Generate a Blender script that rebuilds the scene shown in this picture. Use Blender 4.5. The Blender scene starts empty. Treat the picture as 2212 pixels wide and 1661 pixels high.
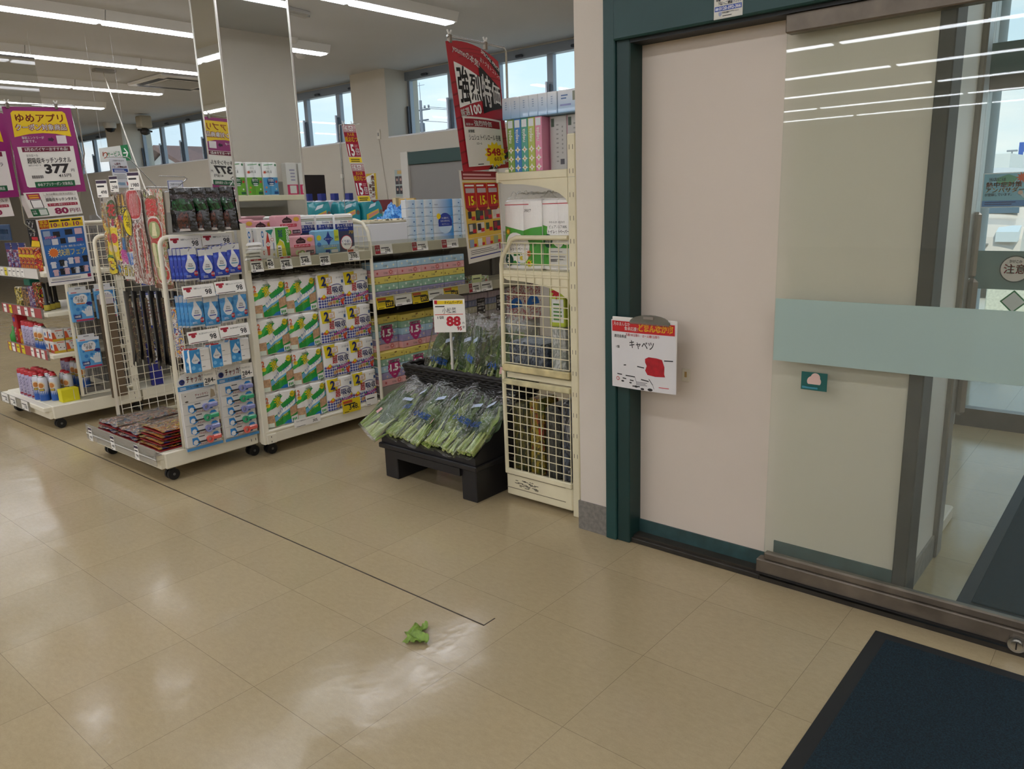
import bpy, math, random
from mathutils import Vector, Matrix, noise
R = random.Random(7)
PI = math.pi
scene = bpy.context.scene
COL = scene.collection

# ------------------------------------------------------------------ camera
YAW, PITCH, ROLL, FPX, HCAM = 0.71107202, -0.23410088, -0.03566496, 1656.32072, 1.49
_F = Vector((math.cos(YAW)*math.cos(PITCH), math.sin(YAW)*math.cos(PITCH), math.sin(PITCH)))
_R = Vector((math.sin(YAW), -math.cos(YAW), 0))
_U = _R.cross(_F)
_R2 = math.cos(ROLL)*_R + math.sin(ROLL)*_U
_U2 = -math.sin(ROLL)*_R + math.cos(ROLL)*_U
cam_d = bpy.data.cameras.new('camera')
cam = bpy.data.objects.new('camera', cam_d)
COL.objects.link(cam)
m = Matrix((_R2, _U2, -_F)).transposed().to_4x4()
m.translation = (0, 0, HCAM)
cam.matrix_world = m
cam_d.sensor_width = 36.0
cam_d.lens = FPX/2212*36
cam_d.clip_start = 0.05
cam_d.clip_end = 300
scene.camera = cam

# ------------------------------------------------------------------ view, world, sun
scene.view_settings.view_transform = 'Standard'
scene.view_settings.look = 'None'
scene.view_settings.gamma = 1
scene.view_settings.exposure = 0.18
scene.view_settings.use_curve_mapping = False
SKY = 1.12
TUBE = 15.0
world = bpy.data.worlds.new('sky')
scene.world = world
world.use_nodes = True
wn = world.node_tree.nodes; wl = world.node_tree.links
wn.clear()
wo = wn.new('ShaderNodeOutputWorld'); wb = wn.new('ShaderNodeBackground')
tc = wn.new('ShaderNodeTexCoord'); sx = wn.new('ShaderNodeSeparateXYZ')
wl.new(tc.outputs['Generated'], sx.inputs[0])
rp = wn.new('ShaderNodeValToRGB')
rp.color_ramp.elements[0].position = 0.0; rp.color_ramp.elements[0].color = (0.70, 0.86, 0.97, 1)
rp.color_ramp.elements[1].position = 0.6; rp.color_ramp.elements[1].color = (0.38, 0.64, 0.95, 1)
wl.new(sx.outputs[2], rp.inputs[0])
nz = wn.new('ShaderNodeTexNoise'); nz.inputs['Scale'].default_value = 3.2; nz.inputs['Detail'].default_value = 6
mp = wn.new('ShaderNodeMapping'); mp.inputs['Scale'].default_value = (1, 1, 3.5)
wl.new(tc.outputs['Generated'], mp.inputs[0]); wl.new(mp.outputs[0], nz.inputs['Vector'])
cr = wn.new('ShaderNodeValToRGB'); cr.color_ramp.elements[0].position = 0.52; cr.color_ramp.elements[1].position = 0.72
wl.new(nz.outputs[0], cr.inputs[0])
mx = wn.new('ShaderNodeMix'); mx.data_type = 'RGBA'; mx.inputs[7].default_value = (0.95, 0.97, 1, 1)
wl.new(cr.outputs[0], mx.inputs[0]); wl.new(rp.outputs[0], mx.inputs[6])
wl.new(mx.outputs[2], wb.inputs[0]); wb.inputs[1].default_value = SKY
wl.new(wb.outputs[0], wo.inputs[0])
sun_d = bpy.data.lights.new('sun', 'SUN'); sun_d.energy = 2.6; sun_d.angle = 0.01; sun_d.color = (1, 0.96, 0.9)
sun = bpy.data.objects.new('sun', sun_d); COL.objects.link(sun)
sun.rotation_euler = Vector((0.55, 0.35, -0.76)).to_track_quat('-Z', 'Y').to_euler()

# ------------------------------------------------------------------ materials
def lin(h):
    c = [int(h[i:i+2], 16)/255 for i in (0, 2, 4)]
    return tuple(x/12.92 if x <= 0.04045 else ((x+0.055)/1.055)**2.4 for x in c)+(1,)
_mats = {}
def M(h, rough=0.55, metal=0.0, coat=0.0, bump=0.0, bs=60.0, var=0.0, vs=8.0, spec=0.5, name=None):
    key = (h, rough, metal, coat, bump, bs, var, vs, spec)
    if key in _mats: return _mats[key]
    mt = bpy.data.materials.new(name or 'm_'+h)
    mt.use_nodes = True
    N = mt.node_tree.nodes; L = mt.node_tree.links
    b = N['Principled BSDF']
    b.inputs['Base Color'].default_value = lin(h)
    b.inputs['Roughness'].default_value = rough
    b.inputs['Metallic'].default_value = metal
    b.inputs['Coat Weight'].default_value = coat
    b.inputs['Coat Roughness'].default_value = 0.12
    b.inputs['Specular IOR Level'].default_value = spec
    if bump or var:
        t = N.new('ShaderNodeTexCoord')
        if var:
            n = N.new('ShaderNodeTexNoise'); n.inputs['Scale'].default_value = vs; n.inputs['Detail'].default_value = 5
            L.new(t.outputs['Object'], n.inputs['Vector'])
            r = N.new('ShaderNodeMapRange'); r.inputs[1].default_value = 0.3; r.inputs[2].default_value = 0.7
            r.inputs[3].default_value = 1-var; r.inputs[4].default_value = 1+var*0.6
            L.new(n.outputs[0], r.inputs[0])
            h2 = N.new('ShaderNodeHueSaturation'); h2.inputs['Color'].default_value = lin(h)
            L.new(r.outputs[0], h2.inputs['Value']); L.new(h2.outputs[0], b.inputs['Base Color'])
        if bump:
            n2 = N.new('ShaderNodeTexNoise'); n2.inputs['Scale'].default_value = bs; n2.inputs['Detail'].default_value = 3
            L.new(t.outputs['Object'], n2.inputs['Vector'])
            bp = N.new('ShaderNodeBump'); bp.inputs['Strength'].default_value = bump; bp.inputs['Distance'].default_value = 0.01
            L.new(n2.outputs[0], bp.inputs['Height']); L.new(bp.outputs[0], b.inputs['Normal'])
            if coat: L.new(bp.outputs[0], b.inputs['Coat Normal'])
    _mats[key] = mt
    return mt
def F(h, bump=0.35, bs=35.0):                      # printed film: wrinkled, glossy
    return M(h, 0.45, 0, 0.5, bump, bs)
def emis(h, s):
    mt = bpy.data.materials.new('lamp'); mt.use_nodes = True
    N = mt.node_tree.nodes; b = N['Principled BSDF']
    b.inputs['Base Color'].default_value = lin(h); b.inputs['Emission Color'].default_value = lin(h)
    b.inputs['Emission Strength'].default_value = s
    return mt
def busy(name, cols, scale=30, stretch=(1, 1, 1), rough=0.35, dist=0.6, ip='CONSTANT'):   # crowded print
    mt = bpy.data.materials.new(name); mt.use_nodes = True
    N = mt.node_tree.nodes; L = mt.node_tree.links; b = N['Principled BSDF']
    t = N.new('ShaderNodeTexCoord'); mp = N.new('ShaderNodeMapping'); mp.inputs['Scale'].default_value = stretch
    L.new(t.outputs['Object'], mp.inputs[0])
    n = N.new('ShaderNodeTexNoise'); n.inputs['Scale'].default_value = scale*1.7; n.inputs['Detail'].default_value = 4.0
    n.inputs['Distortion'].default_value = dist
    L.new(mp.outputs[0], n.inputs['Vector'])
    v = N.new('ShaderNodeTexVoronoi'); v.inputs['Scale'].default_value = scale*1.3
    L.new(mp.outputs[0], v.inputs['Vector'])
    mxx = N.new('ShaderNodeMath'); mxx.operation = 'ADD'
    sp = N.new('ShaderNodeSeparateColor'); L.new(v.outputs['Color'], sp.inputs[0])
    m2 = N.new('ShaderNodeMath'); m2.operation = 'MULTIPLY'; m2.inputs[1].default_value = 0.45
    L.new(sp.outputs[0], m2.inputs[0])
    m3 = N.new('ShaderNodeMath'); m3.operation = 'MULTIPLY_ADD'; m3.inputs[1].default_value = 1.5; m3.inputs[2].default_value = -0.48
    L.new(n.outputs[0], m3.inputs[0])
    L.new(m3.outputs[0], mxx.inputs[0]); L.new(m2.outputs[0], mxx.inputs[1])
    cr = N.new('ShaderNodeValToRGB'); cr.color_ramp.interpolation = ip
    e = cr.color_ramp.elements
    while len(e) < len(cols): e.new(0.5)
    for i, c in enumerate(cols):
        e[i].position = i/len(cols); e[i].color = lin(c)
    L.new(mxx.outputs[0], cr.inputs[0]); L.new(cr.outputs[0], b.inputs['Base Color'])
    b.inputs['Roughness'].default_value = rough; b.inputs['Coat Weight'].default_value = 0.3
    bp = N.new('ShaderNodeBump'); bp.inputs['Strength'].default_value = 0.3; bp.inputs['Distance'].default_value = 0.01
    L.new(n.outputs[0], bp.inputs['Height']); L.new(bp.outputs[0], b.inputs['Normal'])
    return mt
def check(name, c1, c2, scale):                     # gingham
    mt = bpy.data.materials.new(name); mt.use_nodes = True
    N = mt.node_tree.nodes; L = mt.node_tree.links; b = N['Principled BSDF']
    t = N.new('ShaderNodeTexCoord'); s = N.new('ShaderNodeSeparateXYZ'); L.new(t.outputs['Object'], s.inputs[0])
    outs = []
    for k in (0, 2):
        a = N.new('ShaderNodeMath'); a.operation = 'MULTIPLY'; a.inputs[1].default_value = scale
        f = N.new('ShaderNodeMath'); f.operation = 'FRACT'; g = N.new('ShaderNodeMath'); g.operation = 'GREATER_THAN'; g.inputs[1].default_value = 0.42
        L.new(s.outputs[k], a.inputs[0]); L.new(a.outputs[0], f.inputs[0]); L.new(f.outputs[0], g.inputs[0]); outs.append(g)
    mm = N.new('ShaderNodeMath'); mm.operation = 'ADD'; L.new(outs[0].outputs[0], mm.inputs[0]); L.new(outs[1].outputs[0], mm.inputs[1])
    d = N.new('ShaderNodeMath'); d.operation = 'MULTIPLY'; d.inputs[1].default_value = 0.5; L.new(mm.outputs[0], d.inputs[0])
    x = N.new('ShaderNodeMix'); x.data_type = 'RGBA'; x.inputs[6].default_value = lin(c1); x.inputs[7].default_value = lin(c2)
    L.new(d.outputs[0], x.inputs[0]); L.new(x.outputs[2], b.inputs['Base Color']); b.inputs['Roughness'].default_value = 0.4
    return mt
def clear(name, tint='ffffff', gloss=0.10, rough=0.08, bump=0.6, bs=40, haze=0.0, hz='ffffff'):   # thin clear film or acrylic
    mt = bpy.data.materials.new(name); mt.use_nodes = True
    N = mt.node_tree.nodes; L = mt.node_tree.links; N.clear()
    o = N.new('ShaderNodeOutputMaterial'); t = N.new('ShaderNodeBsdfTransparent'); t.inputs[0].default_value = lin(tint)
    g = N.new('ShaderNodeBsdfGlossy'); g.inputs['Roughness'].default_value = rough
    lw = N.new('ShaderNodeLayerWeight'); lw.inputs['Blend'].default_value = 0.5
    pw = N.new('ShaderNodeMath'); pw.operation = 'POWER'; pw.inputs[1].default_value = 4.5; L.new(lw.outputs['Facing'], pw.inputs[0])
    mu = N.new('ShaderNodeMath'); mu.operation = 'ADD'; mu.inputs[1].default_value = gloss; mu.use_clamp = True
    L.new(pw.outputs[0], mu.inputs[0])
    ms = N.new('ShaderNodeMixShader'); L.new(mu.outputs[0], ms.inputs[0]); L.new(t.outputs[0], ms.inputs[1]); L.new(g.outputs[0], ms.inputs[2])
    if bump:
        tc2 = N.new('ShaderNodeTexCoord'); n = N.new('ShaderNodeTexNoise'); n.inputs['Scale'].default_value = bs; n.inputs['Detail'].default_value = 3; n.inputs['Distortion'].default_value = 1.2
        L.new(tc2.outputs['Object'], n.inputs['Vector'])
        bp = N.new('ShaderNodeBump'); bp.inputs['Strength'].default_value = bump; bp.inputs['Distance'].default_value = 0.02
        L.new(n.outputs[0], bp.inputs['Height']); L.new(bp.outputs[0], g.inputs['Normal'])
    out = ms
    if haze:
        df = N.new('ShaderNodeBsdfDiffuse'); df.inputs[0].default_value = lin(hz)
        m2 = N.new('ShaderNodeMixShader'); m2.inputs[0].default_value = haze
        L.new(ms.outputs[0], m2.inputs[1]); L.new(df.outputs[0], m2.inputs[2]); out = m2
    L.new(out.outputs[0], o.inputs[0])
    return mt

# ------------------------------------------------------------------ text outlines
_txt = {}
def glyphs(s, bold):
    k = (s, bold)
    if k not in _txt:
        c = bpy.data.curves.new('t', 'FONT'); c.body = s; c.resolution_u = 2; c.offset = bold
        o = bpy.data.objects.new('t', c)
        me = o.to_mesh()
        vs = [(v.co.x, v.co.y) for v in me.vertices]; fs = [tuple(p.vertices) for p in me.polygons]
        o.to_mesh_clear(); bpy.data.objects.remove(o); bpy.data.curves.remove(c)
        x0 = min(v[0] for v in vs); x1 = max(v[0] for v in vs); y0 = min(v[1] for v in vs); y1 = max(v[1] for v in vs)
        asc = all(ord(ch) < 0x2000 for ch in s)               # fixed em box, so that dashes keep their thickness
        y0, y1 = (0.0, 0.73) if asc else (-0.10, 0.80)
        _txt[k] = ([(x-x0, y-y0) for x, y in vs], fs, x1-x0, y1-y0)
    return _txt[k]

# ------------------------------------------------------------------ mesh builder
def clip(poly, axis, lo, hi):
    for sgn, lim in ((1, lo), (-1, hi)):
        out = []
        for i in range(len(poly)):
            a, b = poly[i], poly[(i+1) % len(poly)]
            da, db = sgn*(a[axis]-lim), sgn*(b[axis]-lim)
            if da >= 0: out.append(a)
            if da*db < 0:
                t = da/(da-db); out.append(tuple(a[k]+(b[k]-a[k])*t for k in (0, 1)))
        poly = out
        if len(poly) < 3: return []
    return poly
class MB:
    def __init__(s):
        s.v = []; s.f = []; s.mi = []; s.sm = []; s.mats = []
    def _m(s, mat):
        if mat not in s.mats: s.mats.append(mat)
        return s.mats.index(mat)
    def add(s, vs, fs, mat, smooth=False):
        b = len(s.v); s.v += [tuple(v) for v in vs]; k = s._m(mat)
        for f in fs:
            s.f.append([b+i for i in f]); s.mi.append(k); s.sm.append(smooth)
        return s
    def box(s, x0, x1, y0, y1, z0, z1, mat, b=0.0):
        if b <= 0:
            vs = [(x, y, z) for x in (x0, x1) for y in (y0, y1) for z in (z0, z1)]
            return s.add(vs, [(0, 1, 3, 2), (4, 6, 7, 5), (0, 4, 5, 1), (2, 3, 7, 6), (0, 2, 6, 4), (1, 5, 7, 3)], mat)
        b = min(b, (x1-x0)/2.01, (y1-y0)/2.01, (z1-z0)/2.01)
        vs = []; idx = {}
        for ix in (0, 1):
            for iy in (0, 1):
                for iz in (0, 1):
                    c = (x1 if ix else x0, y1 if iy else y0, z1 if iz else z0)
                    d = (-b if ix else b, -b if iy else b, -b if iz else b)
                    for ax in range(3):
                        idx[(ix, iy, iz, ax)] = len(vs)
                        vs.append(tuple(c[k]+(0 if k == ax else d[k]) for k in range(3)))
        fs = []
        for ax in range(3):
            o = [k for k in range(3) if k != ax]
            for sd in (0, 1):
                q = []
                for a, c in ((0, 0), (1, 0), (1, 1), (0, 1)):
                    t = [0, 0, 0]; t[ax] = sd; t[o[0]] = a; t[o[1]] = c
                    q.append(idx[(*t, ax)])
                if (sd == 1) == (ax == 1): q.reverse()
                fs.append(q)
        for ax in range(3):
            o = [k for k in range(3) if k != ax]
            for a in (0, 1):
                for c in (0, 1):
                    q = []
                    for sd in (0, 1):
                        t = [0, 0, 0]; t[ax] = sd; t[o[0]] = a; t[o[1]] = c
                        q.append((idx[(*t, o[0])], idx[(*t, o[1])]))
                    fs.append([q[0][0], q[0][1], q[1][1], q[1][0]])
        for ix in (0, 1):
            for iy in (0, 1):
                for iz in (0, 1): fs.append([idx[(ix, iy, iz, k)] for k in range(3)])
        return s.add(vs, fs, mat)
    def tube(s, pts, r, mat, n=8, cap=True):
        pts = [Vector(p) for p in pts]; rs = r if isinstance(r, (list, tuple)) else [r]*len(pts)
        vs = []; up = None
        for i, p in enumerate(pts):
            d = (pts[min(i+1, len(pts)-1)]-pts[max(i-1, 0)]).normalized()
            if up is None: up = Vector((0, 0, 1)) if abs(d.z) < 0.9 else Vector((1, 0, 0))
            a = d.cross(up).normalized(); b2 = a.cross(d).normalized(); up = b2
            for k in range(n):
                t = 2*PI*k/n; vs.append(p+(a*math.cos(t)+b2*math.sin(t))*rs[i])
        fs = []
        for i in range(len(pts)-1):
            for k in range(n):
                fs.append((i*n+k, i*n+(k+1) % n, (i+1)*n+(k+1) % n, (i+1)*n+k))
        s.add(vs, fs, mat, True)
        if cap:
            s.add(vs[:n], [tuple(range(n))[::-1]], mat); s.add(vs[-n:], [tuple(range(n))], mat)
        return s
    def lathe(s, prof, mat, n=20, c=(0, 0, 0), smooth=True):
        vs = [(c[0]+r*math.cos(2*PI*k/n), c[1]+r*math.sin(2*PI*k/n), c[2]+z) for r, z in prof for k in range(n)]
        fs = [(i*n+k, i*n+(k+1) % n, (i+1)*n+(k+1) % n, (i+1)*n+k) for i in range(len(prof)-1) for k in range(n)]
        return s.add(vs, fs, mat, smooth)
    def prism(s, poly, z0, z1, mat, f=None, smooth=False):   # poly in 2d extruded along third axis, f maps (a,b,c)->xyz
        f = f or (lambda a, b, c: (a, b, c)); n = len(poly)
        vs = [f(a, b, z0) for a, b in poly]+[f(a, b, z1) for a, b in poly]
        s.add(vs, [(i, (i+1) % n, n+(i+1) % n, n+i) for i in range(n)], mat, smooth)
        return s.add(vs, [tuple(range(n))[::-1], tuple(range(n, 2*n))], mat)
    def grid(s, fn, nu, nv, mat, smooth=True, wrap=False):
        vs = [fn(i/nu, j/nv) for j in range(nv+1) for i in range(nu+1)]
        fs = [(j*(nu+1)+i, j*(nu+1)+i+1, (j+1)*(nu+1)+i+1, (j+1)*(nu+1)+i) for j in range(nv) for i in range(nu)]
        return s.add(vs, fs, mat, smooth)
    # flat artwork: u, v are fractions of W x H metres, mapped by s.P(metres, metres, height)
    def art(s, P, W, H, nu=0, nv=0, L=0.0006):
        s.P, s.W, s.H, s.nu, s.nv, s.L = P, W, H, nu, nv, L
        return s
    def mpoly(s, pts, mat, l=1):
        cells = [list(pts)]
        for ax, n in ((0, s.nu), (1, s.nv)):
            if n:
                nxt = []
                for c in cells:
                    lo = min(p[ax] for p in c); hi = max(p[ax] for p in c)
                    for k in range(int(math.floor(lo*n+1e-6)), int(math.ceil(hi*n-1e-6))):
                        q = clip(c, ax, k/n, (k+1)/n)
                        if q: nxt.append(q)
                cells = nxt
        for c in cells:
            s.add([s.P(u, v, l*s.L) for u, v in c], [tuple(range(len(c)))], mat)
        return s
    def poly(s, pts, mat, l=1): return s.mpoly([(u*s.W, v*s.H) for u, v in pts], mat, l)
    def rect(s, u0, v0, u1, v1, mat, l=1): return s.poly([(u0, v0), (u1, v0), (u1, v1), (u0, v1)], mat, l)
    def disc(s, u, v, r, mat, l=1, ry=1.0, n=20):
        r *= s.W; u *= s.W; v *= s.H
        return s.mpoly([(u+r*math.cos(2*PI*k/n), v+ry*r*math.sin(2*PI*k/n)) for k in range(n)], mat, l)
    def star(s, u, v, r1, r2, n, mat, l=1, ry=1.0):
        u *= s.W; v *= s.H; r1 *= s.W; r2 *= s.W
        for k in range(n):
            a = 2*PI*k/n; d = PI/n
            s.mpoly([(u, v), (u+r2*math.cos(a-d), v+ry*r2*math.sin(a-d)), (u+r1*math.cos(a), v+ry*r1*math.sin(a)), (u+r2*math.cos(a+d), v+ry*r2*math.sin(a+d))], mat, l)
        return s
    def text(s, t, u, v, h, mat, l=2, al='l', w=None, rot=0.0, slant=0.0, bold=0.012, asp=1.0):
        cjk = any(ord(q) >= 0x2000 for q in t)
        sh = [(0, 0)]
        if cjk:                                       # heavy strokes: the outline laid down four times, slightly apart
            bold = min(bold, 0.018) if bold < 0.05 else bold
            if bold >= 0.008: sh = [(-bold, -bold*0.7), (bold, -bold*0.7), (-bold, bold*0.7), (bold, bold*0.7)]
            bold = 0.0
        vs, fs, W, H = glyphs(t, min(bold, 0.045))
        u *= s.W; v *= s.H
        k = h*s.H/H; kx = (w*s.W/W) if w else k*asp
        ox = {'l': 0, 'c': -W*kx/2, 'r': -W*kx}[al]
        c, sn = math.cos(rot), math.sin(rot)
        for dx, dy in sh:
            out = []
            for x, y in vs:
                a = ox+(x+dx)*kx+slant*y*k; b = (y+dy)*k
                out.append(s.P(u+a*c-b*sn, v+a*sn+b*c, l*s.L))
            s.add(out, fs, mat)
        return s
    def vtext(s, t, u, v, h, mat, l=2, bold=0.012, w=None):       # vertical writing from the top down
        for i, ch in enumerate(t): s.text(ch, u, v-(i+1)*h, h*0.86, mat, l, 'c', w=w, bold=bold)
        return s
    def bars(s, u0, v0, u1, v1, n, mat, l=2, fill=0.45):          # lines too small to read
        dv = (v1-v0)/n
        for i in range(n):
            e = u1-(u1-u0)*R.random()*0.25
            s.rect(u0, v0+i*dv, e, v0+(i+fill)*dv, mat, l)
        return s
    def build(s, name, parent=None, loc=None, rz=0.0, rot=None):
        me = bpy.data.meshes.new(name); me.from_pydata(s.v, [], s.f)
        for mt in s.mats: me.materials.append(mt)
        me.polygons.foreach_set('material_index', s.mi); me.polygons.foreach_set('use_smooth', s.sm); me.update()
        o = bpy.data.objects.new(name, me); COL.objects.link(o)
        if parent: o.parent = parent
        if loc is not None: o.location = loc
        o.rotation_euler = rot if rot else (0, 0, rz)
        return o
def tag(o, label, cat, group=None, kind=None):
    o['label'] = label; o['category'] = cat
    if group: o['group'] = group
    if kind: o['kind'] = kind
    return o
def thing(name, label, cat, loc=(0, 0, 0), rz=0.0, group=None, rot=None):
    o = bpy.data.objects.new(name, None); COL.objects.link(o); o.empty_display_size = 0.05
    o.location = loc; o.rotation_euler = rot if rot else (0, 0, rz)
    return tag(o, label, cat, group)
def struct(name, mb, kind='structure'):
    o = mb.build(name); o['kind'] = kind; return o
def dup(o, loc=None, rz=None, label=None, rot=None):
    r = o.copy(); COL.objects.link(r)
    if loc is not None: r.location = loc
    if rz is not None: r.rotation_euler = (0, 0, rz)
    if rot is not None: r.rotation_euler = rot
    if label: r['label'] = label
    for ch in list(o.children):
        c = ch.copy(); COL.objects.link(c); c.parent = r
        for g in list(ch.children):
            d = g.copy(); COL.objects.link(d); d.parent = c
    return r
ORD = ['first', 'second', 'third', 'fourth', 'fifth', 'sixth', 'seventh', 'eighth', 'ninth', 'tenth', 'eleventh', 'twelfth', 'thirteenth', 'fourteenth']
FACE_X = -PI/2                                    # local front -Y turned to look along -X
def front(x0, z0, y0=0.0): return lambda u, v, l: (x0+u, y0-l, z0+v)         # artwork on a local front plane
def topside(x0, y0, z0): return lambda u, v, l: (x0+u, y0+v, z0+l)
WHITE = M('f3f1ec'); INK = M('1b1a1c'); RED = M('c3162b'); NAVY = M('1f2a78'); YEL = M('f0cf1c'); GREY = M('8f8c88'); CARD = M('f5f2ea', 0.5)
CREAM = M('ebe5d0', 0.4, var=0.03, vs=5)          # painted shop fittings
CREAM2 = M('e2d9b8', 0.45, var=0.08, vs=7)
CHROME = M('b9b9b6', 0.25, 1.0)
BLACKP = M('121214', 0.45)
CLEARF = clear('clear film', 'ffffff', 0.07)
ACRYL = clear('clear acrylic', 'f2f2ee', 0.06, 0.05, 0.0)

# ------------------------------------------------------------------ ceiling lights
DOOR, WIN, CEIL, LZ = 2.71, 7.1, 3.15, 3.06
TUBEM = emis('f3f6ff', TUBE)
HOUSING = M('e4e2de', 0.4)
def light_unit(L):
    t = thing('ceiling_light', '', 'light')
    b = MB()
    b.prism([(-0.11, CEIL), (-0.075, LZ+0.012), (0.075, LZ+0.012), (0.11, CEIL)], -L/2+0.004, L/2-0.004, HOUSING, lambda a, z, x: (x, a, z))
    b.build('housing', t)
    d = MB(); d.box(-L/2+0.02, L/2-0.02, -0.058, 0.058, LZ, LZ+0.013, TUBEM, 0.006)
    d.build('diffuser', t)
    return t
lu = light_unit(1.14)
ROWY = [3.30, 5.22, 7.09, 8.95, 10.75, 12.6, 14.4]
first = True
for ri, y in enumerate(ROWY):
    for k in range(3):
        x = 5.40-0.57-1.14*k
        lab = f'white ceiling strip light, {ORD[ri]} row from the entrance, {ORD[k]} from the window end'
        o = lu if first else dup(lu)
        first = False
        o.location = (x, y, 0); o['label'] = lab; o['group'] = 'strip lights running towards the windows'
ll = light_unit(2.5)
ll.location = (0.66, -8.5+2.55, 0); ll.rotation_euler = (0, 0, PI/2); tag(ll, 'white strip light at the far right end of the shop, out of the frame', 'light')
n = 0
for k in range(7):
    for j in range(9):
        o = dup(ll); o.rotation_euler = (0, 0, PI/2); o.location = (0.66-2.27*k, 14.6-2.55*j, 0)
        o['label'] = f'white strip light running along the shop behind the camera, {ORD[k]} line, {ORD[j]} unit'
        o['group'] = 'strip lights running along the shop'
o = dup(lu, (4.2, -0.6, -0.25), 0, 'added white strip light brightening the lobby, out of the frame'); o['group'] = 'added lobby strip lights'  # unseen lamp, added to brighten the lobby
o = dup(lu, (4.2, 0.2, -0.25), 0, 'added white strip light brightening the lobby near its left wall, out of the frame'); o['group'] = 'added lobby strip lights'  # second unseen lamp added for more lobby light

# ------------------------------------------------------------------ floor, ceiling, walls
def floor_mat():
    mt = bpy.data.materials.new('waxed tiles'); mt.use_nodes = True
    N = mt.node_tree.nodes; L = mt.node_tree.links; b = N['Principled BSDF']
    t = N.new('ShaderNodeTexCoord'); s = N.new('ShaderNodeSeparateXYZ'); L.new(t.outputs['Object'], s.inputs[0])
    def math_(op, a, bb=None, c=None):
        n = N.new('ShaderNodeMath'); n.operation = op
        for i, q in enumerate((a, bb, c)):
            if q is None: continue
            if hasattr(q, 'is_linked'): L.new(q, n.inputs[i])
            else: n.inputs[i].default_value = q
        return n.outputs[0]
    ds = []; cells = []
    for k, off in ((0, 1.09), (1, 1.18)):
        q = math_('MULTIPLY', math_('SUBTRACT', s.outputs[k], off), 1/0.4505)
        f = math_('FRACT', math_('ADD', q, 100.0)); cells.append(math_('FLOOR', math_('ADD', q, 100.0)))
        ds.append(math_('ABSOLUTE', math_('SUBTRACT', f, 0.5)))
    e = math_('MAXIMUM', ds[0], ds[1])
    line = math_('GREATER_THAN', e, 0.4979)
    cmb = N.new('ShaderNodeCombineXYZ'); L.new(cells[0], cmb.inputs[0]); L.new(cells[1], cmb.inputs[1])
    wn_ = N.new('ShaderNodeTexWhiteNoise'); L.new(cmb.outputs[0], wn_.inputs['Vector'])
    def noise_(scale, stretch, det=6, rough=0.6):
        mp = N.new('ShaderNodeMapping'); mp.inputs['Scale'].default_value = stretch
        L.new(t.outputs['Object'], mp.inputs[0])
        n = N.new('ShaderNodeTexNoise'); n.inputs['Scale'].default_value = scale; n.inputs['Detail'].default_value = det; n.inputs['Roughness'].default_value = rough
        L.new(mp.outputs[0], n.inputs['Vector']); return n.outputs[0]
    vein = noise_(70, (1, 0.4, 1), 8, 0.8); cloud = noise_(1.6, (1, 1, 1), 4); speck = noise_(240, (1, 1, 1), 2)
    cr = N.new('ShaderNodeValToRGB'); el = cr.color_ramp.elements
    el[0].position = 0.30; el[0].color = lin('a08f6e'); el[1].position = 0.70; el[1].color = lin('b7a582')
    L.new(math_('ADD', math_('MULTIPLY', vein, 0.62), math_('ADD', math_('MULTIPLY', cloud, 0.16), math_('MULTIPLY', speck, 0.24))), cr.inputs[0])
    hs = N.new('ShaderNodeHueSaturation'); L.new(cr.outputs[0], hs.inputs['Color'])
    L.new(math_('MULTIPLY_ADD', wn_.outputs[0], 0.07, 0.965), hs.inputs['Value'])
    dk = N.new('ShaderNodeMix'); dk.data_type = 'RGBA'; dk.inputs[7].default_value = lin('6e604c')
    L.new(math_('MULTIPLY', line, 0.62), dk.inputs[0]); L.new(hs.outputs[0], dk.inputs[6])
    L.new(dk.outputs[2], b.inputs['Base Color'])
    L.new(math_('MULTIPLY_ADD', noise_(7, (1, 1, 1), 5), 0.24, 0.04), b.inputs['Roughness'])
    b.inputs['Specular IOR Level'].default_value = 0.5
    bp = N.new('ShaderNodeBump'); bp.inputs['Strength'].default_value = 0.12; bp.inputs['Distance'].default_value = 0.01
    L.new(math_('SUBTRACT', noise_(9, (1, 1, 1), 3), math_('MULTIPLY', line, 0.4)), bp.inputs['Height']); L.new(bp.outputs[0], b.inputs['Normal'])
    return mt
FLOORM = floor_mat()
struct('floor', MB().box(-16, 7.25, -8, 24, -0.12, 0, FLOORM))
CEILM = M('c6c5c4', 0.8, var=0.03, vs=1.5, bump=0.12, bs=180)
struct('ceiling', MB().box(-16, 7.35, -8, 24, CEIL, CEIL+0.2, CEILM))
WALLM = M('d6ccbb', 0.65, var=0.03, vs=3, bump=0.06, bs=150)
WALLW = M('d3c9bb', 0.6, var=0.03, vs=3, bump=0.05, bs=120)
struct('wall_rear', MB().box(-16.2, -16, -8, 24, 0, CEIL, WALLM))
struct('wall_right', MB().box(-16, 7.25, -8.2, -8, 0, CEIL, WALLM))
struct('wall_left', MB().box(-16, 7.25, 24, 24.2, 0, CEIL, WALLM))
# wall of the entrance lobby: pier beside the doorway and its long side towards the shelves
struct('wall_entrance', MB().box(DOOR, WIN, 1.79, 1.94, 0, CEIL, WALLW))
struct('wall_entrance_top', MB().box(DOOR, 2.86, -3.0, 1.79, 2.46, CEIL, WALLW).box(DOOR, 2.86, -8, -3.0, 0, CEIL, WALLW))
struct('baseboard_entrance', MB().box(DOOR-0.008, DOOR+0.3, 1.785, 1.948, 0, 0.138, M('7f7a72', 0.6, var=0.25, vs=60)))
TEAL = M('17413f', 0.45, var=0.10, vs=6)
TEAL2 = M('123431', 0.5, var=0.12, vs=8)
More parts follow.
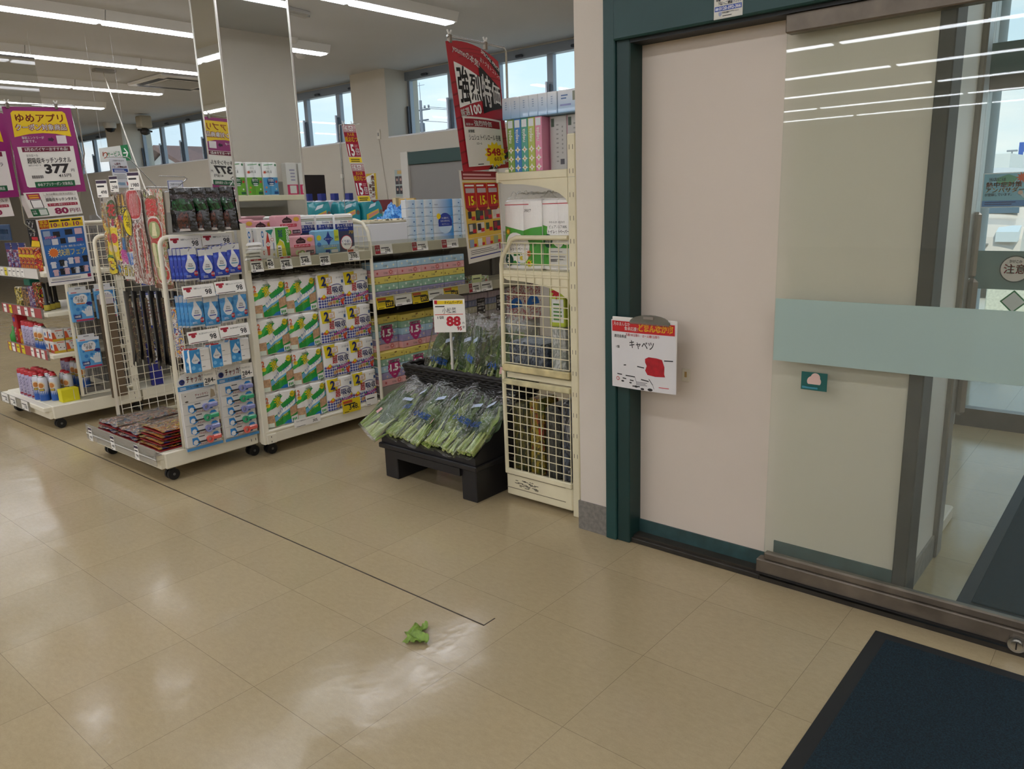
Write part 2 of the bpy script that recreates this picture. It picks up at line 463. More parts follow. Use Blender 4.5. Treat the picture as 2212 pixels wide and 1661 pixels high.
# green steel door frame: jamb with a stepped profile and the deep header
g = MB()
g.box(2.69, 2.86, 1.735, 1.79, 0.0, 2.46, TEAL, 0.004).box(2.70, 2.86, 1.672, 1.735, 0.0, 2.10, TEAL2, 0.004)
g.box(2.675, 2.86, -1.4, 1.735, 2.075, 2.46, TEAL, 0.006)
g.box(2.70, 2.80, -1.4, 1.672, 2.062, 2.075, M('0f1514'))
struct('door_1', g)
# cream wall panel behind the sliding leaf, with its teal kick strip
struct('wall_panel', MB().box(2.79, 2.87, 0.62, 1.672, 0.088, 2.075, M('d4c7b8', 0.45, var=0.02, vs=2, bump=0.03, bs=90)))
struct('baseboard_panel', MB().box(2.783, 2.87, 0.62, 1.672, 0.022, 0.088, M('2f4c4c', 0.5, var=0.3, vs=20)).box(2.7835, 2.79, 0.62, 1.06, 0.088, 0.15, M('2f4c4c', 0.5, var=0.3, vs=20)))
BRONZE = M('5d564d', 0.35, 0.75, var=0.2, vs=9)
BRONZE2 = M('2b261e', 0.6, 0.0, var=0.4, vs=14)
struct('trim_1', MB().box(2.765, 2.90, 0.575, 0.622, 0.0, 2.075, BRONZE2, 0.004))
s_ = MB().box(2.715, 2.79, 1.085, 1.77, 0, 0.022, BRONZE2, 0.003).box(2.735, 2.783, 1.085, 1.75, 0.022, 0.03, BRONZE)
s_.box(2.717, 2.79, -1.4, 1.085, 0, 0.018, BRONZE2)
struct('trim_2', s_)
# lobby behind the door
LOB = M('dcd8ce', 0.4, var=0.03, vs=4)
struct('wall_lobby', MB().box(2.90, 3.31, 0.605, 0.66, 0.0, 2.9, LOB).box(3.39, 3.42, 0.60, 1.0, 0, 2.9, LOB).box(3.42, 5.45, 1.0, 1.05, 0, 2.9, LOB))
struct('baseboard_lobby', MB().box(2.90, 3.31, 0.596, 0.606, 0.0, 0.10, M('86827b', 0.6, var=0.2, vs=30)))
struct('trim_3', MB().box(3.31, 3.40, 0.585, 0.66, 0.0, 2.9, M('8d8780', 0.3, 0.7, var=0.1, vs=6), 0.006))
struct('trim_4', MB().box(3.41, 3.80, 0.62, 1.0, 0.0, 0.06, M('cfc9b8', 0.5), 0.006))
struct('ceiling_lobby', MB().box(2.86, 5.55, -4, 1.79, 2.9, 2.96, M('d5d2cc', 0.8)))
struct('wall_lobby_right', MB().box(2.86, 5.55, -3.2, -3.0, 0, 2.9, LOB))
# outer door wall
OX = 5.45
o_ = MB().box(OX-0.05, OX+0.1, 0.93, 1.02, 0, 2.9, M('cfd3d2', 0.4), 0.004)
o_.box(OX-0.08, OX+0.1, -3, 0.93, 2.10, 2.27, TEAL).box(OX-0.03, OX+0.06, -3, 0.93, 2.02, 2.10, M('7c756c', 0.4, 0.6))
o_.box(OX-0.03, OX+0.05, -3, 0.93, 0.0, 0.115, BRONZE).box(OX-0.05, OX+0.1, -3, 0.93, 2.62, 2.9, M('d8d6d2'))
struct('door_2', o_)
GLASS = clear('clear glass', 'fbfdfc', 0.03, 0.015, 0.0)
GLASSD = clear('door glass', 'f9fcf9', 0.035, 0.012, 0.0, 40, 0.035, 'd2d8cc')
FROST = clear('frosted band', 'b5c4be', 0.0, 0.25, 0.0, 40, 0.86, 'b0c4bb')
FROST2 = clear('outer band', 'a0b0aa', 0.0, 0.3, 0.0, 40, 0.88, '6f8480')
struct('window_1', MB().box(OX, OX+0.008, -3, 0.93, 0.115, 2.02, GLASS).box(OX, OX+0.008, -3, 0.93, 2.27, 2.62, GLASS).box(OX-0.004, OX, -3, 0.92, 0.87, 1.10, FROST2))

# sliding leaf with metal rails
t = thing('sliding_door', 'sliding glass door leaf with worn metal rails and a frosted band', 'door', (2.73, 1.077, 0.03))
W_ = 0.92
MB().box(0, 0.010, -W_, 0, 0.085, 1.976, GLASSD).build('glass_pane', t)
MB().box(-0.002, 0.0, -W_, -0.003, 0.858, 1.086, FROST).build('frosted_band', t)
WORN = M('73695c', 0.42, 0.45, var=0.3, vs=10, bump=0.1, bs=40)
MB().box(-0.018, 0.035, -W_, 0.0, 1.974, 2.034, WORN, 0.004).build('top_rail', t)
b = MB().box(-0.014, 0.032, -W_, 0.025, 0.0, 0.058, WORN, 0.004).box(-0.004, 0.026, -W_, 0.0, 0.056, 0.088, WORN, 0.006)
b.box(-0.022, -0.012, -W_, 0.02, 0.0, 0.006, BLACKP)
br = b.build('bottom_rail', t)
lk = MB().prism([(0.026*math.cos(2*PI*k/20), 0.026*math.sin(2*PI*k/20)) for k in range(20)], 0, 0.014, CHROME, lambda a, c, z: (-0.014-z, -0.853+a, 0.014+c))
lk.prism([(0.017*math.cos(2*PI*k/20), 0.017*math.sin(2*PI*k/20)) for k in range(20)], 0.014, 0.02, M('c9c6bf', 0.2, 1), lambda a, c, z: (-0.014-z, -0.853+a, 0.014+c))
lk.box(-0.0355, -0.034, -0.855, -0.851, 0.002, 0.026, BLACKP)
lk.build('key_lock', br)
s = MB().art(lambda u, v, l: (-0.0007-l, -u, v), 0.092, 0.066)
s.rect(0, 0, 1, 1, M('0f5a55', 0.3), 0).disc(0.5, 0.5, 0.27, M('d9b7ab', 0.5), 1, 0.85).rect(0.2, 0.18, 0.8, 0.34, M('0f5a55', 0.3), 2).rect(0.05, 0.08, 0.65, 0.2, M('3d8a9c'), 2).disc(0.55, 0.72, 0.18, M('d9b7ab'), 2)
tag(s.build('door_sticker', None, (2.729, 0.967, 0.792)), 'small worn teal sticker on the glass door below the frosted band', 'sticker')

# doorway notices
s = MB().art(lambda u, v, l: (-l, -u, v), 0.105, 0.072)
BL = M('3c56a8', 0.4)
s.rect(0, 0, 1, 1, M('d9d7cb', 0.4), 1).rect(0.015, 0.02, 0.985, 0.98, M('b9b9b2'), 1.3).rect(0.02, 0.03, 0.98, 0.97, M('d9d7cb', 0.4), 1.6)
s.text('各種ドアーの故障は', 0.07, 0.78, 0.15, BL, 3, w=0.76).text('下記へご連絡下さい。', 0.14, 0.60, 0.15, BL, 3, w=0.80)
s.rect(0.03, 0.34, 0.97, 0.56, BL, 3).text('0120-092-366', 0.19, 0.38, 0.15, M('e8e8e4'), 4, w=0.75, bold=0.02).rect(0.06, 0.39, 0.17, 0.5, M('c9cfe2'), 4)
s.poly([(0.17, 0.3), (0.28, 0.3), (0.28, 0.18), (0.225, 0.1), (0.17, 0.18)], M('9aa2bd'), 3).text('日本自動ドアサービス', 0.31, 0.21, 0.09, M('8e97b8'), 3, w=0.56).bars(0.31, 0.1, 0.66, 0.17, 1, INK, 3)
tag(s.build('service_sticker', None, (2.6745, 1.317, 2.079)), 'white and blue repair hotline sticker on the green door header', 'sticker')

t = thing('price_clipboard', 'white cabbage price sheet in a clear clip holder, its price scribbled over in red', 'sign', (2.676, 1.742, 0.715), 0, None)
Wc, Hc = 0.30, 0.285
def cp(u, v, l): return (-l-0.006*math.sin(PI*u/Wc), -u+0.004*(v/Hc), v-0.0*u)
b = MB().box(0.0, 0.006, -Wc, 0, 0, Hc+0.012, M('e3ded6', 0.3), 0.002)
b.build('backing_board', t)
s = MB().art(cp, Wc, Hc, 40, 0)
s.rect(0, 0, 1, 1, M('d9d6d4', 0.5), 1).rect(0.015, 0.83, 0.985, 0.985, M('c11f22', 0.45), 2)
s.text('月のまんなか', 0.04, 0.915, 0.055, WHITE, 3, w=0.27).text('食卓応援!!', 0.22, 0.855, 0.055, WHITE, 3, w=0.22).text('どまんなか市', 0.455, 0.86, 0.105, YEL, 3, w=0.5, bold=0.05).text('どまんなか市', 0.46, 0.865, 0.10, M('b3141a'), 4, w=0.49, bold=0.005)
s.text('先着100玉限り・お一人様1玉限り', 0.24, 0.775, 0.04, RED, 2, w=0.52).text('鹿児島県産', 0.05, 0.74, 0.045, INK, 2, w=0.2)
s.text('キャベツ', 0.30, 0.60, 0.12, INK, 2, w=0.38).text('1個', 0.08, 0.585, 0.04, INK, 2)
blob = [(0.545, 0.47), (0.60, 0.50), (0.72, 0.495), (0.80, 0.48), (0.835, 0.38), (0.83, 0.28), (0.845, 0.235), (0.70, 0.225), (0.58, 0.24), (0.545, 0.30), (0.57, 0.37), (0.545, 0.42)]
s.poly(blob, M('b01020', 0.5, var=0.25, vs=60), 2)
for u0, v0, u1, v1 in ((0.42, 0.345, 0.53, 0.335), (0.83, 0.47, 0.96, 0.475), (0.09, 0.2, 0.17, 0.195), (0.23, 0.19, 0.38, 0.185), (0.38, 0.19, 0.41, 0.10), (0.34, 0.045, 0.46, 0.05), (0.48, 0.16, 0.6, 0.145), (0.6, 0.18, 0.66, 0.1), (0.66, 0.1, 0.68, 0.04), (0.2, 0.34, 0.24, 0.345), (0.18, 0.145, 0.24, 0.14), (0.3, 0.13, 0.36, 0.125)):
    d = 0.008
    s.poly([(u0, v0-d), (u1, v1-d), (u1, v1+d), (u0, v0+d)], INK, 2)
for u, v, r in ((0.40, 0.045, 0.03), (0.50, 0.02, 0.03), (0.62, 0.025, 0.04), (0.18, 0.1, 0.025), (0.31, 0.09, 0.022)): s.disc(u, v, r, INK, 2, 0.5, 10)
s.disc(0.1, 0.13, 0.028, M('c55a5a'), 2, 1, 12).disc(0.1, 0.13, 0.018, M('d9d6d4'), 3, 1, 12).bars(0.40, 0.07, 0.58, 0.13, 3, M('777777'), 2).rect(0.75, 0.07, 0.9, 0.08, RED, 2)
s.build('paper_sheet', t)
b = MB().prism([(0.22*math.cos(PI*k/12)*0.42, 0.034*math.sin(PI*k/12)) for k in range(13)], 0, 0.012, clear('smoky clip', 'b8b4a8', 0.08, 0.1, 0.0, 40, 0.45, '8d8a80'), lambda a, c, z: (-0.008+z, -0.18+a, Hc-0.006+c))
b.box(-0.010, 0.0, -0.27, -0.09, Hc-0.012, Hc, clear('clip lip', 'd0ccc0', 0.08, 0.1, 0.0, 40, 0.3, 'b0aca0'), 0.002).box(-0.012, 0.004, -0.20, -0.155, Hc+0.012, Hc+0.022, M('8a7f74'))
b.build('clip', t)
s2 = MB().box(2.783, 2.7905, 1.44, 1.475, 0.745, 0.80, M('cfc5ae', 0.4), 0.003).box(2.781, 2.784, 1.452, 1.462, 0.765, 0.788, M('a8864a'), 0.001)
tag(s2.build('wall_switch'), 'small beige wall button behind the cabbage price sheet', 'switch')

# entrance mats
MATB = M('0f2c38', 0.95, var=0.8, vs=230, bump=0.8, bs=500)
RUB = M('17181a', 0.6)
def mat_(nm, x0, x1, y0, y1, lab):
    t = thing(nm, lab, 'mat', ((x0+x1)/2, (y0+y1)/2, 0)); hx, hy = (x1-x0)/2, (y1-y0)/2
    MB().box(-hx, hx, -hy, hy, 0.0, 0.005, RUB, 0.002).build('rubber_border', t)
    MB().box(-hx+0.045, hx-0.045, -hy+0.045, hy-0.045, 0.004, 0.010, MATB, 0.003).build('carpet', t)
mat_('entrance_mat', 0.9, 2.60, -0.75, 0.62, 'dark blue entrance mat with black rubber border on the shop floor')
mat_('entrance_mat', 2.95, 4.9, -0.85, 0.447, 'dark blue entrance mat inside the lobby, behind the glass door')
# dark joint strip let into the floor
struct('trim_5', MB().box(1.806, 1.812, 1.735, 14.0, 0.0, 0.0008, M('3a3022')).box(1.806, 1.87, 1.732, 1.736, 0.0, 0.0008, M('3a3022')))
# scrap of cabbage leaf
def leaf(u, v):
    x = (u-0.5)*0.085*(1-0.5*v); y = (v-0.5)*0.115
    return (x+0.012*math.sin(9*v), y, 0.004+0.018*abs(u-0.5)+0.012*math.sin(5*v+3*u)**2+0.004*math.sin(23*u+17*v))
lf = MB().grid(leaf, 12, 14, M('7d9a3c', 0.5, var=0.3, vs=60))
lf.grid(lambda u, v: tuple(Vector(leaf(u, v))+Vector((0, 0, -0.003))), 12, 14, M('8fa64e', 0.5))
tag(lf.build('leaf_scrap', None, (1.61, 1.875, 0.002), -0.9), 'torn pale green cabbage leaf lying alone on the tiles', 'leaf')

# ------------------------------------------------------------------ window wall
WPIER = [(0.61, 4.63), (8.36, 7.75), (12.09, 11.48), (15.82, 15.21), (19.55, 18.94)]
FX = 6.75                                          # inner wall face; the windows sit in deep reveals
PIERM = M('c6bfb0', 0.65, var=0.02, vs=3)
wl_ = MB().box(FX, WIN+0.2, 1.94, 24, 0, 2.33, PIERM)
for a, c in ((1.94, 4.66), (7.72, 8.40), (11.45, 12.12), (15.18, 15.85), (18.91, 24)): wl_.box(FX, WIN+0.2, a, c, 2.33, CEIL, PIERM)
wl_.box(WIN, WIN+0.2, 1.94, 24, 3.10, CEIL, PIERM)
struct('wall_front', wl_)
ALU = M('8e959c', 0.35, 0.5)
ALUD = M('3c4047', 0.4, 0.4)
SILL = M('d9dbdc', 0.5)
bays = [(4.66, 7.72), (8.40, 11.45), (12.12, 15.18), (15.85, 18.91)]
for k, (a, c) in enumerate(bays):
    w = MB().box(WIN-0.02, WIN+0.08, a, c, 3.03, 3.13, ALU).box(WIN+0.02, WIN+0.08, a, c, 2.34, 2.37, ALU).box(FX-0.004, WIN+0.1, a, c, 2.325, 2.342, SILL)
    st = (c-a)/4
    for i in range(5):
        y = a+st*i
        w.box(WIN+0.02, WIN+0.08, max(a, y-0.04), min(c, y+0.04), 2.36, 3.05, ALU)
    o = struct(f'window_{k+2}', w)
    for i in range(4):
        y0, y1 = a+st*i+0.045, a+st*(i+1)-0.045
        MB().box(WIN+0.045, WIN+0.051, y0, y1, 2.37, 3.04, GLASS).build('pane', o)
        h = MB().box(WIN-0.03, WIN+0.0, y1+0.005, y1+0.03, 2.37, 2.72, ALUD, 0.003).box(WIN-0.03, WIN+0.0, y1+0.055, y1+0.08, 2.36, 2.75, M('c9d2de', 0.3, 0.3), 0.003)
        h.box(WIN-0.05, WIN+0.0, y1+0.0, y1+0.09, 2.355, 2.385, ALUD, 0.004)
        h.build('lever', o)
        MB().box(WIN-0.06, WIN-0.02, (y0+y1)/2-0.05, (y0+y1)/2+0.05, 3.045, 3.075, ALUD, 0.01).build('latch', o)
# shuttered doorway in the window wall with a green lintel
d = MB().box(FX-0.05, FX, 6.0, 7.34, 1.975, 2.125, M('2d4a45', 0.5), 0.004).box(FX-0.055, FX, 7.34, 7.47, 0, 2.135, M('d3cfc5', 0.5), 0.004).box(FX-0.055, FX, 5.9, 6.0, 0, 2.135, M('d3cfc5', 0.5), 0.004)
d.box(FX-0.02, FX, 6.0, 7.34, 0, 1.975, M('8d8984', 0.5, var=0.03, vs=2))
struct('door_3', d)
# cable trunking on the walls
struct('trim_6', MB().box(FX-0.015, FX, 8.695, 8.708, 1.0, 2.33, GREY).box(FX-0.03, FX, 8.68, 8.725, 1.88, 1.93, M('d9d5ca')))
sw = MB().box(6.735, 6.75, 7.87, 7.93, 2.32, 2.44, M('cfc8b8'), 0.004).box(6.728, 6.737, 7.89, 7.91, 2.36, 2.40, GREY, 0.003)
sw.tube([(6.742, 7.90, 2.32), (6.742, 7.80, 1.5), (6.742, 7.78, 1.2)], 0.004, M('b8b0a0'), 5)
tag(sw.build('wall_thermostat'), 'beige wall switch with a thin cable on the pier beside the windows', 'switch')

# ------------------------------------------------------------------ mirrored columns
MIRR = M('e6e9e6', 0.015, 1.0)
def column(nm, x0, x1, y0, y1, lab):
    t = thing(nm, lab, 'column', ((x0+x1)/2, y0, 0)); hx = (x1-x0)/2; d = y1-y0
    MB().box(-hx+0.004, hx-0.004, 0.004, d, 0, CEIL, WALLM).build('core', t)
    MB().box(-hx, hx, 0.0, 0.0038, 0.02, CEIL-0.001, MIRR).build('front_mirror', t)
    MB().box(-hx-0.0038, -hx, 0.0, d, 0.02, CEIL-0.001, MIRR).build('side_mirror', t)
    b = MB()
    for x in (-hx, hx): b.box(x-0.006, x+0.006, -0.003, 0.006, 0, CEIL-0.001, M('d6d3ca', 0.3, 0.8))
    b.box(-hx-0.006, -hx+0.006, d-0.006, d+0.006, 0, CEIL-0.001, M('d6d3ca', 0.3, 0.8))
    b.build('edge_trim', t)
column('mirror_column', 2.628, 3.125, 4.45, 4.73, 'tall column clad in mirrors rising from the kitchen paper shelves')

# ------------------------------------------------------------------ shop racks
def wire_panel(P, a0, a1, z0, z1, nx, nz, mat, r=0.0028, th=0.0):
    b = MB()
    for i in range(nx+1):
        a = a0+(a1-a0)*i/nx; b.tube([P(a, z0), P(a, z1)], r, mat, 5, False)
    for k in range(nz+1):
        z = z0+(z1-z0)*k/nz; b.tube([P(a0, z), P(a1, z)], r, mat, 5, False)
    return b
def arc(cx, cz, r, t0, t1, n=6): return [(cx+r*math.cos(t0+(t1-t0)*k/n), cz+r*math.sin(t0+(t1-t0)*k/n)) for k in range(n+1)]
def caster(parent, x, y, r=0.034):
    h = MB().box(x-0.02, x+0.02, y-0.02, y+0.02, 2*r-0.004, 0.083, M('3a3a3c', 0.4), 0.004)
    c = h.build('caster', parent)
    b = MB()
    for s in (-1, 1):
        b.prism([(r*math.cos(2*PI*k/18), r*math.sin(2*PI*k/18)) for k in range(18)], 0.006, 0.025, BLACKP, lambda a, z, q, s=s: (x+a, y+s*q, r+z), True)
    b.tube([(x, y-0.027, r), (x, y+0.027, r)], 0.008, M('77777a', 0.3, 0.8), 8)
    b.build('wheel', c)
def slots(b, x, y0, y1, z0, z1, step=0.05, axis='x'):
    z = z0
    while z < z1:
        for q in (y0, y1):
            if axis == 'x': b.box(x-0.0006, x+0.0006, q-0.0012, q+0.0012, z, z+0.016, INK)
            else: b.box(q-0.0012, q+0.0012, x-0.0006, x+0.0006, z, z+0.016, INK)
        z += step
TRAYC = clear('rail plastic', 'e6e4de', 0.05, 0.1, 0.0, 40, 0.28, 'c9c7c0')

# end display near the aisle: base on castors, upright back, wire side wings
def end_rack(label, x0, x1, y0, y1, wing_z1):
    t = thing('display_rack', label, 'rack', (x0, y0, 0)); W = x1-x0; D = y1-y0
    b = MB().box(0.02, W, 0.0, D, 0.08, 0.175, CREAM, 0.006).box(-0.03, 0.06, 0.02, D-0.02, 0.135, 0.172, CREAM, 0.005).box(0.0, 0.021, 0.02, D-0.02, 0.08, 0.135, CREAM, 0.003)
    for z in (0.105, 0.145): b.box(W-0.05, W-0.047, -0.001, 0.0, z, z+0.016, INK).box(W-0.02, W-0.017, -0.001, 0.0, z, z+0.016, INK)
    b.build('base', t)
    for x in (0.07, W-0.02):
        for y in (0.05, D-0.05): caster(t, x, y)
    for y in (0.0, D-0.045):
        u = MB().box(W-0.055, W, y, y+0.045, 0.175, wing_z1+0.02, CREAM, 0.004)
        slots(u, y-0.0005, W-0.04, W-0.015, 0.25, wing_z1-0.05, 0.1, 'y')
        u.build('upright', t)
    return t, W, D
def wing(t, y, xa, xb, z0, z1, nx, nz):
    r = 0.045
    pts = [(xb, z0)]+[(xa+r, z0)][:0]+[(xa-0.0, z0)]+[(xa+0.02, z1-r)]+[(xa+0.02+r-r*math.cos(a), z1-r+r*math.sin(a)) for a in (0.4, 0.8, 1.2, PI/2)]+[(xb, z1)]
    w = wire_panel(lambda a, z: (a, y, z), xa+0.03, xb-0.01, z0+0.01, z1-0.02, nx, nz, CREAM, 0.0026)
    p = w.build('side_panel', t)
    MB().tube([(a, y, z) for a, z in pts], 0.0125, CREAM, 8).build('tube_frame', p)
    return p
rk, RW, RD = end_rack('cream end display on castors carrying fireworks and wet wipes', 1.823, 2.43, 4.19, 5.10, 1.36)
wing(rk, 0.006, 0.14, RW-0.055, 0.18, 1.365, 7, 22)
wing(rk, RD-0.006, 0.16, RW-0.055, 0.2, 1.37, 6, 22)
MB().box(RW-0.03, RW-0.022, 0.045, RD-0.045, 0.175, 1.36, M('aaa59d', 0.5)).build('back_panel', rk)
wire_panel(lambda a, z: (RW-0.075, a, z), 0.03, RD-0.03, 0.2, 1.34, 18, 24, CREAM, 0.0022).build('back_grid', rk)
b = MB()
b.tube([(RW-0.06, 0.02, 1.38), (RW-0.06, 0.02, 1.62), (RW-0.06, RD-0.02, 1.66), (RW-0.06, RD-0.02, 1.38)], 0.006, CHROME, 8)
for y in (0.02, RD-0.02): b.tube([(RW-0.06, y, 1.36), (RW-0.06, y, 1.39)], 0.009, CHROME, 8)
b.build('hanger_bar', rk)
tr = MB().box(-0.035, -0.030, -0.005, RD+0.03, 0.115, 0.212, TRAYC).box(-0.03, 0.005, -0.005, RD+0.03, 0.172, 0.176, TRAYC).box(-0.0362, -0.035, -0.005, RD+0.03, 0.150, 0.156, M('d8d6d0'))
tr.build('price_rail', rk)

lk_, LW, LD = end_rack('cream end display at left with insect sprays on its shelves', 1.87, 2.52, 5.98, 6.92, 1.46)
wing(lk_, 0.006, 0.235, LW-0.055, 0.21, 1.45, 5, 20)
MB().box(LW-0.03, LW-0.022, 0.045, LD-0.045, 0.175, 1.46, M('77736c', 0.5)).build('back_panel', lk_)
wire_panel(lambda a, z: (LW-0.06, a, z), 0.05, LD-0.05, 0.2, 1.4, 14, 22, M('55534f'), 0.002).build('back_grid', lk_)
STRIPE = M('a8474a', 0.5)
for k, (z, x) in enumerate(((0.535, 0.09), (0.835, 0.10), (1.115, 0.12))):
    sh = MB().box(x, LW-0.05, 0.03, LD-0.03, z-0.03, z, CREAM, 0.004).build('shelf', lk_)
    MB().box(x-0.012, x, 0.09, LD-0.03, z-0.045, z+0.03, TRAYC).box(x-0.0135, x-0.012, 0.1, LD-0.03, z-0.042, z+0.027, (STRIPE, STRIPE, M('dcd8d0'))[k]).build('price_rail', sh)
MB().box(-0.036, -0.030, 0.30, LD, 0.10, 0.175, TRAYC).build('price_rail', lk_)
# shelves behind the left display, mostly hidden
t = thing('store_shelf', 'grey backed shelves running behind the left end display', 'shelf', (2.54, 6.0, 0))
b = MB().box(0, 2.7, 0.44, 0.48, 0.1, 1.5, M('8a867f', 0.5)).box(0, 2.7, 0.0, 0.92, 0.08, 0.16, CREAM); b.build('carcass', t)
MB().box(0, 2.7, 0.05, 0.44, 1.18, 1.21, CREAM).box(0, 2.7, 0.05, 0.44, 0.8, 0.83, CREAM).build('shelf', t)

# kitchen paper and tissue shelves
KY = 4.12
GB = M('6f6a63', 0.55, var=0.03, vs=3)
t = thing('store_shelf', 'cream shelf unit on castors stacked with kitchen paper packs', 'shelf', (2.44, KY, 0))
kit = t
MB().box(0.0, 0.92, 0.0, 0.31, 0.08, 0.145, CREAM, 0.004).box(0.0, 0.92, -0.002, 0.31, 0.145, 0.165, CREAM, 0.006).box(0.002, 0.07, -0.012, 0.0, 0.082, 0.142, CREAM, 0.003).box(0.03, 0.034, -0.0125, -0.012, 0.09, 0.10, INK).box(0.03, 0.034, -0.0125, -0.012, 0.12, 0.13, INK).build('base', t)
caster(t, 0.06, 0.06); caster(t, 0.87, 0.06)
MB().box(0.0, 0.92, 0.30, 0.315, 0.165, 1.24, GB).build('back_panel', t)
sh = MB().box(0.0, 0.92, 0.0, 0.30, 1.175, 1.205, CREAM, 0.003).build('shelf', t)
MB().box(0.0, 0.92, -0.012, 0.0, 1.142, 1.205, CREAM, 0.003).box(0.0, 0.92, -0.018, -0.013, 1.15, 1.265, ACRYL).build('price_rail', sh)
p = wire_panel(lambda a, z: (0.932, a, z), 0.01, 0.29, 0.2, 1.36, 5, 18, CREAM, 0.0026).build('side_panel', t)
MB().tube([(0.932, 0.0, 0.17), (0.932, 0.0, 1.25), (0.932, 0.015, 1.33), (0.932, 0.06, 1.385), (0.932, 0.14, 1.405), (0.932, 0.29, 1.405)], 0.0115, CREAM, 8).build('tube_frame', p)
MB().box(-0.012, 0.028, 0.0, 0.045, 0.0+0.08, 1.42, CREAM, 0.003).build('upright', t)
t = thing('store_shelf', 'cream shelf unit of boxed tissues behind the vegetable stand', 'shelf', (3.386, KY, 0)); tis = t
MB().box(0, 1.85, 0.0, 0.45, 0.08, 0.165, CREAM, 0.004).build('base', t)
MB().box(0, 1.85, 0.44, 0.46, 0.165, 1.222, GB).build('back_panel', t)
for z, y in ((1.215, 0.02), (0.865, 0.0)):
    sh = MB().box(0.0, 1.85, y, 0.44, z-0.025, z, CREAM, 0.003).build('shelf', t)
    MB().box(0.0, 1.85, y-0.012, y, z-0.05, z+0.02, CREAM, 0.003).box(0.0, 1.85, y-0.018, y-0.013, z-0.06, z+0.045, ACRYL).build('price_rail', sh)
    for x in (0.55, 1.1, 1.7):
        MB().prism([(0.03, z-0.025), (0.44, z-0.025), (0.44, z-0.16), (0.41, z-0.16), (0.36, z-0.10), (0.22, z-0.05)], x, x+0.004, M('8b877f', 0.4), lambda a, c, q: (q, a, c)).build('bracket', sh)
for x in (0.53, 1.08, 1.68):
    u = MB().box(x, x+0.035, 0.425, 0.44, 0.165, 1.215, M('77736c', 0.5)); u.build('upright', t)
t = thing('store_shelf', 'shelf behind the tissue shelves holding teal nappy packs', 'shelf', (3.375, 4.62, 0))
MB().box(-0.2, 1.85, 0.0, 0.48, 0.08, 0.16, CREAM).box(-0.2, 1.85, 0.0, 0.02, 0.16, 1.325, CREAM).build('carcass', t)
MB().box(-0.2, 1.85, 0.02, 0.45, 1.30, 1.325, CREAM).build('shelf', t)

# worn shelf unit against the entrance wall
t = thing('store_shelf', 'worn cream shelf unit with wire side against the entrance wall', 'shelf', (2.795, 1.95, 0)); ves = t
XL = 1.85
u = MB().box(0.0, 0.06, 0.055, 0.098, 0.0, 1.765, CREAM2, 0.004).box(0.002, 0.05, 0.002, 0.053, 0.0, 1.765, CREAM2, 0.006)
for z in [0.3+0.1*k for k in range(15)]:
    u.box(-0.0006, 0.0, 0.066, 0.068, z, z+0.02, INK).box(-0.0006, 0.0, 0.084, 0.086, z, z+0.02, INK)
u.box(-0.0006, 0.0, 0.056, 0.098, 1.585, 1.586, GREY)
u.build('upright', t)
MB().box(0.05, XL, 0.005, 0.02, 0.14, 1.765, M('8d8981', 0.5)).build('back_panel', t)
bs_ = MB().box(0.0, XL, 0.10, 0.515, 0.025, 0.14, CREAM2, 0.005).box(-0.0012, 0.0, 0.14, 0.515, 0.135, 0.139, M('5c5340')).box(-0.001, 0.0, 0.14, 0.515, 0.063, 0.066, M('6b614b'))
scf = M('3a332a', 0.7)
for q in range(26):
    y = 0.30+0.14*R.random(); z = 0.075+0.04*R.random(); bs_.box(-0.0011, 0.0, y, y+0.008+0.03*R.random(), z, z+0.0025, scf)
bs_.build('base', t)
for z, zz in ((1.62, 1.585), (1.172, 1.14)):
    sh = MB().box(0.0, XL, 0.10, 0.50, zz, z, CREAM2, 0.003).build('shelf', t)
    pr = [(0.50, zz), (0.10, zz), (0.10, zz-0.115)]+[(0.10+0.37*(1-math.cos(a)), zz-0.115+0.10*math.sin(a)) for a in (0.25, 0.5, 0.75, 1.0, 1.25, PI/2)]
    MB().prism(pr, 0.004, 0.009, CREAM2, lambda a, c, q: (q, a, c)).build('bracket', sh)
    MB().box(0.0, XL, 0.50, 0.515, zz-0.01, z+0.005, CREAM2, 0.004).build('front_lip', sh)
sh = MB().box(0.012, XL, 0.10, 0.50, 0.64, 0.668, CREAM2, 0.003).build('shelf', t)
p = wire_panel(lambda a, z: (0.0, a, z), 0.105, 0.495, 0.72, 1.30, 8, 12, CREAM2, 0.0026).build('side_panel', t)
MB().tube([(0.0, 0.505, 0.70), (0.0, 0.497, 1.20), (0.0, 0.49, 1.235), (0.0, 0.43, 1.315), (0.0, 0.40, 1.325), (0.0, 0.10, 1.325)], 0.011, CREAM2, 8).box(-0.012, 0.012, 0.10, 0.51, 0.678, 0.712, M('cfc08f', 0.5, var=0.3, vs=15), 0.004).build('tube_frame', p)
p = wire_panel(lambda a, z: (0.0, a, z), 0.105, 0.50, 0.165, 0.625, 9, 11, CREAM2, 0.0026).build('side_panel', t)
MB().box(-0.010, 0.010, 0.10, 0.515, 0.610, 0.638, M('cfc59a', 0.5, var=0.3, vs=15), 0.004).box(-0.010, 0.010, 0.10, 0.515, 0.14, 0.168, CREAM2, 0.004).box(-0.009, 0.009, 0.50, 0.518, 0.14, 0.68, CREAM2, 0.004).build('tube_frame', p)

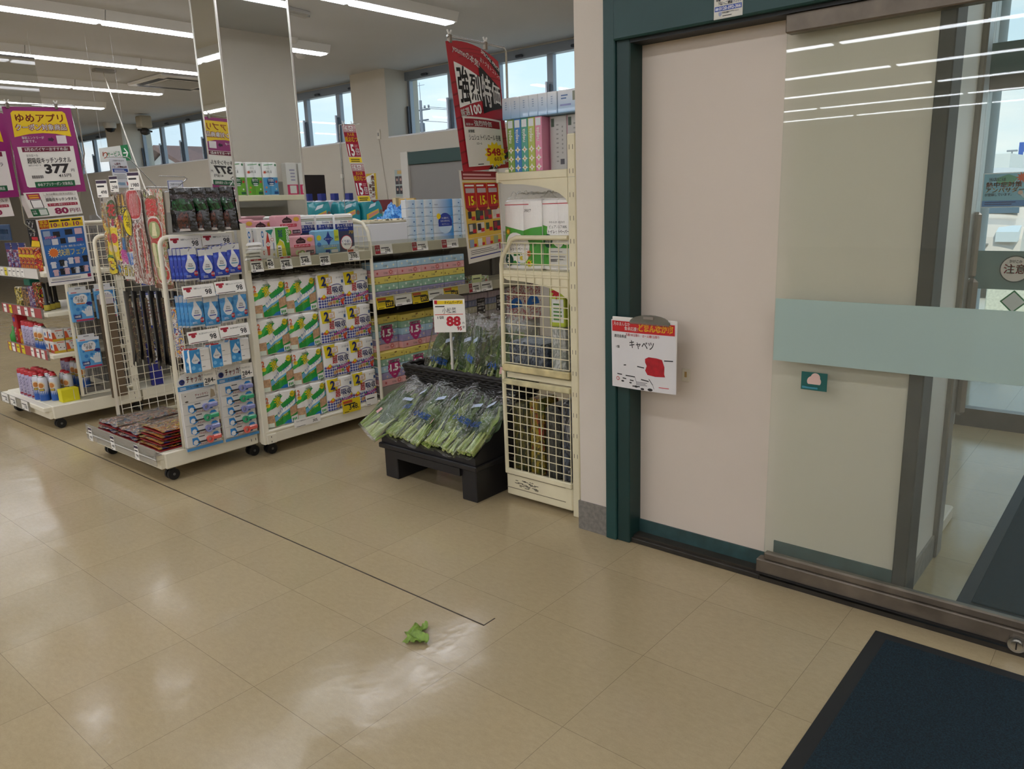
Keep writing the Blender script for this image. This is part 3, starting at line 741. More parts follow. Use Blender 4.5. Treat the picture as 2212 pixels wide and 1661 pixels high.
# ------------------------------------------------------------------ packs: builders (front faces local -Y, base at z = 0)
def roll_body(b, w, d, h, lobes, amp, mat, y0=0.0, topin=0.012):
    """film-wrapped rolls: plan outline bulges once per roll on the front, rounded shoulders"""
    n = 8*lobes
    def fy(x): return y0+amp*(1-abs(math.sin(PI*lobes*(x+w/2)/w))**0.7)
    out = [(-w/2+w*i/n, fy(-w/2+w*i/n)) for i in range(n+1)]+[(w/2, y0+d-0.02), (w/2-0.02, y0+d), (-w/2+0.02, y0+d), (-w/2, y0+d-0.02)]
    cx, cy = 0, y0+d/2
    rings = []
    for z, k in ((0.0, topin), (topin*0.7, 0.0), (h-topin*0.7, 0.0), (h, topin)):
        rings.append([(x-(k if x > cx else -k)*min(1, abs(x)/0.03), y-(k if y > cy else -k)*0.8, z) for x, y in out])
    m_ = len(out); vs = [p for r in rings for p in r]
    fs = [(i*m_+j, i*m_+(j+1) % m_, (i+1)*m_+(j+1) % m_, (i+1)*m_+j) for i in range(3) for j in range(m_)]
    b.add(vs, fs, mat, False)
    b.add(rings[0], [tuple(range(m_))[::-1]], mat); b.add(rings[3], [tuple(range(m_))], mat)
    return lambda u, v, l: (-w/2+u, fy(-w/2+u)-l-0.0004, v)
FW = F('f5f3ee'); GRN = F('1f9a3c'); GRN2 = F('3fb84e'); BLU = F('1e74b8'); LBL = F('6fb6dc'); TAN = M('c9a27c', 0.5, var=0.3, vs=60); ORA = F('d9622e'); YELF = F('e8d21e')
def roll_ends(b, w, d, h, n, mat, r=0.052):
    for i in range(n):
        for j in range(2):
            x = -w/2+w*(i+0.5)/n; y = d*(0.28+0.46*j)
            b.lathe([(r, h-0.004), (r, h+0.003), (r-0.006, h+0.007), (0.022, h+0.007), (0.020, h-0.01)], mat, 18, (x, y, 0))
def green_pack():
    w, d, h = 0.229, 0.225, 0.222
    t = thing('kitchen_roll_pack', '', 'kitchen paper')
    b = MB(); P = roll_body(b, w, d, h, 2, 0.016, FW)
    roll_ends(b, w, d, h, 2, FW)
    b.build('wrap', t)
    s = MB().art(P, w, h, 68, 0, 0.0009)
    s.poly([(0, 0.03), (1, 0.03), (1, 0.72), (0.62, 0.50), (0, 0.24)], GRN, 1)
    s.poly([(0.0, 0.46), (0.14, 0.54), (0.40, 0.82), (0.26, 0.85), (0.0, 0.55)], GRN2, 2)
    s.poly([(0.14, 0.53), (0.33, 0.60), (0.56, 0.86), (0.36, 0.86)], GRN, 2.2)
    s.poly([(0.48, 0.60), (0.80, 0.86), (1.0, 0.93), (1.0, 0.70), (0.56, 0.46)], GRN, 2)
    s.poly([(0.05, 0.22), (0.55, 0.46), (1.0, 0.76), (1.0, 0.60), (0.55, 0.30), (0.10, 0.10)], LBL, 2.4)
    s.poly([(0.0, 0.03), (0.24, 0.03), (0.22, 0.38), (0.0, 0.36)], TAN, 2.6)
    s.poly([(0.72, 0.22), (0.99, 0.30), (0.99, 0.54), (0.72, 0.48)], TAN, 2.6).poly([(0.74, 0.04), (0.99, 0.06), (0.99, 0.22), (0.74, 0.20)], FW, 2.6)
    s.poly([(0.52, 0.03), (0.80, 0.03), (0.80, 0.16), (0.62, 0.12)], BLU, 2.5)
    s.rect(0.01, 0.03, 0.20, 0.15, M('dfe8d8'), 2.8)
    s.text('nepia', 0.30, 0.86, 0.085, M('2f7a3c'), 2.6, w=0.23)
    s.text('激', 0.33, 0.55, 0.27, YELF, 3.2, w=0.23, rot=0.40, bold=0.035)
    s.text('吸収', 0.55, 0.66, 0.14, FW, 3.2, w=0.22, rot=0.5, bold=0.02)
    s.poly([(0.30, 0.36), (0.92, 0.70), (0.92, 0.58), (0.36, 0.27)], FW, 3.0).text('キッチンタオル', 0.36, 0.325, 0.095, M('2470b4'), 3.8, w=0.56, rot=0.50, bold=0.008)
    s.text('たっぷり吸収!', 0.36, 0.16, 0.07, YELF, 3.2, w=0.34, rot=0.42)
    s.disc(0.84, 0.86, 0.085, YELF, 3.2).text('No.1', 0.84, 0.83, 0.06, M('2d6b33'), 3.8, 'c', w=0.13)
    for u in (0.03, 0.935): s.text('2', u, 0.74, 0.16, ORA, 3.2, w=0.07, bold=0.03).text('倍', u+0.005, 0.66, 0.06, ORA, 3.2, w=0.05)
    s.disc(0.08, 0.66, 0.055, YELF, 2.9)
    for u in (0.77, 0.83, 0.89): s.rect(u, 0.08, u+0.04, 0.15, GRN, 3)
    s.build('printed_band', t)
    return t
GING = check('blue gingham', 'e6e6ea', '23308c', 55)
NV = F('25307e'); MAG = F('b0338a'); REDF = F('cf2330')
def purple_pack():
    w, d, h = 0.212, 0.225, 0.222
    t = thing('kitchen_roll_pack', '', 'kitchen paper')
    b = MB(); P = roll_body(b, w, d, h, 2, 0.012, FW)
    roll_ends(b, w, d, h, 2, FW, 0.049)
    b.build('wrap', t)
    s = MB().art(P, w, h, 72, 0, 0.0009)
    s.rect(0.0, 0.03, 0.9, 0.36, GING, 1).poly([(0.9, 0.03), (1, 0.03), (1, 0.42), (0.9, 0.42)], GING, 1)
    s.poly([(0.07, 0.60), (0.40, 0.62), (0.44, 0.99), (0.03, 0.98)], YELF, 1.5)
    s.text('2', 0.13, 0.68, 0.26, M('222a66'), 3, w=0.17, bold=0.045).text('倍巻', 0.20, 0.61, 0.07, M('222a66'), 3, w=0.13)
    s.rect(0.29, 0.72, 0.55, 0.91, M('dfb25a'), 2).rect(0.31, 0.74, 0.53, 0.89, FW, 2.4)
    for k in range(4): s.poly([(0.33+0.045*k, 0.76), (0.345+0.045*k, 0.76), (0.40+0.045*k, 0.86), (0.385+0.045*k, 0.86)], M('d0603a'), 3)
    s.text('エリエール', 0.68, 0.84, 0.055, M('44444a'), 2, w=0.30, slant=0.15)
    s.rect(0.88, 0.70, 0.97, 0.79, M('2e5a9a'), 2)
    for k in range(10):
        a0, a1 = PI*k/10, PI*(k+1)/10
        s.poly([(0.68+0.20*math.cos(a0), 0.60+0.09*math.sin(a0)), (0.68+0.20*math.cos(a1), 0.60+0.09*math.sin(a1)), (0.68+0.20*math.cos(a1), 0.58+0.09*math.sin(a1)), (0.68+0.20*math.cos(a0), 0.58+0.09*math.sin(a0))], NV, 2)
    s.text('超', 0.30, 0.40, 0.24, REDF, 3, w=0.22, bold=0.04)
    s.text('吸収', 0.54, 0.43, 0.18, M('1d2560'), 3, w=0.40, bold=0.03)
    s.text('キッチンタオル', 0.58, 0.36, 0.06, M('44444a'), 3, w=0.30)
    s.poly([(0.48, 0.21), (0.97, 0.30), (0.97, 0.38), (0.48, 0.28)], MAG, 2.4).text('100カット', 0.60, 0.255, 0.06, FW, 3, w=0.3, rot=0.12)
    s.star(0.42, 0.27, 0.055, 0.025, 6, FW, 3).disc(0.53, 0.28, 0.025, GRN2, 3)
    s.poly([(0.05, 0.30), (0.20, 0.42), (0.28, 0.33), (0.16, 0.26)], ORA, 2.2).disc(0.18, 0.36, 0.05, YELF, 2.6).disc(0.93, 0.38, 0.05, YELF, 2.2)
    for k, c in enumerate(('d8a86a', 'b85a3a', 'c78a58', '6f9a3c')):
        s.disc(0.36+0.10*k, 0.13+0.012*k, 0.065, M('d7b98f'), 2.2, 1, 10).disc(0.36+0.10*k, 0.13+0.012*k, 0.045, M(c), 2.8, 1, 10)
    s.disc(0.84, 0.17, 0.06, ORA, 2.4).disc(0.92, 0.20, 0.055, ORA, 2.4).disc(0.88, 0.11, 0.06, REDF, 2.6).disc(0.95, 0.12, 0.04, FW, 3).disc(0.95, 0.12, 0.02, NV, 3.6)
    s.build('printed_band', t)
    return t
gp, pp = green_pack(), purple_pack()
ROWN = ['bottom', 'second lowest', 'second highest', 'top']
GX = [2.590, 2.822]; PX = [3.046, 3.2605]
for c in range(2):
    for r in range(4):
        z = 0.166+0.2295*r
        jx = 0.001*(R.random()-0.5); dy = (0.0, 0.012)[c]+0.008*R.random()
        o = gp if (c == 0 and r == 0) else dup(gp)
        o.location = (GX[c]+jx-0.0005*r, KY+0.012+dy, z); o.rotation_euler = (0, 0, 0.006*(R.random()-0.5))
        o['label'] = f'white kitchen roll pack with green diagonal band, {("left", "right")[c]} stack, {ROWN[r]} row'; o['group'] = 'green banded kitchen roll packs'
        o = pp if (c == 0 and r == 0) else dup(pp)
        o.location = (PX[c]+jx, KY+0.02+dy, z); o.rotation_euler = (0, 0, 0.006*(R.random()-0.5))
        o['label'] = f'kitchen roll pack with blue gingham print, {("left", "right")[c]} stack, {ROWN[r]} row'; o['group'] = 'gingham kitchen roll packs'
# loose film crumpled on top of the stacks
def crumple(w, d, h, mat, seed, nm, label, cat, loc):
    def fn(u, v):
        p = Vector((u*5+seed, v*4, seed))
        e = min(1, 6*min(u, 1-u, v, 1-v)+0.1)
        return (-w/2+w*u, d*v, e*h*(0.45+0.9*abs(noise.noise(p))+0.3*abs(noise.noise(p*2.7))))
    o = MB().grid(fn, 26, 16, mat).build(nm, None, loc)
    return tag(o, label, cat, 'crumpled film tops')
for c, x in enumerate((2.59, 2.822, 3.046, 3.255)):
    crumple(0.20, 0.2, 0.028, CLEARF, c*3.1, 'film_wrap', f'clear crumpled film on the top kitchen roll pack, {ORD[c]} stack from left', 'film', (x, KY+0.03, 1.084))

# tissue boxes: bundles of five
IN = {'b': 'a9c8d8', 'p': 'dca4a2', 'y': 'dccb62', 'g': '8fb59a', 'v': '9a93b8'}
def tissue_bundle(order, badge=None, w=0.225, hb=0.05, d=0.115):
    t = thing('tissue_bundle', '', 'tissues')
    for i, c in enumerate(order):
        bm_ = F(IN[c], 0.12, 20)
        s = MB().box(-w/2, w/2, 0, d, hb*i+0.0008, hb*(i+1)-0.0008, bm_, 0.003)
        s.art(front(-w/2, hb*i), w, hb, 0, 0, 0.0005)
        if c == 'p':
            s.star(0.72, 0.55, 0.11, 0.045, 9, M('b83a34'), 1).star(0.72, 0.55, 0.06, 0.02, 9, M('e7b8ae'), 2).star(0.18, 0.5, 0.06, 0.02, 7, M('b83a34'), 1)
            s.star(0.9, 0.3, 0.05, 0.02, 6, M('e9c9c4'), 1)
        elif c == 'y':
            for u, v in ((0.06, 0.4), (0.22, 0.25), (0.62, 0.75), (0.9, 0.5)): s.star(u, v, 0.035, 0.018, 6, M('8a6a2a'), 1)
            s.disc(0.66, 0.8, 0.025, M('6f4a22'), 2)
        elif c == 'g':
            for u, v in ((0.15, 0.3), (0.3, 0.7), (0.62, 0.35), (0.8, 0.6), (0.93, 0.25)): s.star(u, v, 0.055, 0.02, 5, M('dfe6da'), 1)
        elif c == 'b':
            for u, v in ((0.17, 0.55), (0.85, 0.5), (0.6, 0.3), (0.4, 0.8)): s.star(u, v, 0.05, 0.02, 5, M('e8ece8'), 1).disc(u, v, 0.012, YEL, 2)
        else:
            for u, v in ((0.25, 0.4), (0.55, 0.6), (0.75, 0.35), (0.9, 0.6)): s.star(u, v, 0.05, 0.02, 6, M('d8d3e2'), 1).disc(u, v, 0.018, M('d8a23a'), 2)
        s.text('i:na', 0.44, 0.34, 0.36, M('5a564e'), 2, w=0.15, bold=0.0)
        s.build('tissue_box', t)
    if badge == '15':
        H = hb*5; P = front(-w/2, 0)
        s = MB().art(P, w, H, 0, 0, 0.001)
        MG = F('b3246c')
        s.star(0.55, 0.50, 0.27, 0.235, 18, MG, 1).poly([(0.36, 0.45), (0.74, 0.45), (0.66, 0.24), (0.55, 0.18), (0.44, 0.24)], MG, 1.3)
        s.poly([(0.32, 0.66), (0.78, 0.66), (0.76, 0.74), (0.34, 0.74)], MG, 1)
        s.text('たっぷり使える!', 0.55, 0.665, 0.06, FW, 2, 'c', w=0.40).text('1.5', 0.54, 0.42, 0.20, FW, 2, 'c', w=0.33, bold=0.045).text('約', 0.335, 0.45, 0.06, FW, 2).text('倍', 0.72, 0.44, 0.07, FW, 2).text('i:na', 0.55, 0.29, 0.05, FW, 2, 'c')
        s.build('badge', t)
    return t
ta = tissue_bundle('vgypb'); n = 0
for k in range(4):
    o = ta if k == 0 else dup(ta)
    o.location = (3.50+0.2265*k, KY+0.012+0.006*R.random(), 0.8655)
    o['label'] = f'flowery five-box tissue bundle, blue box on top, {ORD[k]} from left on the middle shelf'; o['group'] = 'flowery tissue bundles on the middle shelf'
tb = tissue_bundle('pvbgy', '15', 0.232, 0.0485)
for k, (x, z, y) in enumerate(((3.51, 0.488, 0.07), (3.745, 0.486, 0.03), (3.98, 0.486, 0.03), (3.512, 0.17, 0.02), (3.747, 0.17, 0.02), (3.982, 0.17, 0.02))):
    o = tb if k == 0 else dup(tb)
    o.location = (x, KY+y, z if k < 3 else 0.2435); o['label'] = f'tissue bundle with magenta 1.5 badge, yellow box on top, {("upper", "lower")[k//3]} row, {ORD[k % 3]} from left'; o['group'] = 'badged tissue bundles on the bottom shelf'
    if k < 3: o.location.z = 0.487
# low plinth the lower bundles stand on
tag(MB().box(4.095, 5.2, KY+0.012, KY+0.42, 0.166, 0.4925, M('8a857c', 0.5)).build('shelf_riser'), 'tall grey riser under the mauve tissue bundles', 'riser')
tag(MB().box(3.39, 4.09, KY+0.012, KY+0.42, 0.166, 0.243, M('8a857c', 0.5)).build('shelf_riser'), 'low grey riser under the bottom row of tissue bundles', 'riser')
def mauve_bundle():
    w, hb = 0.225, 0.0505
    t = thing('tissue_bundle', '', 'tissues')
    for i, c in enumerate(('9c8e98', '6d5c58', '97908c', '9a947c', '6f7590', 'a3959f')):
        b = MB().box(-w/2, w/2, 0, 0.115, hb*i+0.0008, hb*(i+1)-0.0008, F(c, 0.15, 25), 0.003).art(front(-w/2, hb*i), w, hb, 0, 0, 0.0005)
        for q in range(6):
            u = 0.06+0.16*q; b.poly([(u, 0.2), (u+0.012, 0.2), (u+0.05, 0.8), (u+0.03, 0.8)], M('b9b3b4'), 1)
        b.build('tissue_box', t)
    s = MB().art(front(-w/2, 0), w, hb*6, 0, 0, 0.001); BK = M('231d1f', 0.4)
    s.rect(0.42, 0.45, 0.85, 0.86, BK, 1).text('220組', 0.635, 0.65, 0.10, WHITE, 2, 'c', w=0.36).text('×5個パック', 0.635, 0.57, 0.05, WHITE, 2, 'c', w=0.3).text('たっぷり入った', 0.635, 0.79, 0.035, WHITE, 2, 'c', w=0.3)
    s.disc(0.49, 0.49, 0.03, WHITE, 2).disc(0.79, 0.52, 0.035, WHITE, 2).build('badge', t)
    return t
tm = mauve_bundle()
for k, x in enumerate((4.18, 4.412, 4.644)):
    if True:
        o = tm if k == 0 else dup(tm)
        o.location = (x+0.02, KY+0.02, 0.4935); o['label'] = f'mauve grey tissue bundle with black 220 badge, {ORD[k]} from left behind the vegetable stand'; o['group'] = 'mauve tissue bundles'

# blue and white tissue packs on the upper tissue shelf
WB = F('dfe3e6', 0.15, 20)
def grad(name, c1, c2, axis=0, lo=0.0, hi=1.0):
    mt = bpy.data.materials.new(name); mt.use_nodes = True; N = mt.node_tree.nodes; L = mt.node_tree.links; b = N['Principled BSDF']
    t = N.new('ShaderNodeTexCoord'); s = N.new('ShaderNodeSeparateXYZ'); L.new(t.outputs['Object'], s.inputs[0])
    r = N.new('ShaderNodeMapRange'); r.inputs[1].default_value = lo; r.inputs[2].default_value = hi; L.new(s.outputs[axis], r.inputs[0])
    x = N.new('ShaderNodeMix'); x.data_type = 'RGBA'; x.inputs[6].default_value = lin(c1); x.inputs[7].default_value = lin(c2)
    L.new(r.outputs[0], x.inputs[0]); L.new(x.outputs[2], b.inputs['Base Color']); b.inputs['Roughness'].default_value = 0.35; b.inputs['Coat Weight'].default_value = 0.4
    return mt
GBL = grad('printed blue fade', 'd9dee2', '3f8fd0', 0, -0.09, 0.09)
GBL2 = grad('printed pale fade', 'e2e6e8', 'a5cbe6', 0, -0.03, 0.05)
def end_stack():
    t = thing('tissue_bundle', '', 'tissues')
    for i in range(5):
        b = MB().box(-0.046, 0.046, 0, 0.05, 0.062*i+0.0006, 0.062*(i+1)-0.0006, GBL2, 0.003).art(front(-0.046, 0.062*i), 0.092, 0.062, 0, 0, 0.0005)
        b.rect(0.70, 0.45, 0.85, 0.58, M('4a70a8'), 1).bars(0.2, 0.1, 0.7, 0.25, 1, M('9fb5cc'), 1)
        b.build('tissue_box', t)
    return t
es = end_stack()
for k, x in enumerate((3.79, 3.884, 3.978)):
    o = es if k == 0 else dup(es)
    o.location = (x, KY+0.035+0.01*k, 1.2165); o['label'] = f'white and blue tissue bundle standing end-on, {ORD[k]} from left'; o['group'] = 'end-on tissue bundles'
t = thing('tissue_bundle', 'blue tissue bundle with dark blue circle facing the aisle', 'tissues', (4.135, KY+0.06, 1.2165))
for i in range(5):
    MB().box(-0.107, 0.107, 0, 0.12, 0.062*i+0.0006, 0.062*(i+1)-0.0006, GBL, 0.003).build('tissue_box', t)
s = MB().art(front(-0.107, 0), 0.214, 0.31, 0, 0, 0.0008)
DB = M('2a3f96', 0.35)
s.disc(0.58, 0.42, 0.34, M('c3d8ea', 0.3), 1, 1, 28).poly([(0.58+0.34*math.cos(PI*k/14), 0.44+0.235*math.sin(PI*k/14)) for k in range(15)], DB, 2).rect(0.25, 0.36, 0.91, 0.445, DB, 2)
s.disc(0.27, 0.60, 0.10, YEL, 3).text('ひと触れで、', 0.58, 0.53, 0.045, WHITE, 3, 'c', w=0.35, bold=0).text('ちがいがわかる。', 0.58, 0.46, 0.045, WHITE, 3, 'c', w=0.46, bold=0).text('ネピアティシュ', 0.58, 0.39, 0.035, WHITE, 3, 'c', w=0.36, bold=0).text('nepia', 0.1, 0.86, 0.04, M('7b7f92'), 2, w=0.16)
s.build('badge', t)
for k, x in enumerate((4.30, 4.40)):
    o = dup(es, (x, KY+0.08, 1.2165), 0, ('white and blue tissue bundle half hidden behind the red flyer', 'white and blue tissue bundle fully behind the red flyer')[k])
# long white carton and what lies on it
b = MB().box(3.40, 3.735, KY+0.02, KY+0.24, 1.2165, 1.375, M('e2e3e6', 0.4), 0.004)
tag(b.build('white_carton'), 'long white carton on the upper shelf beside the tissue bundles', 'carton')
b = MB().box(3.401, 3.734, KY+0.024, KY+0.23, 1.3765, 1.394, M('cfc7ae', 0.5), 0.004)
for q in range(22):
    x = 3.41+0.30*R.random(); b.box(x, x+0.015, KY+0.03, KY+0.05+0.15*R.random(), 1.392, 1.398+0.005*R.random(), M(R.choice(('e8e2cc', 'cdb98a', 'e9dfc3'))))
tag(b.build('flat_pack'), 'flat beige printed pack lying on the long white carton', 'pack')
BLUF = busy('crumpled blue', ('1f6fc0', '2f86d6', '6fb4ea', '2a78c8', '1b5fae'), 16, (1, 1, 1), 0.3)
def pile(u, v):
    e = min(1, 5*min(u, 1-u, v, 1-v)+0.02)
    p = Vector((u*6, v*4, 2.2))
    return (3.60+0.40*u, 4.27+0.20*v, 1.2165+e*1.9*(0.05+0.09*min(1, 1.6*u)+0.05*noise.noise(p)+0.02*noise.noise(p*3)))
b = MB().grid(pile, 40, 18, BLUF)
tag(b.build('blue_bag'), 'crumpled bright blue plastic packs heaped behind the white carton', 'pack')
# nappy packs on the shelf behind
NAP = F('188c94', 0.3, 14); NAPD = F('0d5f48', 0.3, 14)
def nappy(c, badge):
    t = thing('nappy_pack', '', 'nappies'); w, d, h = 0.20, 0.13, 0.20
    def fn(u, v):
        a = 2*PI*u; k = 1-0.35*max(0, v-0.75)*4*(1 if abs(math.sin(a)) > 0.5 else 0.6)
        x = w/2*max(-1, min(1, 1.3*math.cos(a))); y = d/2*max(-1, min(1, 1.3*math.sin(a)))*k
        return (x, d/2+y, h*v+0.012*math.sin(9*x*10+c)*max(0, v-0.8)*4)
    b = MB().grid(fn, 32, 10, NAP)
    b.add([fn(i/32, 1) for i in range(32)], [tuple(range(32))], NAP)
    b.build('pack', t)
    s = MB().art(front(-0.09, 0.0), 0.18, 0.15, 0, 0, 0.001)
    s.poly([(0.02, 0.42), (0.75, 0.75), (0.75, 0.98), (0.02, 0.70)], M('d9b83a'), 1).poly([(0.14, 0.52), (0.72, 0.78), (0.72, 0.90), (0.14, 0.68)], M('d98a76'), 2)
    s.disc(0.87, 0.82, 0.09, M('6f5a4a'), 2, 1.1, 12)
    if badge:
        s.poly([(0.02, 0.0), (0.98, 0.0), (0.98, 0.15), (0.7, 0.42), (0.3, 0.40), (0.02, 0.15)], M('e4e6ea'), 1.5).disc(0.55, 0.33, 0.23, M('c8687a'), 2.2, 0.55).disc(0.55, 0.33, 0.21, WHITE, 2.8, 0.52).text('ライフリー', 0.55, 0.27, 0.12, INK, 3.4, 'c', w=0.34).text('うす型軽快', 0.5, 0.02, 0.16, M('1f2c6a'), 3.4, 'c', w=0.85, bold=0.03)
    s.poly([(0.15, 0.98), (0.55, 1.12), (0.62, 1.28), (0.3, 1.2)], M('dfe7ea'), 2)
    s.build('print', t)
    return t
for k, (x, y, z, rz) in enumerate(((3.50, 4.80, 1.327, 0.05), (3.75, 4.78, 1.327, -0.04), (3.965, 4.76, 1.327, 0.08))):
    o = nappy(k, k == 2); o.location = (x, y, z); o.rotation_euler = (0, 0, rz)
    o['label'] = f'teal nappy pack on the shelf behind, {ORD[k]} from left'; o['group'] = 'teal nappy packs'
for k, x in enumerate((3.52, 3.64, 3.76, 3.90)):
    b = MB().box(-0.02, 0.02, 0, 0.05, 0, 0.05, M('27307e')).box(-0.05, 0.05, 0, 0.06, -0.22, 0.0, M('c9cdd6'), 0.01)
    o = b.build('bottle_pack', None, (x, 4.95, 1.548)); tag(o, f'navy topped refill pack just behind the nappy packs, {ORD[k]} from left', 'pack', 'navy topped packs behind the nappies')

# upper kitchen shelf: towels, drawer liners, wipes
PINK = F('e0a3ab', 0.3, 25); PINK2 = F('d88e9a', 0.3, 25); HOSHI = F('7db6d6', 0.3, 25); WHF = F('f2f0ea', 0.25, 25)
SZ = 1.206
def pink_pack():
    w, d, h = 0.185, 0.09, 0.125
    t = thing('paper_towel_pack', '', 'kitchen paper')
    b = MB(); P = roll_body(b, w, d, h, 1, 0.006, PINK); b.build('wrap', t)
    s = MB().art(P, w, h, 60, 0, 0.0006); BR = M('3d2226')
    s.poly([(0.26, 0.62), (0.60, 0.62), (0.62, 0.74), (0.54, 0.84), (0.46, 0.88), (0.43, 0.95), (0.40, 0.88), (0.32, 0.84), (0.24, 0.74)], BR, 1).text('ラグジュアリー', 0.43, 0.67, 0.10, PINK, 2, 'c', w=0.30)
    s.rect(0.16, 0.42, 0.80, 0.56, M('c22a45'), 1).text('キッチンペーパー', 0.48, 0.44, 0.10, WHITE, 2, 'c', w=0.56)
    s.disc(0.80, 0.78, 0.12, M('e2b040'), 1, 0.6).disc(0.28, 0.18, 0.09, M('c9d8a0'), 1, 1).disc(0.45, 0.16, 0.11, M('7f9a4a'), 1, 0.8).disc(0.32, 0.16, 0.05, M('b06a5a'), 2).disc(0.45, 0.16, 0.05, M('d8e0b0'), 2)
    s.rect(0.60, 0.08, 0.93, 0.26, M('4a2a3c'), 1).text('100枚×3個', 0.765, 0.12, 0.08, WHITE, 2, 'c', w=0.27)
    s.build('print', t); return t
pk = pink_pack(); n = 0
for x, y, z, l in ((2.845, KY+0.004, 0, 'front one beside the green box'), (2.825, KY+0.105, 0.0, 'lower one of the rear pair in the middle'), (2.825, KY+0.10, 0.126, 'upper one with the crumpled top in the middle'), (2.555, KY+0.20, 0.11, 'left one in front of the mirror'), (2.70, KY+0.20, 0.10, 'small one between the mirror and the middle stack')):
    o = pk if n == 0 else dup(pk)
    o.location = (x, y, SZ+z); o['label'] = 'pink kitchen paper pack, '+l; o['group'] = 'pink kitchen paper packs'; n += 1
for k, (x, z, hh) in enumerate(((2.555, 0, 0.109), (2.70, 0, 0.099))):
    tag(MB().box(-0.07, 0.07, 0, 0.09, 0, hh, WHF, 0.012).build('paper_towel_pack', None, (x, KY+0.20, SZ)), ('plain white paper pack hidden under the left pink pack', 'plain white paper pack hidden under the small pink pack')[k], 'kitchen paper')
w, d, h = 0.185, 0.085, 0.15
t = thing('paper_towel_pack', 'sky blue paper towel pack with dark blue star at the front', 'kitchen paper', (3.035, KY+0.002, SZ))
b = MB(); P = roll_body(b, w, d, h, 1, 0.006, HOSHI); b.build('wrap', t)
s = MB().art(P, w, h, 60, 0, 0.0006); DKB = M('253f8e')
s.poly([(0.52, 0.95), (0.60, 0.72), (0.73, 0.62), (0.60, 0.52), (0.52, 0.32), (0.44, 0.52), (0.31, 0.62), (0.44, 0.72)], DKB, 1).text('エリエール', 0.52, 0.58, 0.07, WHITE, 2, 'c', w=0.30)
s.disc(0.14, 0.68, 0.09, M('c9cc3a'), 1).disc(0.13, 0.40, 0.08, M('3f78b8'), 1).rect(0.78, 0.52, 0.98, 0.98, M('c6cf3c'), 1).text('200', 0.88, 0.62, 0.1, M('2a5a34'), 2, 'c', w=0.15)
s.text('ペーパータオル', 0.57, 0.26, 0.10, WHITE, 2, 'c', w=0.62).rect(0.3, 0.20, 0.85, 0.24, M('c9cc3a'), 1).disc(0.42, 0.1, 0.06, DKB, 1).disc(0.5, 0.1, 0.06, DKB, 1).rect(0.6, 0.03, 0.9, 0.16, WHITE, 1)
s.build('print', t)
# reusable towel packs, navy and white, row at the right
def navy_pack():
    w, d, h = 0.145, 0.05, 0.245
    t = thing('paper_towel_pack', '', 'kitchen paper')
    b = MB(); P = roll_body(b, w, d, h, 1, 0.008, WHF); b.build('wrap', t)
    s = MB().art(P, w, h, 60, 0, 0.0006); NB = M('1f3384', 0.4)
    s.rect(0, 0.0, 1, 0.70, M('3a4058', 0.4), 0.6).rect(0, 0.88, 1, 0.90, M('7a7f55'), 1).rect(0, 0.845, 1, 0.86, M('6a8a6a'), 1).text('Scottie', 0.45, 0.77, 0.055, M('3f3f86'), 1, 'c', w=0.36).text('洗って', 0.82, 0.775, 0.04, RED, 1, 'c', w=0.2)
    s.rect(0, 0.55, 1, 0.74, NB, 1.2).text('洗って使える', 0.5, 0.655, 0.075, WHITE, 2, 'c', w=0.86).text('ペーパータオル', 0.38, 0.59, 0.045, WHITE, 2, 'c', w=0.55).text('70', 0.80, 0.47, 0.085, M('c9a832'), 2.4, 'c', w=0.28, slant=0.2)
    s.disc(0.52, 0.24, 0.33, RED, 1.6, 1, 28).disc(0.52, 0.24, 0.30, WHITE, 2.2, 1, 28).text('くり返し', 0.52, 0.235, 0.075, M('24307a'), 3, 'c', w=0.52).text('使える', 0.52, 0.17, 0.045, M('24307a'), 3, 'c', w=0.3)
    s.poly([(0.6, 0.02), (1, 0.02), (1, 0.14), (0.8, 0.12)], WHITE, 1.5).build('print', t); return t
nv = navy_pack()
for k, (x, y) in enumerate(((3.215, KY+0.05), (3.11, KY+0.105), (3.02, KY+0.16), (2.93, KY+0.215))):
    o = nv if k == 0 else dup(nv)
    o.location = (x+0.0, y, SZ); o['label'] = f'white and navy reusable towel pack, {ORD[k]} from right on the upper shelf'; o['group'] = 'navy reusable towel packs'
# green cling film box and white utensil boxes
t = thing('wrap_box', 'tall green and white paper towel box with 200 count', 'box', (2.70, KY+0.004, SZ))
w, h = 0.105, 0.185
s = MB().box(-w/2, w/2, 0, 0.06, 0, h, M('e3e3da', 0.4), 0.003).art(front(-w/2, 0), w, h, 0, 0, 0.0006)
s.poly([(0.1, 0.30), (0.35, 0.62), (0.6, 0.52), (0.75, 0.05), (0.98, 0.03), (0.98, 0.97), (0.1, 0.97)], M('4f9a2c', 0.4), 1).poly([(0.1, 0.03), (0.7, 0.03), (0.68, 0.3), (0.55, 0.50), (0.35, 0.58), (0.1, 0.40)], M('d9d03a'), 1.5).rect(0.16, 0.04, 0.42, 0.40, WHITE, 2)
s.text('Scottie', 0.80, 0.93, 0.13, WHITE, 3, 'l', w=0.80, rot=-PI/2, bold=0.02).text('200', 0.28, 0.90, 0.16, M('1d3f74'), 3, 'l', w=0.42, rot=-PI/2, bold=0.02)
s.bars(0.18, 0.06, 0.4, 0.38, 4, M('55604a'), 3).build('carton', t)
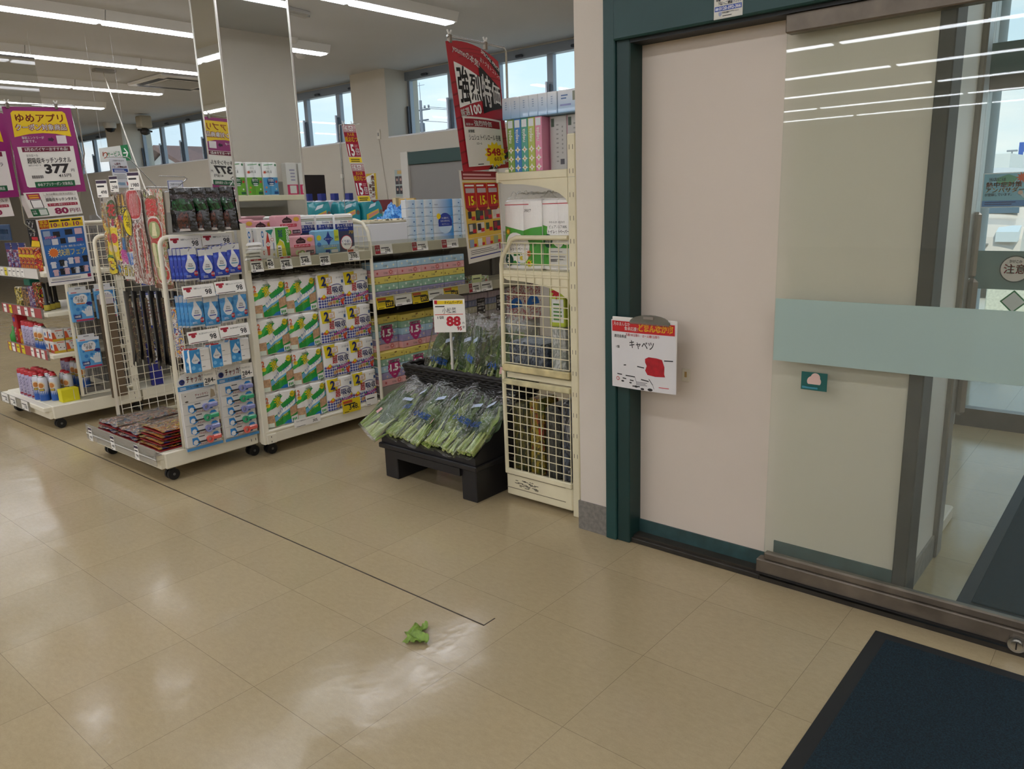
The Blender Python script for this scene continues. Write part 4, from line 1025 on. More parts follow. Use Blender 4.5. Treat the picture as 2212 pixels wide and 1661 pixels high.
def utensil_box():
    t = thing('utensil_box', '', 'box'); w, h = 0.115, 0.185
    s = MB().box(-w/2, w/2, 0, 0.05, 0, h, M('e6e4e0', 0.4), 0.003).art(front(-w/2, 0), w, h, 0, 0, 0.0006)
    rd = M('c23a2c')
    s.poly([(0.58, 0.88), (0.68, 0.50), (0.60, 0.03), (0.50, 0.03), (0.44, 0.50)], rd, 1).disc(0.56, 0.46, 0.11, WHITE, 2).disc(0.56, 0.46, 0.075, M('c9c4bc'), 2.6)
    s.disc(0.28, 0.78, 0.07, M('3a78b8'), 1, 2.6).disc(0.28, 0.78, 0.04, WHITE, 1.6, 2.4).rect(0.26, 0.40, 0.30, 0.62, M('3a78b8'), 1).disc(0.27, 0.20, 0.05, rd, 1, 2.2).disc(0.27, 0.20, 0.025, WHITE, 1.6, 2)
    s.poly([(0.45, 0.90), (0.95, 0.93), (0.78, 0.74)], M('2d8a7a'), 1).rect(0.77, 0.68, 0.80, 0.78, M('2d8a7a'), 1).disc(0.82, 0.60, 0.10, rd, 1, 0.8).disc(0.82, 0.60, 0.075, WHITE, 1.6, 0.8).rect(0.85, 0.25, 0.93, 0.50, M('8a97b5'), 1).disc(0.86, 0.12, 0.07, M('d8c98a'), 1)
    s.build('carton', t); return t
ub = utensil_box()
for k, (x, y) in enumerate(((2.60, KY+0.012), (2.545, KY+0.066), (2.52, KY+0.118), (2.505, KY+0.17))):
    o = ub if k == 0 else dup(ub)
    o.location = (x, y, SZ+0.0005); o['label'] = f'white box printed with red and blue kitchen tools, {ORD[k]} from the shelf front'; o['group'] = 'kitchen tool boxes'
for k in range(5):
    z = SZ+0.0005+0.021*k
    def fn(u, v, k=k): return (-0.055+0.11*u, 0.05*v, 0.001+0.019*min(1, 8*min(u, 1-u, v+0.0, 1-v)+0.15)*(0.9+0.2*noise.noise(Vector((u*4, v*4, k)))))
    b = MB().grid(fn, 12, 10, WHF).box(-0.054, 0.054, 0.001, 0.049, 0, 0.006, WHF)
    tag(b.build('folded_cloth', None, (2.49+0.004*k, KY-0.0+0.004*(k % 2)-0.005, z)), f'flat white cloth pack in the stack at the left shelf end, {ORD[k]} from bottom', 'cloth', 'white cloth packs')

# ------------------------------------------------------------------ shelf price cards
def card(loc, w, h, price, label, group, head=None, body=None, rz=0.0, tilt=0.0, hc=None, small=None, name='price_card', fs=0.36, red=False):
    s = MB().box(-w/2, w/2, 0.0, 0.0012, 0, h, body or CARD).art(front(-w/2, 0), w, h, 0, 0, 0.0004)
    dark = M('2a2a2c')
    if head == 'sale':
        s.rect(0.06, 0.84, 0.94, 0.95, RED, 1).text('SALE', 0.5, 0.85, 0.09, WHITE, 2, 'c', w=0.34)
    elif head == 'bar': s.rect(0.02, 0.80, 0.98, 0.97, M('3a2a44'), 1)
    elif head == 'red': s.rect(0.04, 0.72, 0.55, 0.92, M('c2542c'), 1)
    elif head == 'life':
        s.rect(0.01, 0.05, 0.30, 0.95, M('9c2b30'), 1).text('くらし', 0.155, 0.66, 0.2, WHITE, 2, 'c', w=0.22).text('応援!', 0.155, 0.36, 0.2, WHITE, 2, 'c', w=0.22)
    elif head == 'girl':
        s.rect(0.03, 0.06, 0.30, 0.09, M('a82a36'), 1).rect(0.04, 0.70, 0.30, 0.86, M('b03040'), 1).disc(0.18, 0.62, 0.07, M('b03040'), 1, 0.8)
    x0 = {'life': 0.36, 'girl': 0.36}.get(head, 0.08)
    if small: s.text(small, x0, 0.66 if head != 'red' else 0.44, 0.13, dark, 1, w=min(0.9-x0, 0.7))
    else: s.bars(x0, 0.58, 0.88, 0.76, 1, dark, 1, 0.55)
    if red: s.rect(0.5, 0.08, 0.97, 0.60, M('2a2320'), 1).text(price, 0.735, 0.2, fs, YEL, 2, 'c', w=0.40, bold=0.03)
    elif price: s.text(price, 0.90, 0.20, fs, dark, 1, 'r', bold=0.02)
    s.bars(0.08, 0.06, 0.42 if x0 < 0.2 else 0.7, 0.18, 1, dark, 1, 0.45)
    o = s.build(name, None, loc, rz, (tilt, 0, rz) if tilt else None)
    return tag(o, label, 'price card', group)
RY = KY-0.020
for k, (x, w, hd, p, tl) in enumerate(((2.500, 0.082, 'sale', '128.', 'reading 128 below the white cloth packs'), (2.592, 0.042, None, '148', 'small one below the kitchen tool boxes'), (2.700, 0.082, 'sale', '248.', 'reading 248 below the green box'), (2.840, 0.080, None, '348.', 'reading 348 below the front pink pack'), (2.985, 0.078, None, '498.', 'reading 498 below the sky blue pack'), (3.215, 0.092, 'red', '398.', 'at the right end below the navy packs'))):
    card((x, RY, 1.138+0.012*(k % 2)), w, 0.078, p, 'white price card on the upper kitchen shelf, '+tl, None, hd, tilt=-0.12)
card((2.745, KY-0.006, 0.136), 0.20, 0.052, '305.', 'long white price card under the green banded roll packs', None, None, small='ネピア激吸収キッチンタオル', fs=0.34)
card((3.10, KY-0.010, 0.14), 0.150, 0.092, '348.', 'yellow price card under the gingham roll packs', None, 'red', M('e3c91c', 0.5), fs=0.40)
card((3.275, KY-0.008, 0.15), 0.10, 0.075, '', 'white price card beside the yellow one, under the gingham packs', None, None)
for k, x in enumerate((3.455, 3.785, 4.10)):
    card((x, KY-0.020, 0.80), 0.155, 0.082, '297.', f'yellow 297 price card under the flowery tissues, {ORD[k]} from left', 'yellow tissue price cards', 'red', M('e3c91c', 0.5), tilt=-0.1, small=None, red=True, fs=0.3)
for k, x in enumerate((3.622, 3.945)):
    card((x, KY-0.020, 0.805), 0.155, 0.075, '60.', f'white and red price card between the yellow tissue cards, {ORD[k]} from left', 'white tissue price cards', None, tilt=-0.1, fs=0.3)
for k, (x, p) in enumerate(((4.36, '598.'), (4.50, '100'))):
    card((x, KY-0.020, 0.812), 0.13, 0.075, p, f'white price card right of the flowery tissues, {ORD[k]} from left', None, ('life', None)[k], tilt=-0.1, fs=0.3)
for k, (x, w, p) in enumerate(((3.49, 0.155, '298.'), (3.83, 0.155, '298.'), (4.135, 0.175, '898.'))):
    card((x, KY+0.0, 1.17), w, 0.066, p, 'white price card with red square on the upper tissue shelf, '+ORD[k]+' from left', None, 'life', small='セレブティシュ' if k == 2 else None, fs=0.34, tilt=-0.1)

# pack of wipes half seen beside the flyer
card((4.42, KY+0.01, 0.866), 0.11, 0.075, '', 'low pale yellow and green pack on the middle shelf beside the flowery tissues', None, None, F('cfd69a'), name='tissue_pack')
tag(MB().box(4.45, 4.60, KY+0.05, KY+0.20, 0.866, 0.92, busy('mixed print', ('b8455a', '8fae6a', 'd9d2c8', '5c8aa0'), 30)).build('tissue_pack'), 'small patterned pack further along the middle shelf', 'pack')
# white and blue tissue bundles seen through the wire side
for k, x in enumerate((4.895, 5.122)):
    b = MB().box(-0.112, 0.112, 0, 0.12, 0, 0.31, busy('white floral', ('d9d6d0', 'd9d6d0', 'cfcac4', 'b04a50', 'd9d6d0', 'c9b46a'), 22), 0.006).art(front(-0.112, 0), 0.224, 0.31, 0, 0, 0.001)
    BB = M('1f63b0'); b.poly([(0.12+0.38*(1-math.cos(PI*q/12)), 0.42+0.26*math.sin(PI*q/12)) for q in range(13)], BB, 1).text('8箱', 0.55, 0.47, 0.11, WHITE, 2, 'c')
    o = b.build('tissue_bundle', None, (x, KY+0.02, 0.4935)); tag(o, f'white floral tissue bundle with blue dome badge, {ORD[k]} from left behind the wire side', 'tissues', 'blue dome tissue bundles')

# ------------------------------------------------------------------ near end display: wet wipes, tissues, lighters on its side wing
EY = 4.19
def drop(s, u, v, r, mat, l):
    pts = [(u+r*math.cos(a), v+r*0.62*math.sin(a)) for a in [PI*(1-k/10)+PI for k in range(0, 11)][::-1]]
    s.poly([(u, v+r*1.45), (u-r*0.45, v+r*0.72), (u-r*0.85, v+0.3*r)]+[(u+r*math.cos(PI+PI*k/10), v+0.62*r*math.sin(PI+PI*k/10)) for k in range(11)]+[(u+r*0.85, v+0.3*r), (u+r*0.45, v+r*0.72)], mat, l)
def wipe_pack(base, spot, line):
    w, h, d = 0.088, 0.175, 0.022
    t = thing('wet_wipes', '', 'wet wipes')
    bm_ = F(base, 0.5, 45)
    def fb(u, v, sg):
        e = max(0.0, min(1, 5*min(u, 1-u)))*max(0.0, min(1, 7*min(v, max(0, 0.80-v))+0.05))
        return (-w/2+w*u, sg*(0.0025+d/2*e)+d/2, h*v+0.004*math.sin(20*u)*(v > 0.95))
    b = MB().grid(lambda u, v: fb(u, v, -1), 14, 18, bm_).grid(lambda u, v: fb(1-u, v, 1), 14, 18, bm_)
    b.build('pouch', t)
    P = lambda u, v, l: (-w/2+u, fb(min(1, max(0, u/w)), min(1, v/h), -1)[1]-l, v)
    s = MB().art(P, w, h, 160, 110, 0.0006)
    s.rect(0.0, 0.80, 1, 1.0, M('dcdcda', 0.4), 1.2).rect(0, 0, 1, 0.06, M('dcdcda', 0.4), 1.2)
    for u, v, r in ((0.12, 0.7, 0.10), (0.85, 0.62, 0.12), (0.15, 0.22, 0.11), (0.9, 0.2, 0.09), (0.7, 0.12, 0.07)): s.disc(u, v, r, F(spot, 0.3, 45), 1, 1, 14)
    drop(s, 0.48, 0.45, 0.33, M('e8e8e8', 0.4), 2)
    s.text('Wet', 0.48, 0.50, 0.05, INK, 3, 'c').text('Sheet', 0.48, 0.44, 0.05, INK, 3, 'c').rect(0.25, 0.37, 0.70, 0.40, M(line), 3)
    s.disc(0.80, 0.22, 0.16, RED, 3, 1, 16).text('除菌', 0.80, 0.19, 0.07, WHITE, 4, 'c').bars(0.15, 0.12, 0.5, 0.2, 2, M('d8dff0'), 3)
    s.build('print', t)
    return t
wa, wb_ = wipe_pack('2b45b4', '3f62cc', '3c8fb0'), wipe_pack('4f9fd8', '2f84c8', '3b4a9c')
for r, (src, zs, col) in enumerate(((wa, 1.128, 'royal blue'), (wb_, 0.87, 'sky blue'))):
    first = True
    for c, x in enumerate((2.085, 2.185, 2.275, 2.355) if r == 0 else (2.085, 2.18, 2.28, 2.365)):
        for dpt in range((4, 2, 2, 2)[c]):
            o = src if first else dup(src); first = False
            o.location = (x-0.010*dpt, EY-0.105+0.024*dpt+0.004*c, zs-0.012*(c == 1)+0.008*(c == 3))
            o.rotation_euler = (0, 0.02*(R.random()-0.5), 0)
            o['label'] = f'{col} wet wipe pouch, {ORD[c]} column from left, {("front one", "second one back", "third one back", "rearmost one")[dpt]}'; o['group'] = col+' wet wipe pouches'
# hooks that carry them
for r, zs in enumerate((1.285, 1.03, 0.78)):
    for c, x in enumerate((2.085, 2.185, 2.275, 2.355)):
        o = MB().tube([(0, 0, 0), (0, -0.10, 0.0), (0, -0.112, 0.012)], 0.0022, CHROME, 6).build('peg_hook', None, (x, EY+0.0, zs+0.004)); tag(o, f'thin wire peg on the side wing, {ORD[r]} row from top, {ORD[c]} from left', 'hook', 'pegs on the side wing')
def tissue_pouch():
    w, h = 0.125, 0.155
    t = thing('pocket_tissues', '', 'tissues')
    b = MB().box(-w/2, w/2, 0, 0.028, 0, h*0.86, WHF, 0.008); b.build('pouch', t)
    s = MB().art(front(-w/2, 0), w, h, 0, 0, 0.0008)
    s.rect(0.0, 0.02, 0.50, 0.85, F('3f97d6', 0.2, 40), 1).disc(0.12, 0.2, 0.09, M('7cc0e8'), 2).disc(0.40, 0.12, 0.07, M('7cc0e8'), 2).disc(0.4, 0.72, 0.06, M('7cc0e8'), 2)
    drop(s, 0.25, 0.46, 0.19, M('e8e8e8'), 3)
    s.rect(0.02, 0.86, 0.4, 0.9, RED, 1).rect(0.50, 0.42, 0.99, 0.43, M('b9b5ae'), 1).bars(0.54, 0.58, 0.7, 0.62, 1, M('555555'), 1).bars(0.54, 0.18, 0.7, 0.22, 1, M('555555'), 1).text('水に流せる', 0.25, 0.44, 0.05, INK, 4, 'c', w=0.22).disc(0.40, 0.36, 0.06, NAVY, 4)
    s.rect(0.0, 0.85, 1, 1.0, clear('pouch header', 'f2f2f2', 0.08, 0.1, 0.3, 60, 0.15), 0)
    s.build('print', t); return t
tp = tissue_pouch(); n = 0
for c, (x, z) in enumerate(((2.075, 0.615), (2.205, 0.623), (2.325, 0.634))):
    for dpt in range(2):
        o = tp if n == 0 else dup(tp); n += 1
        o.location = (x-0.014*dpt, EY-0.100+0.032*dpt, z); o['label'] = f'white and blue pocket tissue pouch, {ORD[c]} from left, {("front", "behind the front one")[dpt]}'; o['group'] = 'pocket tissue pouches'
for r, (z, dy) in enumerate(((1.298, -0.03), (1.035, -0.13), (0.785, -0.135))):
    for c, x in enumerate((2.112, 2.302)):
        card((x-0.008*r, EY+dy, z+0.004*c), 0.185, 0.070, '98', f'wide white 98 yen price card, {("top", "middle", "bottom")[r]} row of the side wing, {("left", "right")[c]} one', 'price cards on the side wing', 'girl', tilt=-0.18*(r > 0), small=('除菌ウェット アルコール', '除菌ウェット ノンアルコール', '水に流せるポケットティシュ')[r], fs=0.42)
# lighter boards
def lighter_board(n, empty):
    W, H = 0.222, 0.455
    t = thing('lighter_board', '', 'display board')
    pts = [(-W/2, 0), (W/2, 0), (W/2, H-0.05), (W/2-0.03, H-0.012), (W/2-0.07, H), (-W/2+0.07, H), (-W/2+0.03, H-0.012), (-W/2, H-0.05)]
    b = MB().prism(pts, 0, 0.003, M('e2e0dc', 0.4), lambda a, c, q: (a, q, c)).box(-W/2+0.006, W/2-0.006, -0.012, 0.0, 0.02, 0.345, M('dedbd5', 0.4), 0.002)
    b.art(front(-W/2, 0), W, H, 0, 0, 0.0006)
    B2 = M('4d93cc', 0.4)
    b.disc(0.13, 0.885, 0.075, M('26337c'), 1).text('日本製', 0.13, 0.87, 0.03, WHITE, 2, 'c', w=0.10).text('チャッカマン', 0.25, 0.86, 0.085, M('a8232e'), 1, w=0.62, bold=0.03)
    b.rect(0, 0.775, 1, 0.835, B2, 1).bars(0.06, 0.79, 0.24, 0.825, 2, WHITE, 2).text('カラフル着せ替えミニ', 0.30, 0.788, 0.032, WHITE, 2, w=0.5)
    b.rect(0, 0, 1, 0.035, B2, 25)
    for k in range(5): b.rect(0.04, 0.755-0.142*k-0.142, 0.965, 0.755-0.142*k-0.139, GREY, 21)
    if empty:
        b.text('チャッカマン', 0.40, 0.68, 0.035, M('a8232e'), 21, w=0.36, bold=0.02).rect(0.42, 0.655, 0.76, 0.668, M('77706a'), 21).poly([(0.80, 0.625), (0.95, 0.64), (0.92, 0.72), (0.84, 0.745)], M('a89880'), 21).disc(0.14, 0.71, 0.02, INK, 21, 0.6).disc(0.16, 0.635, 0.045, M('5b564e'), 21, 0.5)
    b.build('board', t)
    return t
LC = {'violet': '8e93c8', 'green': '3da878', 'coral': 'e0685c'}
def lighter(col):
    t = thing('lighter', '', 'lighter'); m = M(LC[col], 0.3, 0, 0.3)
    b = MB(); n = 16; r = 0.021
    ring = [(0.02+r*math.cos(2*PI*k/n), 0.002+r*math.sin(2*PI*k/n)) for k in range(n)]
    inn = [(0.02+0.011*math.cos(2*PI*k/n), 0.002+0.011*math.sin(2*PI*k/n)) for k in range(n)]
    for y in (-0.009, 0.006):
        b.add([(a, y, c) for a, c in ring+inn], [(k, (k+1) % n, n+(k+1) % n, n+k) for k in range(n)], m)
    b.add([(a, y, c) for y in (-0.009, 0.006) for a, c in ring], [(k, (k+1) % n, n+(k+1) % n, n+k) for k in range(n)], m, True)
    b.add([(a, y, c) for y in (-0.009, 0.006) for a, c in inn], [(k, (k+1) % n, n+(k+1) % n, n+k) for k in range(n)], m, True)
    b.box(0.036, 0.092, -0.010, 0.006, -0.006, 0.020, m, 0.005)
    b.build('handle', t)
    MB().tube([(-0.052, 0, 0.0), (0.002, 0, 0.0)], 0.0042, BLACKP, 8).build('barrel', t)
    s = MB().box(-0.086, 0.092, 0.007, 0.008, -0.022, 0.034, M('dddbd6', 0.4)).art(lambda u, v, l: (-0.086+u, 0.007-l, -0.022+v), 0.178, 0.056, 0, 0, 0.0004)
    B2 = M('2f86cc', 0.4)
    s.poly([(0.02, 0.25), (0.02, 0.9), (0.2, 0.9), (0.3, 0.2), (0.15, 0.0)], B2, 1).disc(0.13, 0.38, 0.085, M('e4e4e4'), 2, 1, 10).poly([(0.70, 0.80), (0.78, 1.05), (0.90, 1.05), (0.97, 0.80)], B2, 1).rect(0.70, 0.1, 0.84, 0.26, M('2a5fa0'), 1)
    s.text('チャッカマン', 0.26, -0.02, 0.22, M('a8232e'), 3, w=0.36, slant=0.3, bold=0.03).rect(0.25, 0.86, 0.45, 0.96, M('4a4a4a'), 1)
    s.build('backing_card', t)
    return t
bl = {c: lighter(c) for c in LC}; used = set()
plans = [(2.070, 0.158, [None, 'violet', 'green', 'violet', 'coral']), (2.308, 0.155, ['violet', 'green', 'violet', 'green', 'coral'])]
for q, (x, z, cols) in enumerate(plans):
    o = lighter_board(5, q == 0); o.location = (x, EY-0.020, z)
    o['label'] = ('white lighter display board with its top slot empty', 'white lighter display board with all five slots filled')[q]
    for k, c in enumerate(cols):
        if not c: continue
        l = bl[c] if c not in used else dup(bl[c]); used.add(c)
        l.location = (x+0.008, EY-0.043, z+0.455*(0.755-0.142*k-0.142)+0.024)
        l['label'] = f'{c} handled gas lighter, {ORD[k]} slot from the top of the {("left", "right")[q]} board'; l['group'] = 'gas lighters on the boards'
    card((x+0.075, EY-0.040, z+0.36), 0.080, 0.088, '284-', f'white 284 price card on the {("left", "right")[q]} lighter board', 'lighter price cards', None, small='チャッカマンミニ', fs=0.30)

# ------------------------------------------------------------------ fireworks on the front of the near end display
FWC = [busy('firework print a', ('5a2a14', 'c9401e', 'e0c21a', 'd8d2c6', '2b2016', 'b8892a', '7a7468', 'd33a28'), 26, (1, 1, 1)),
       busy('firework print b', ('2b5fa8', 'd8cfc0', 'c43a52', '8a7d6c', '3b3530', 'd89a2a', '5fa0b8', 'b8b0a4'), 24, (1, 1, 0.5)),
       busy('firework print c', ('b8281e', 'c9c0b4', '8e3a2c', 'd8d0c8', '6a5a50', 'c2564a', 'a8a098'), 22, (1, 1, 0.6)),
       busy('firework print d', ('8e2b20', '7a8a3a', 'b8b090', 'c2401e', 'd8d0c0', '4a3a30', '9aa060'), 24, (1, 1, 0.7))]
def fw_set(i, w, h):
    t = thing('firework_set', '', 'fireworks')
    def fn(u, v): return (-w/2+w*u+0.004*math.sin(14*v+i), -0.010*math.sin(PI*u)*math.sin(PI*v)-0.006*math.sin(9*u+4*v+i), h*v)
    b = MB().grid(fn, 12, 24, FWC[i]).grid(lambda u, v: (fn(1-u, v)[0], fn(1-u, v)[1]+0.014, h*v), 6, 10, M('b8b0a4', 0.5))
    b.build('backing', t)
    P = lambda u, v, l: (-w/2+u, fn(u/w, v/h)[1]-l-0.001, v)
    s = MB().art(P, w, h, 120, 60, 0.0008)
    Y = M('e6cf14', 0.35, 0, 0.4); K = M('15130f', 0.4)
    if i == 0:
        s.rect(0.02, 0.90, 0.98, 0.98, M('bdb6a8'), 1).rect(0.05, 0.92, 0.22, 0.96, K, 2)
        s.text('トリプル', 0.08, 0.76, 0.065, K, 3, w=0.50, bold=0.06).text('トリプル', 0.09, 0.762, 0.06, Y, 4, w=0.48, bold=0.01).disc(0.74, 0.82, 0.24, M('3f5a2a'), 2, 1.1).text('花', 0.74, 0.74, 0.14, M('c2281e'), 4, 'c', bold=0.05)
        for k in range(3): s.rect(0.30+0.2*k, 0.62, 0.38+0.2*k, 0.72, M(('2a6ab0', 'd88a2a', 'b03a5a')[k]), 2)
        for k in range(2): s.poly([(0.20+0.38*k, 0.20), (0.50+0.38*k, 0.20), (0.50+0.38*k, 0.60), (0.20+0.38*k, 0.60)], Y, 2).disc(0.35+0.38*k, 0.47, 0.14, M('c23a3a'), 3, 1.0).disc(0.35+0.38*k, 0.34, 0.10, M('e0c9a0'), 3)
        s.text('3', 0.34, 0.02, 0.21, K, 4, 'c', w=0.50, bold=0.10).text('3', 0.34, 0.025, 0.20, Y, 5, 'c', w=0.46, bold=0.035).poly([(0.66, 0.06), (0.84, 0.04), (0.86, 0.13), (0.70, 0.15)], M('2a78b0'), 4).poly([(0.1, 0.20), (0.5, 0.19), (0.4, 0.25), (0.15, 0.26)], M('5a8a2a'), 3)
    elif i == 1:
        s.poly([(0.05, 0.86), (0.9, 0.86), (0.8, 0.99), (0.15, 0.99)], M('6a4a1e'), 1)
        for k in range(4): s.poly([(0.12+0.2*k, 0.86), (0.2+0.2*k, 0.86), (0.2+0.17*k, 0.98), (0.16+0.17*k, 0.98)], M('d8a82a'), 2)
        s.rect(0.0, 0.755, 0.98, 0.85, K, 2).text('花火打上', 0.04, 0.76, 0.08, Y, 3, w=0.9, bold=0.03).rect(0.0, 0.70, 0.45, 0.745, M('c22a78'), 2).rect(0.45, 0.70, 0.96, 0.745, M('2a6ac8'), 2)
        s.poly([(0.1, 0.5), (0.35, 0.5), (0.45, 0.66), (0.2, 0.67)], Y, 2).poly([(0.08, 0.36), (0.3, 0.30), (0.45, 0.5), (0.12, 0.5)], M('2a78b8'), 2)
        s.poly([(0.0, 0.02), (1.0, 0.02), (1.0, 0.36), (0.0, 0.30)], M('d8d4cc'), 2)
        s.text('得', 0.18, 0.20, 0.15, M('c83a9a'), 3, 'c', bold=0.06).text('噴出', 0.68, 0.19, 0.14, M('1f74d0'), 3, 'c', w=0.55, bold=0.06).text('ガトリング', 0.06, 0.05, 0.13, K, 3, w=0.9, rot=0.0, bold=0.08).text('ガトリング', 0.07, 0.055, 0.12, Y, 4, w=0.87, bold=0.02)
    elif i == 2:
        s.disc(0.52, 0.86, 0.5, M('d8d0cc', 0.3), 1, 0.85, 24).disc(0.52, 0.86, 0.46, M('c2221e', 0.35), 2, 0.85, 24)
        for k in range(9): s.poly([(0.25+0.06*k, 0.74), (0.262+0.06*k, 0.74), (0.40+0.06*k, 0.97), (0.38+0.06*k, 0.97)], M('d8c4bc'), 3)
        s.disc(0.05, 0.665, 0.36, K, 4, 1.1).disc(0.05, 0.665, 0.33, Y, 5, 1.1).text('ワクワク', 0.05, 0.68, 0.06, K, 6, 'c', w=0.5).text('花火', 0.05, 0.61, 0.06, K, 6, 'c', w=0.4)
        for k in range(5): s.rect(0.45+0.1*k, 0.12, 0.50+0.1*k, 0.6, M(('b8443a', 'd8cfc6', '8a6a5a', 'c9605a', 'd8b89a')[k]), 2)
    else:
        s.disc(0.45, 0.86, 0.30, M('7a6a3a'), 1, 0.7).text('祭', 0.42, 0.74, 0.16, M('c8322a'), 2, 'c', w=0.6, bold=0.05)
        RD = M('b82a1e')
        for (u, v, r, rr) in ((0.45, 0.60, 0.42, 0.8), (0.38, 0.40, 0.36, 0.8), (0.40, 0.28, 0.36, 0.75), (0.50, 0.16, 0.40, 0.7)):
            s.disc(u, v, r, M('ded8d0'), 2, rr).disc(u, v, r*0.86, RD, 3, rr).disc(u, v, r*0.62, M('9aa86a'), 4, rr).poly([(u-0.08, v-0.06), (u+0.1, v-0.06), (u+0.06, v+0.07), (u-0.04, v+0.07)], M('dfd6a8'), 5)
        s.rect(0.05, 0.0, 0.95, 0.05, M('6a3a1e'), 2)
    s.build('printed_cards', t)
    MB().grid(lambda u, v: (-w/2-0.004+(w+0.008)*u, fn(u, v)[1]-0.006-0.003*math.sin(25*u+7*v), -0.01+(h+0.02)*v), 14, 24, CLEARF).build('clear_bag', t)
    return t
for i, (y, w, z0, h, x) in enumerate(((4.962, 0.215, 1.13, 0.485, 2.06), (4.765, 0.195, 1.10, 0.52, 2.065), (4.555, 0.21, 1.095, 0.53, 2.035), (4.337, 0.225, 1.075, 0.55, 2.045))):
    o = fw_set(i, w, h); o.location = (x, y, z0); o.rotation_euler = (0, 0.02, FACE_X)
    o['label'] = ('firework set with a big yellow 3, hanging leftmost', 'firework set with pink and blue lettering, second from left', 'firework set with a red round fan top, third from left', 'firework set with red cartoon bubbles beside the side wing')[i]; o['group'] = 'hanging firework sets'
# black firework bags
BKF = M('0d0c0d', 0.25, 0, 0.6, 0.9, 22)
def black_bag(i):
    w, h = 0.15, 0.235
    t = thing('firework_bag', '', 'fireworks')
    def fn(u, v): return (-w/2+w*u*(1-0.15*v)+0.07*w*v, -0.012*math.sin(PI*u)-0.012*noise.noise(Vector((u*4, v*5, i)))-0.004, h*v)
    MB().grid(fn, 16, 20, BKF).grid(lambda u, v: (fn(1-u, v)[0], 0.012, h*v), 4, 4, BKF).build('bag', t)
    P = lambda u, v, l: (-w/2+u, fn(u/w, v/h)[1]-l-0.001, v)
    s = MB().art(P, w, h, 120, 60, 0.0008)
    s.poly([(0.1, 0.52), (0.5, 0.47), (0.92, 0.52), (0.85, 0.72), (0.5, 0.78), (0.15, 0.72)], busy('green leaf print', ('0c1a10', '123f20', '1d5a2e', '0c140e', '143a1e'), 40), 1)
    s.rect(0.1, 0.76, 0.9, 0.86, busy('grey script', ('0d0c0d', '4a4248', '121012', '6a6268', '0d0c0d'), 60), 1)
    s.poly([(0.3, 0.08), (0.7, 0.08), (0.78, 0.22), (0.7, 0.45), (0.35, 0.45), (0.28, 0.2)], busy('ember print', ('0e0a0a', '3a1a12', '5a2818', '140c0a', '0e0a0a'), 45), 1).poly([(0.3, 0.02), (0.75, 0.03), (0.7, 0.08), (0.35, 0.08)], M('b9b0a8'), 2)
    s.build('print', t)
    return t
b0 = black_bag(1)
for k, (y, x) in enumerate(((0, 2.125), (0, 2.185), (0, 2.245), (0, 2.305))):
    o = b0 if k == 0 else dup(b0)
    o.location = (x, 4.165-0.6*(x-2.125), 1.388); o.rotation_euler = (0, 0, -0.95)
    o['label'] = f'black firework bag with green and ember print, {ORD[k]} from left above the wipes'; o['group'] = 'black firework bags'
# tray of fireworks in the base
TRYM = [busy('tray print a', ('8e2430', 'd8a82a', '3a6aa8', '15130f', 'd8cfc0', 'c24a2a', '5a8a3a', 'a83a6a'), 22), busy('tray print b', ('a82a30', '2a3a8a', 'd8c21a', '6a1a20', 'd88a2a', 'cfc8bc', '15130f', '3a8a9a'), 20)]
def fw_flat(i, w, d):
    t = thing('firework_pack', '', 'fireworks')
    def fn(u, v): return (-w/2+w*u, d*v, 0.016+0.010*noise.noise(Vector((u*5, v*4, i)))+0.006*math.sin(PI*u))
    b = MB().grid(fn, 14, 16, TRYM[i % 2]).box(-w/2+0.004, w/2-0.004, 0.004, d-0.004, 0, 0.007, M('8c1a22', 0.4))
    b.build('pack', t)
    MB().grid(lambda u, v: (fn(u, v)[0], fn(u, v)[1], fn(u, v)[2]+0.005+0.003*math.sin(22*u+13*v)), 14, 16, CLEARF).build('clear_bag', t)
    return t
f0, f1 = fw_flat(0, 0.26, 0.42), fw_flat(1, 0.27, 0.42)
n0 = n1 = 0
for c, y in enumerate((4.948, 4.665, 4.365)):
    for k in range((2, 2, 4)[c]):
        src, cnt = (f0, n0) if c != 2 else (f1, n1)
        o = src if cnt == 0 else dup(src)
        if c != 2: n0 += 1
        else: n1 += 1
        o.location = (1.835+0.012*k, y+0.002*k, 0.1768+0.0305*k-0.0); o.rotation_euler = (0, 0, FACE_X+0.02*(R.random()-0.5))
        o['label'] = f'flat firework pack in the tray, {("left", "middle", "right")[c]} pile, {ORD[k]} from the bottom'; o['group'] = 'flat firework packs'
for k, y in enumerate((4.815, 4.515)):
    o = MB().box(1.86, 2.28, y-0.0015, y+0.0015, 0.1775, 0.30, ACRYL, 0.001).build('tray_divider'); tag(o, f'clear plastic divider standing between the firework piles, {("left", "right")[k]} one', 'divider', 'clear tray dividers')
for k, (y, p) in enumerate(((5.065, '498'), (4.74, '498'), (4.42, '798'))):
    card((1.7862, y, 0.110), 0.052, 0.088, p, f'small price card on the clear front edge of the firework tray, {ORD[k]} from left', 'tray price cards', 'bar', rz=FACE_X, fs=0.2)
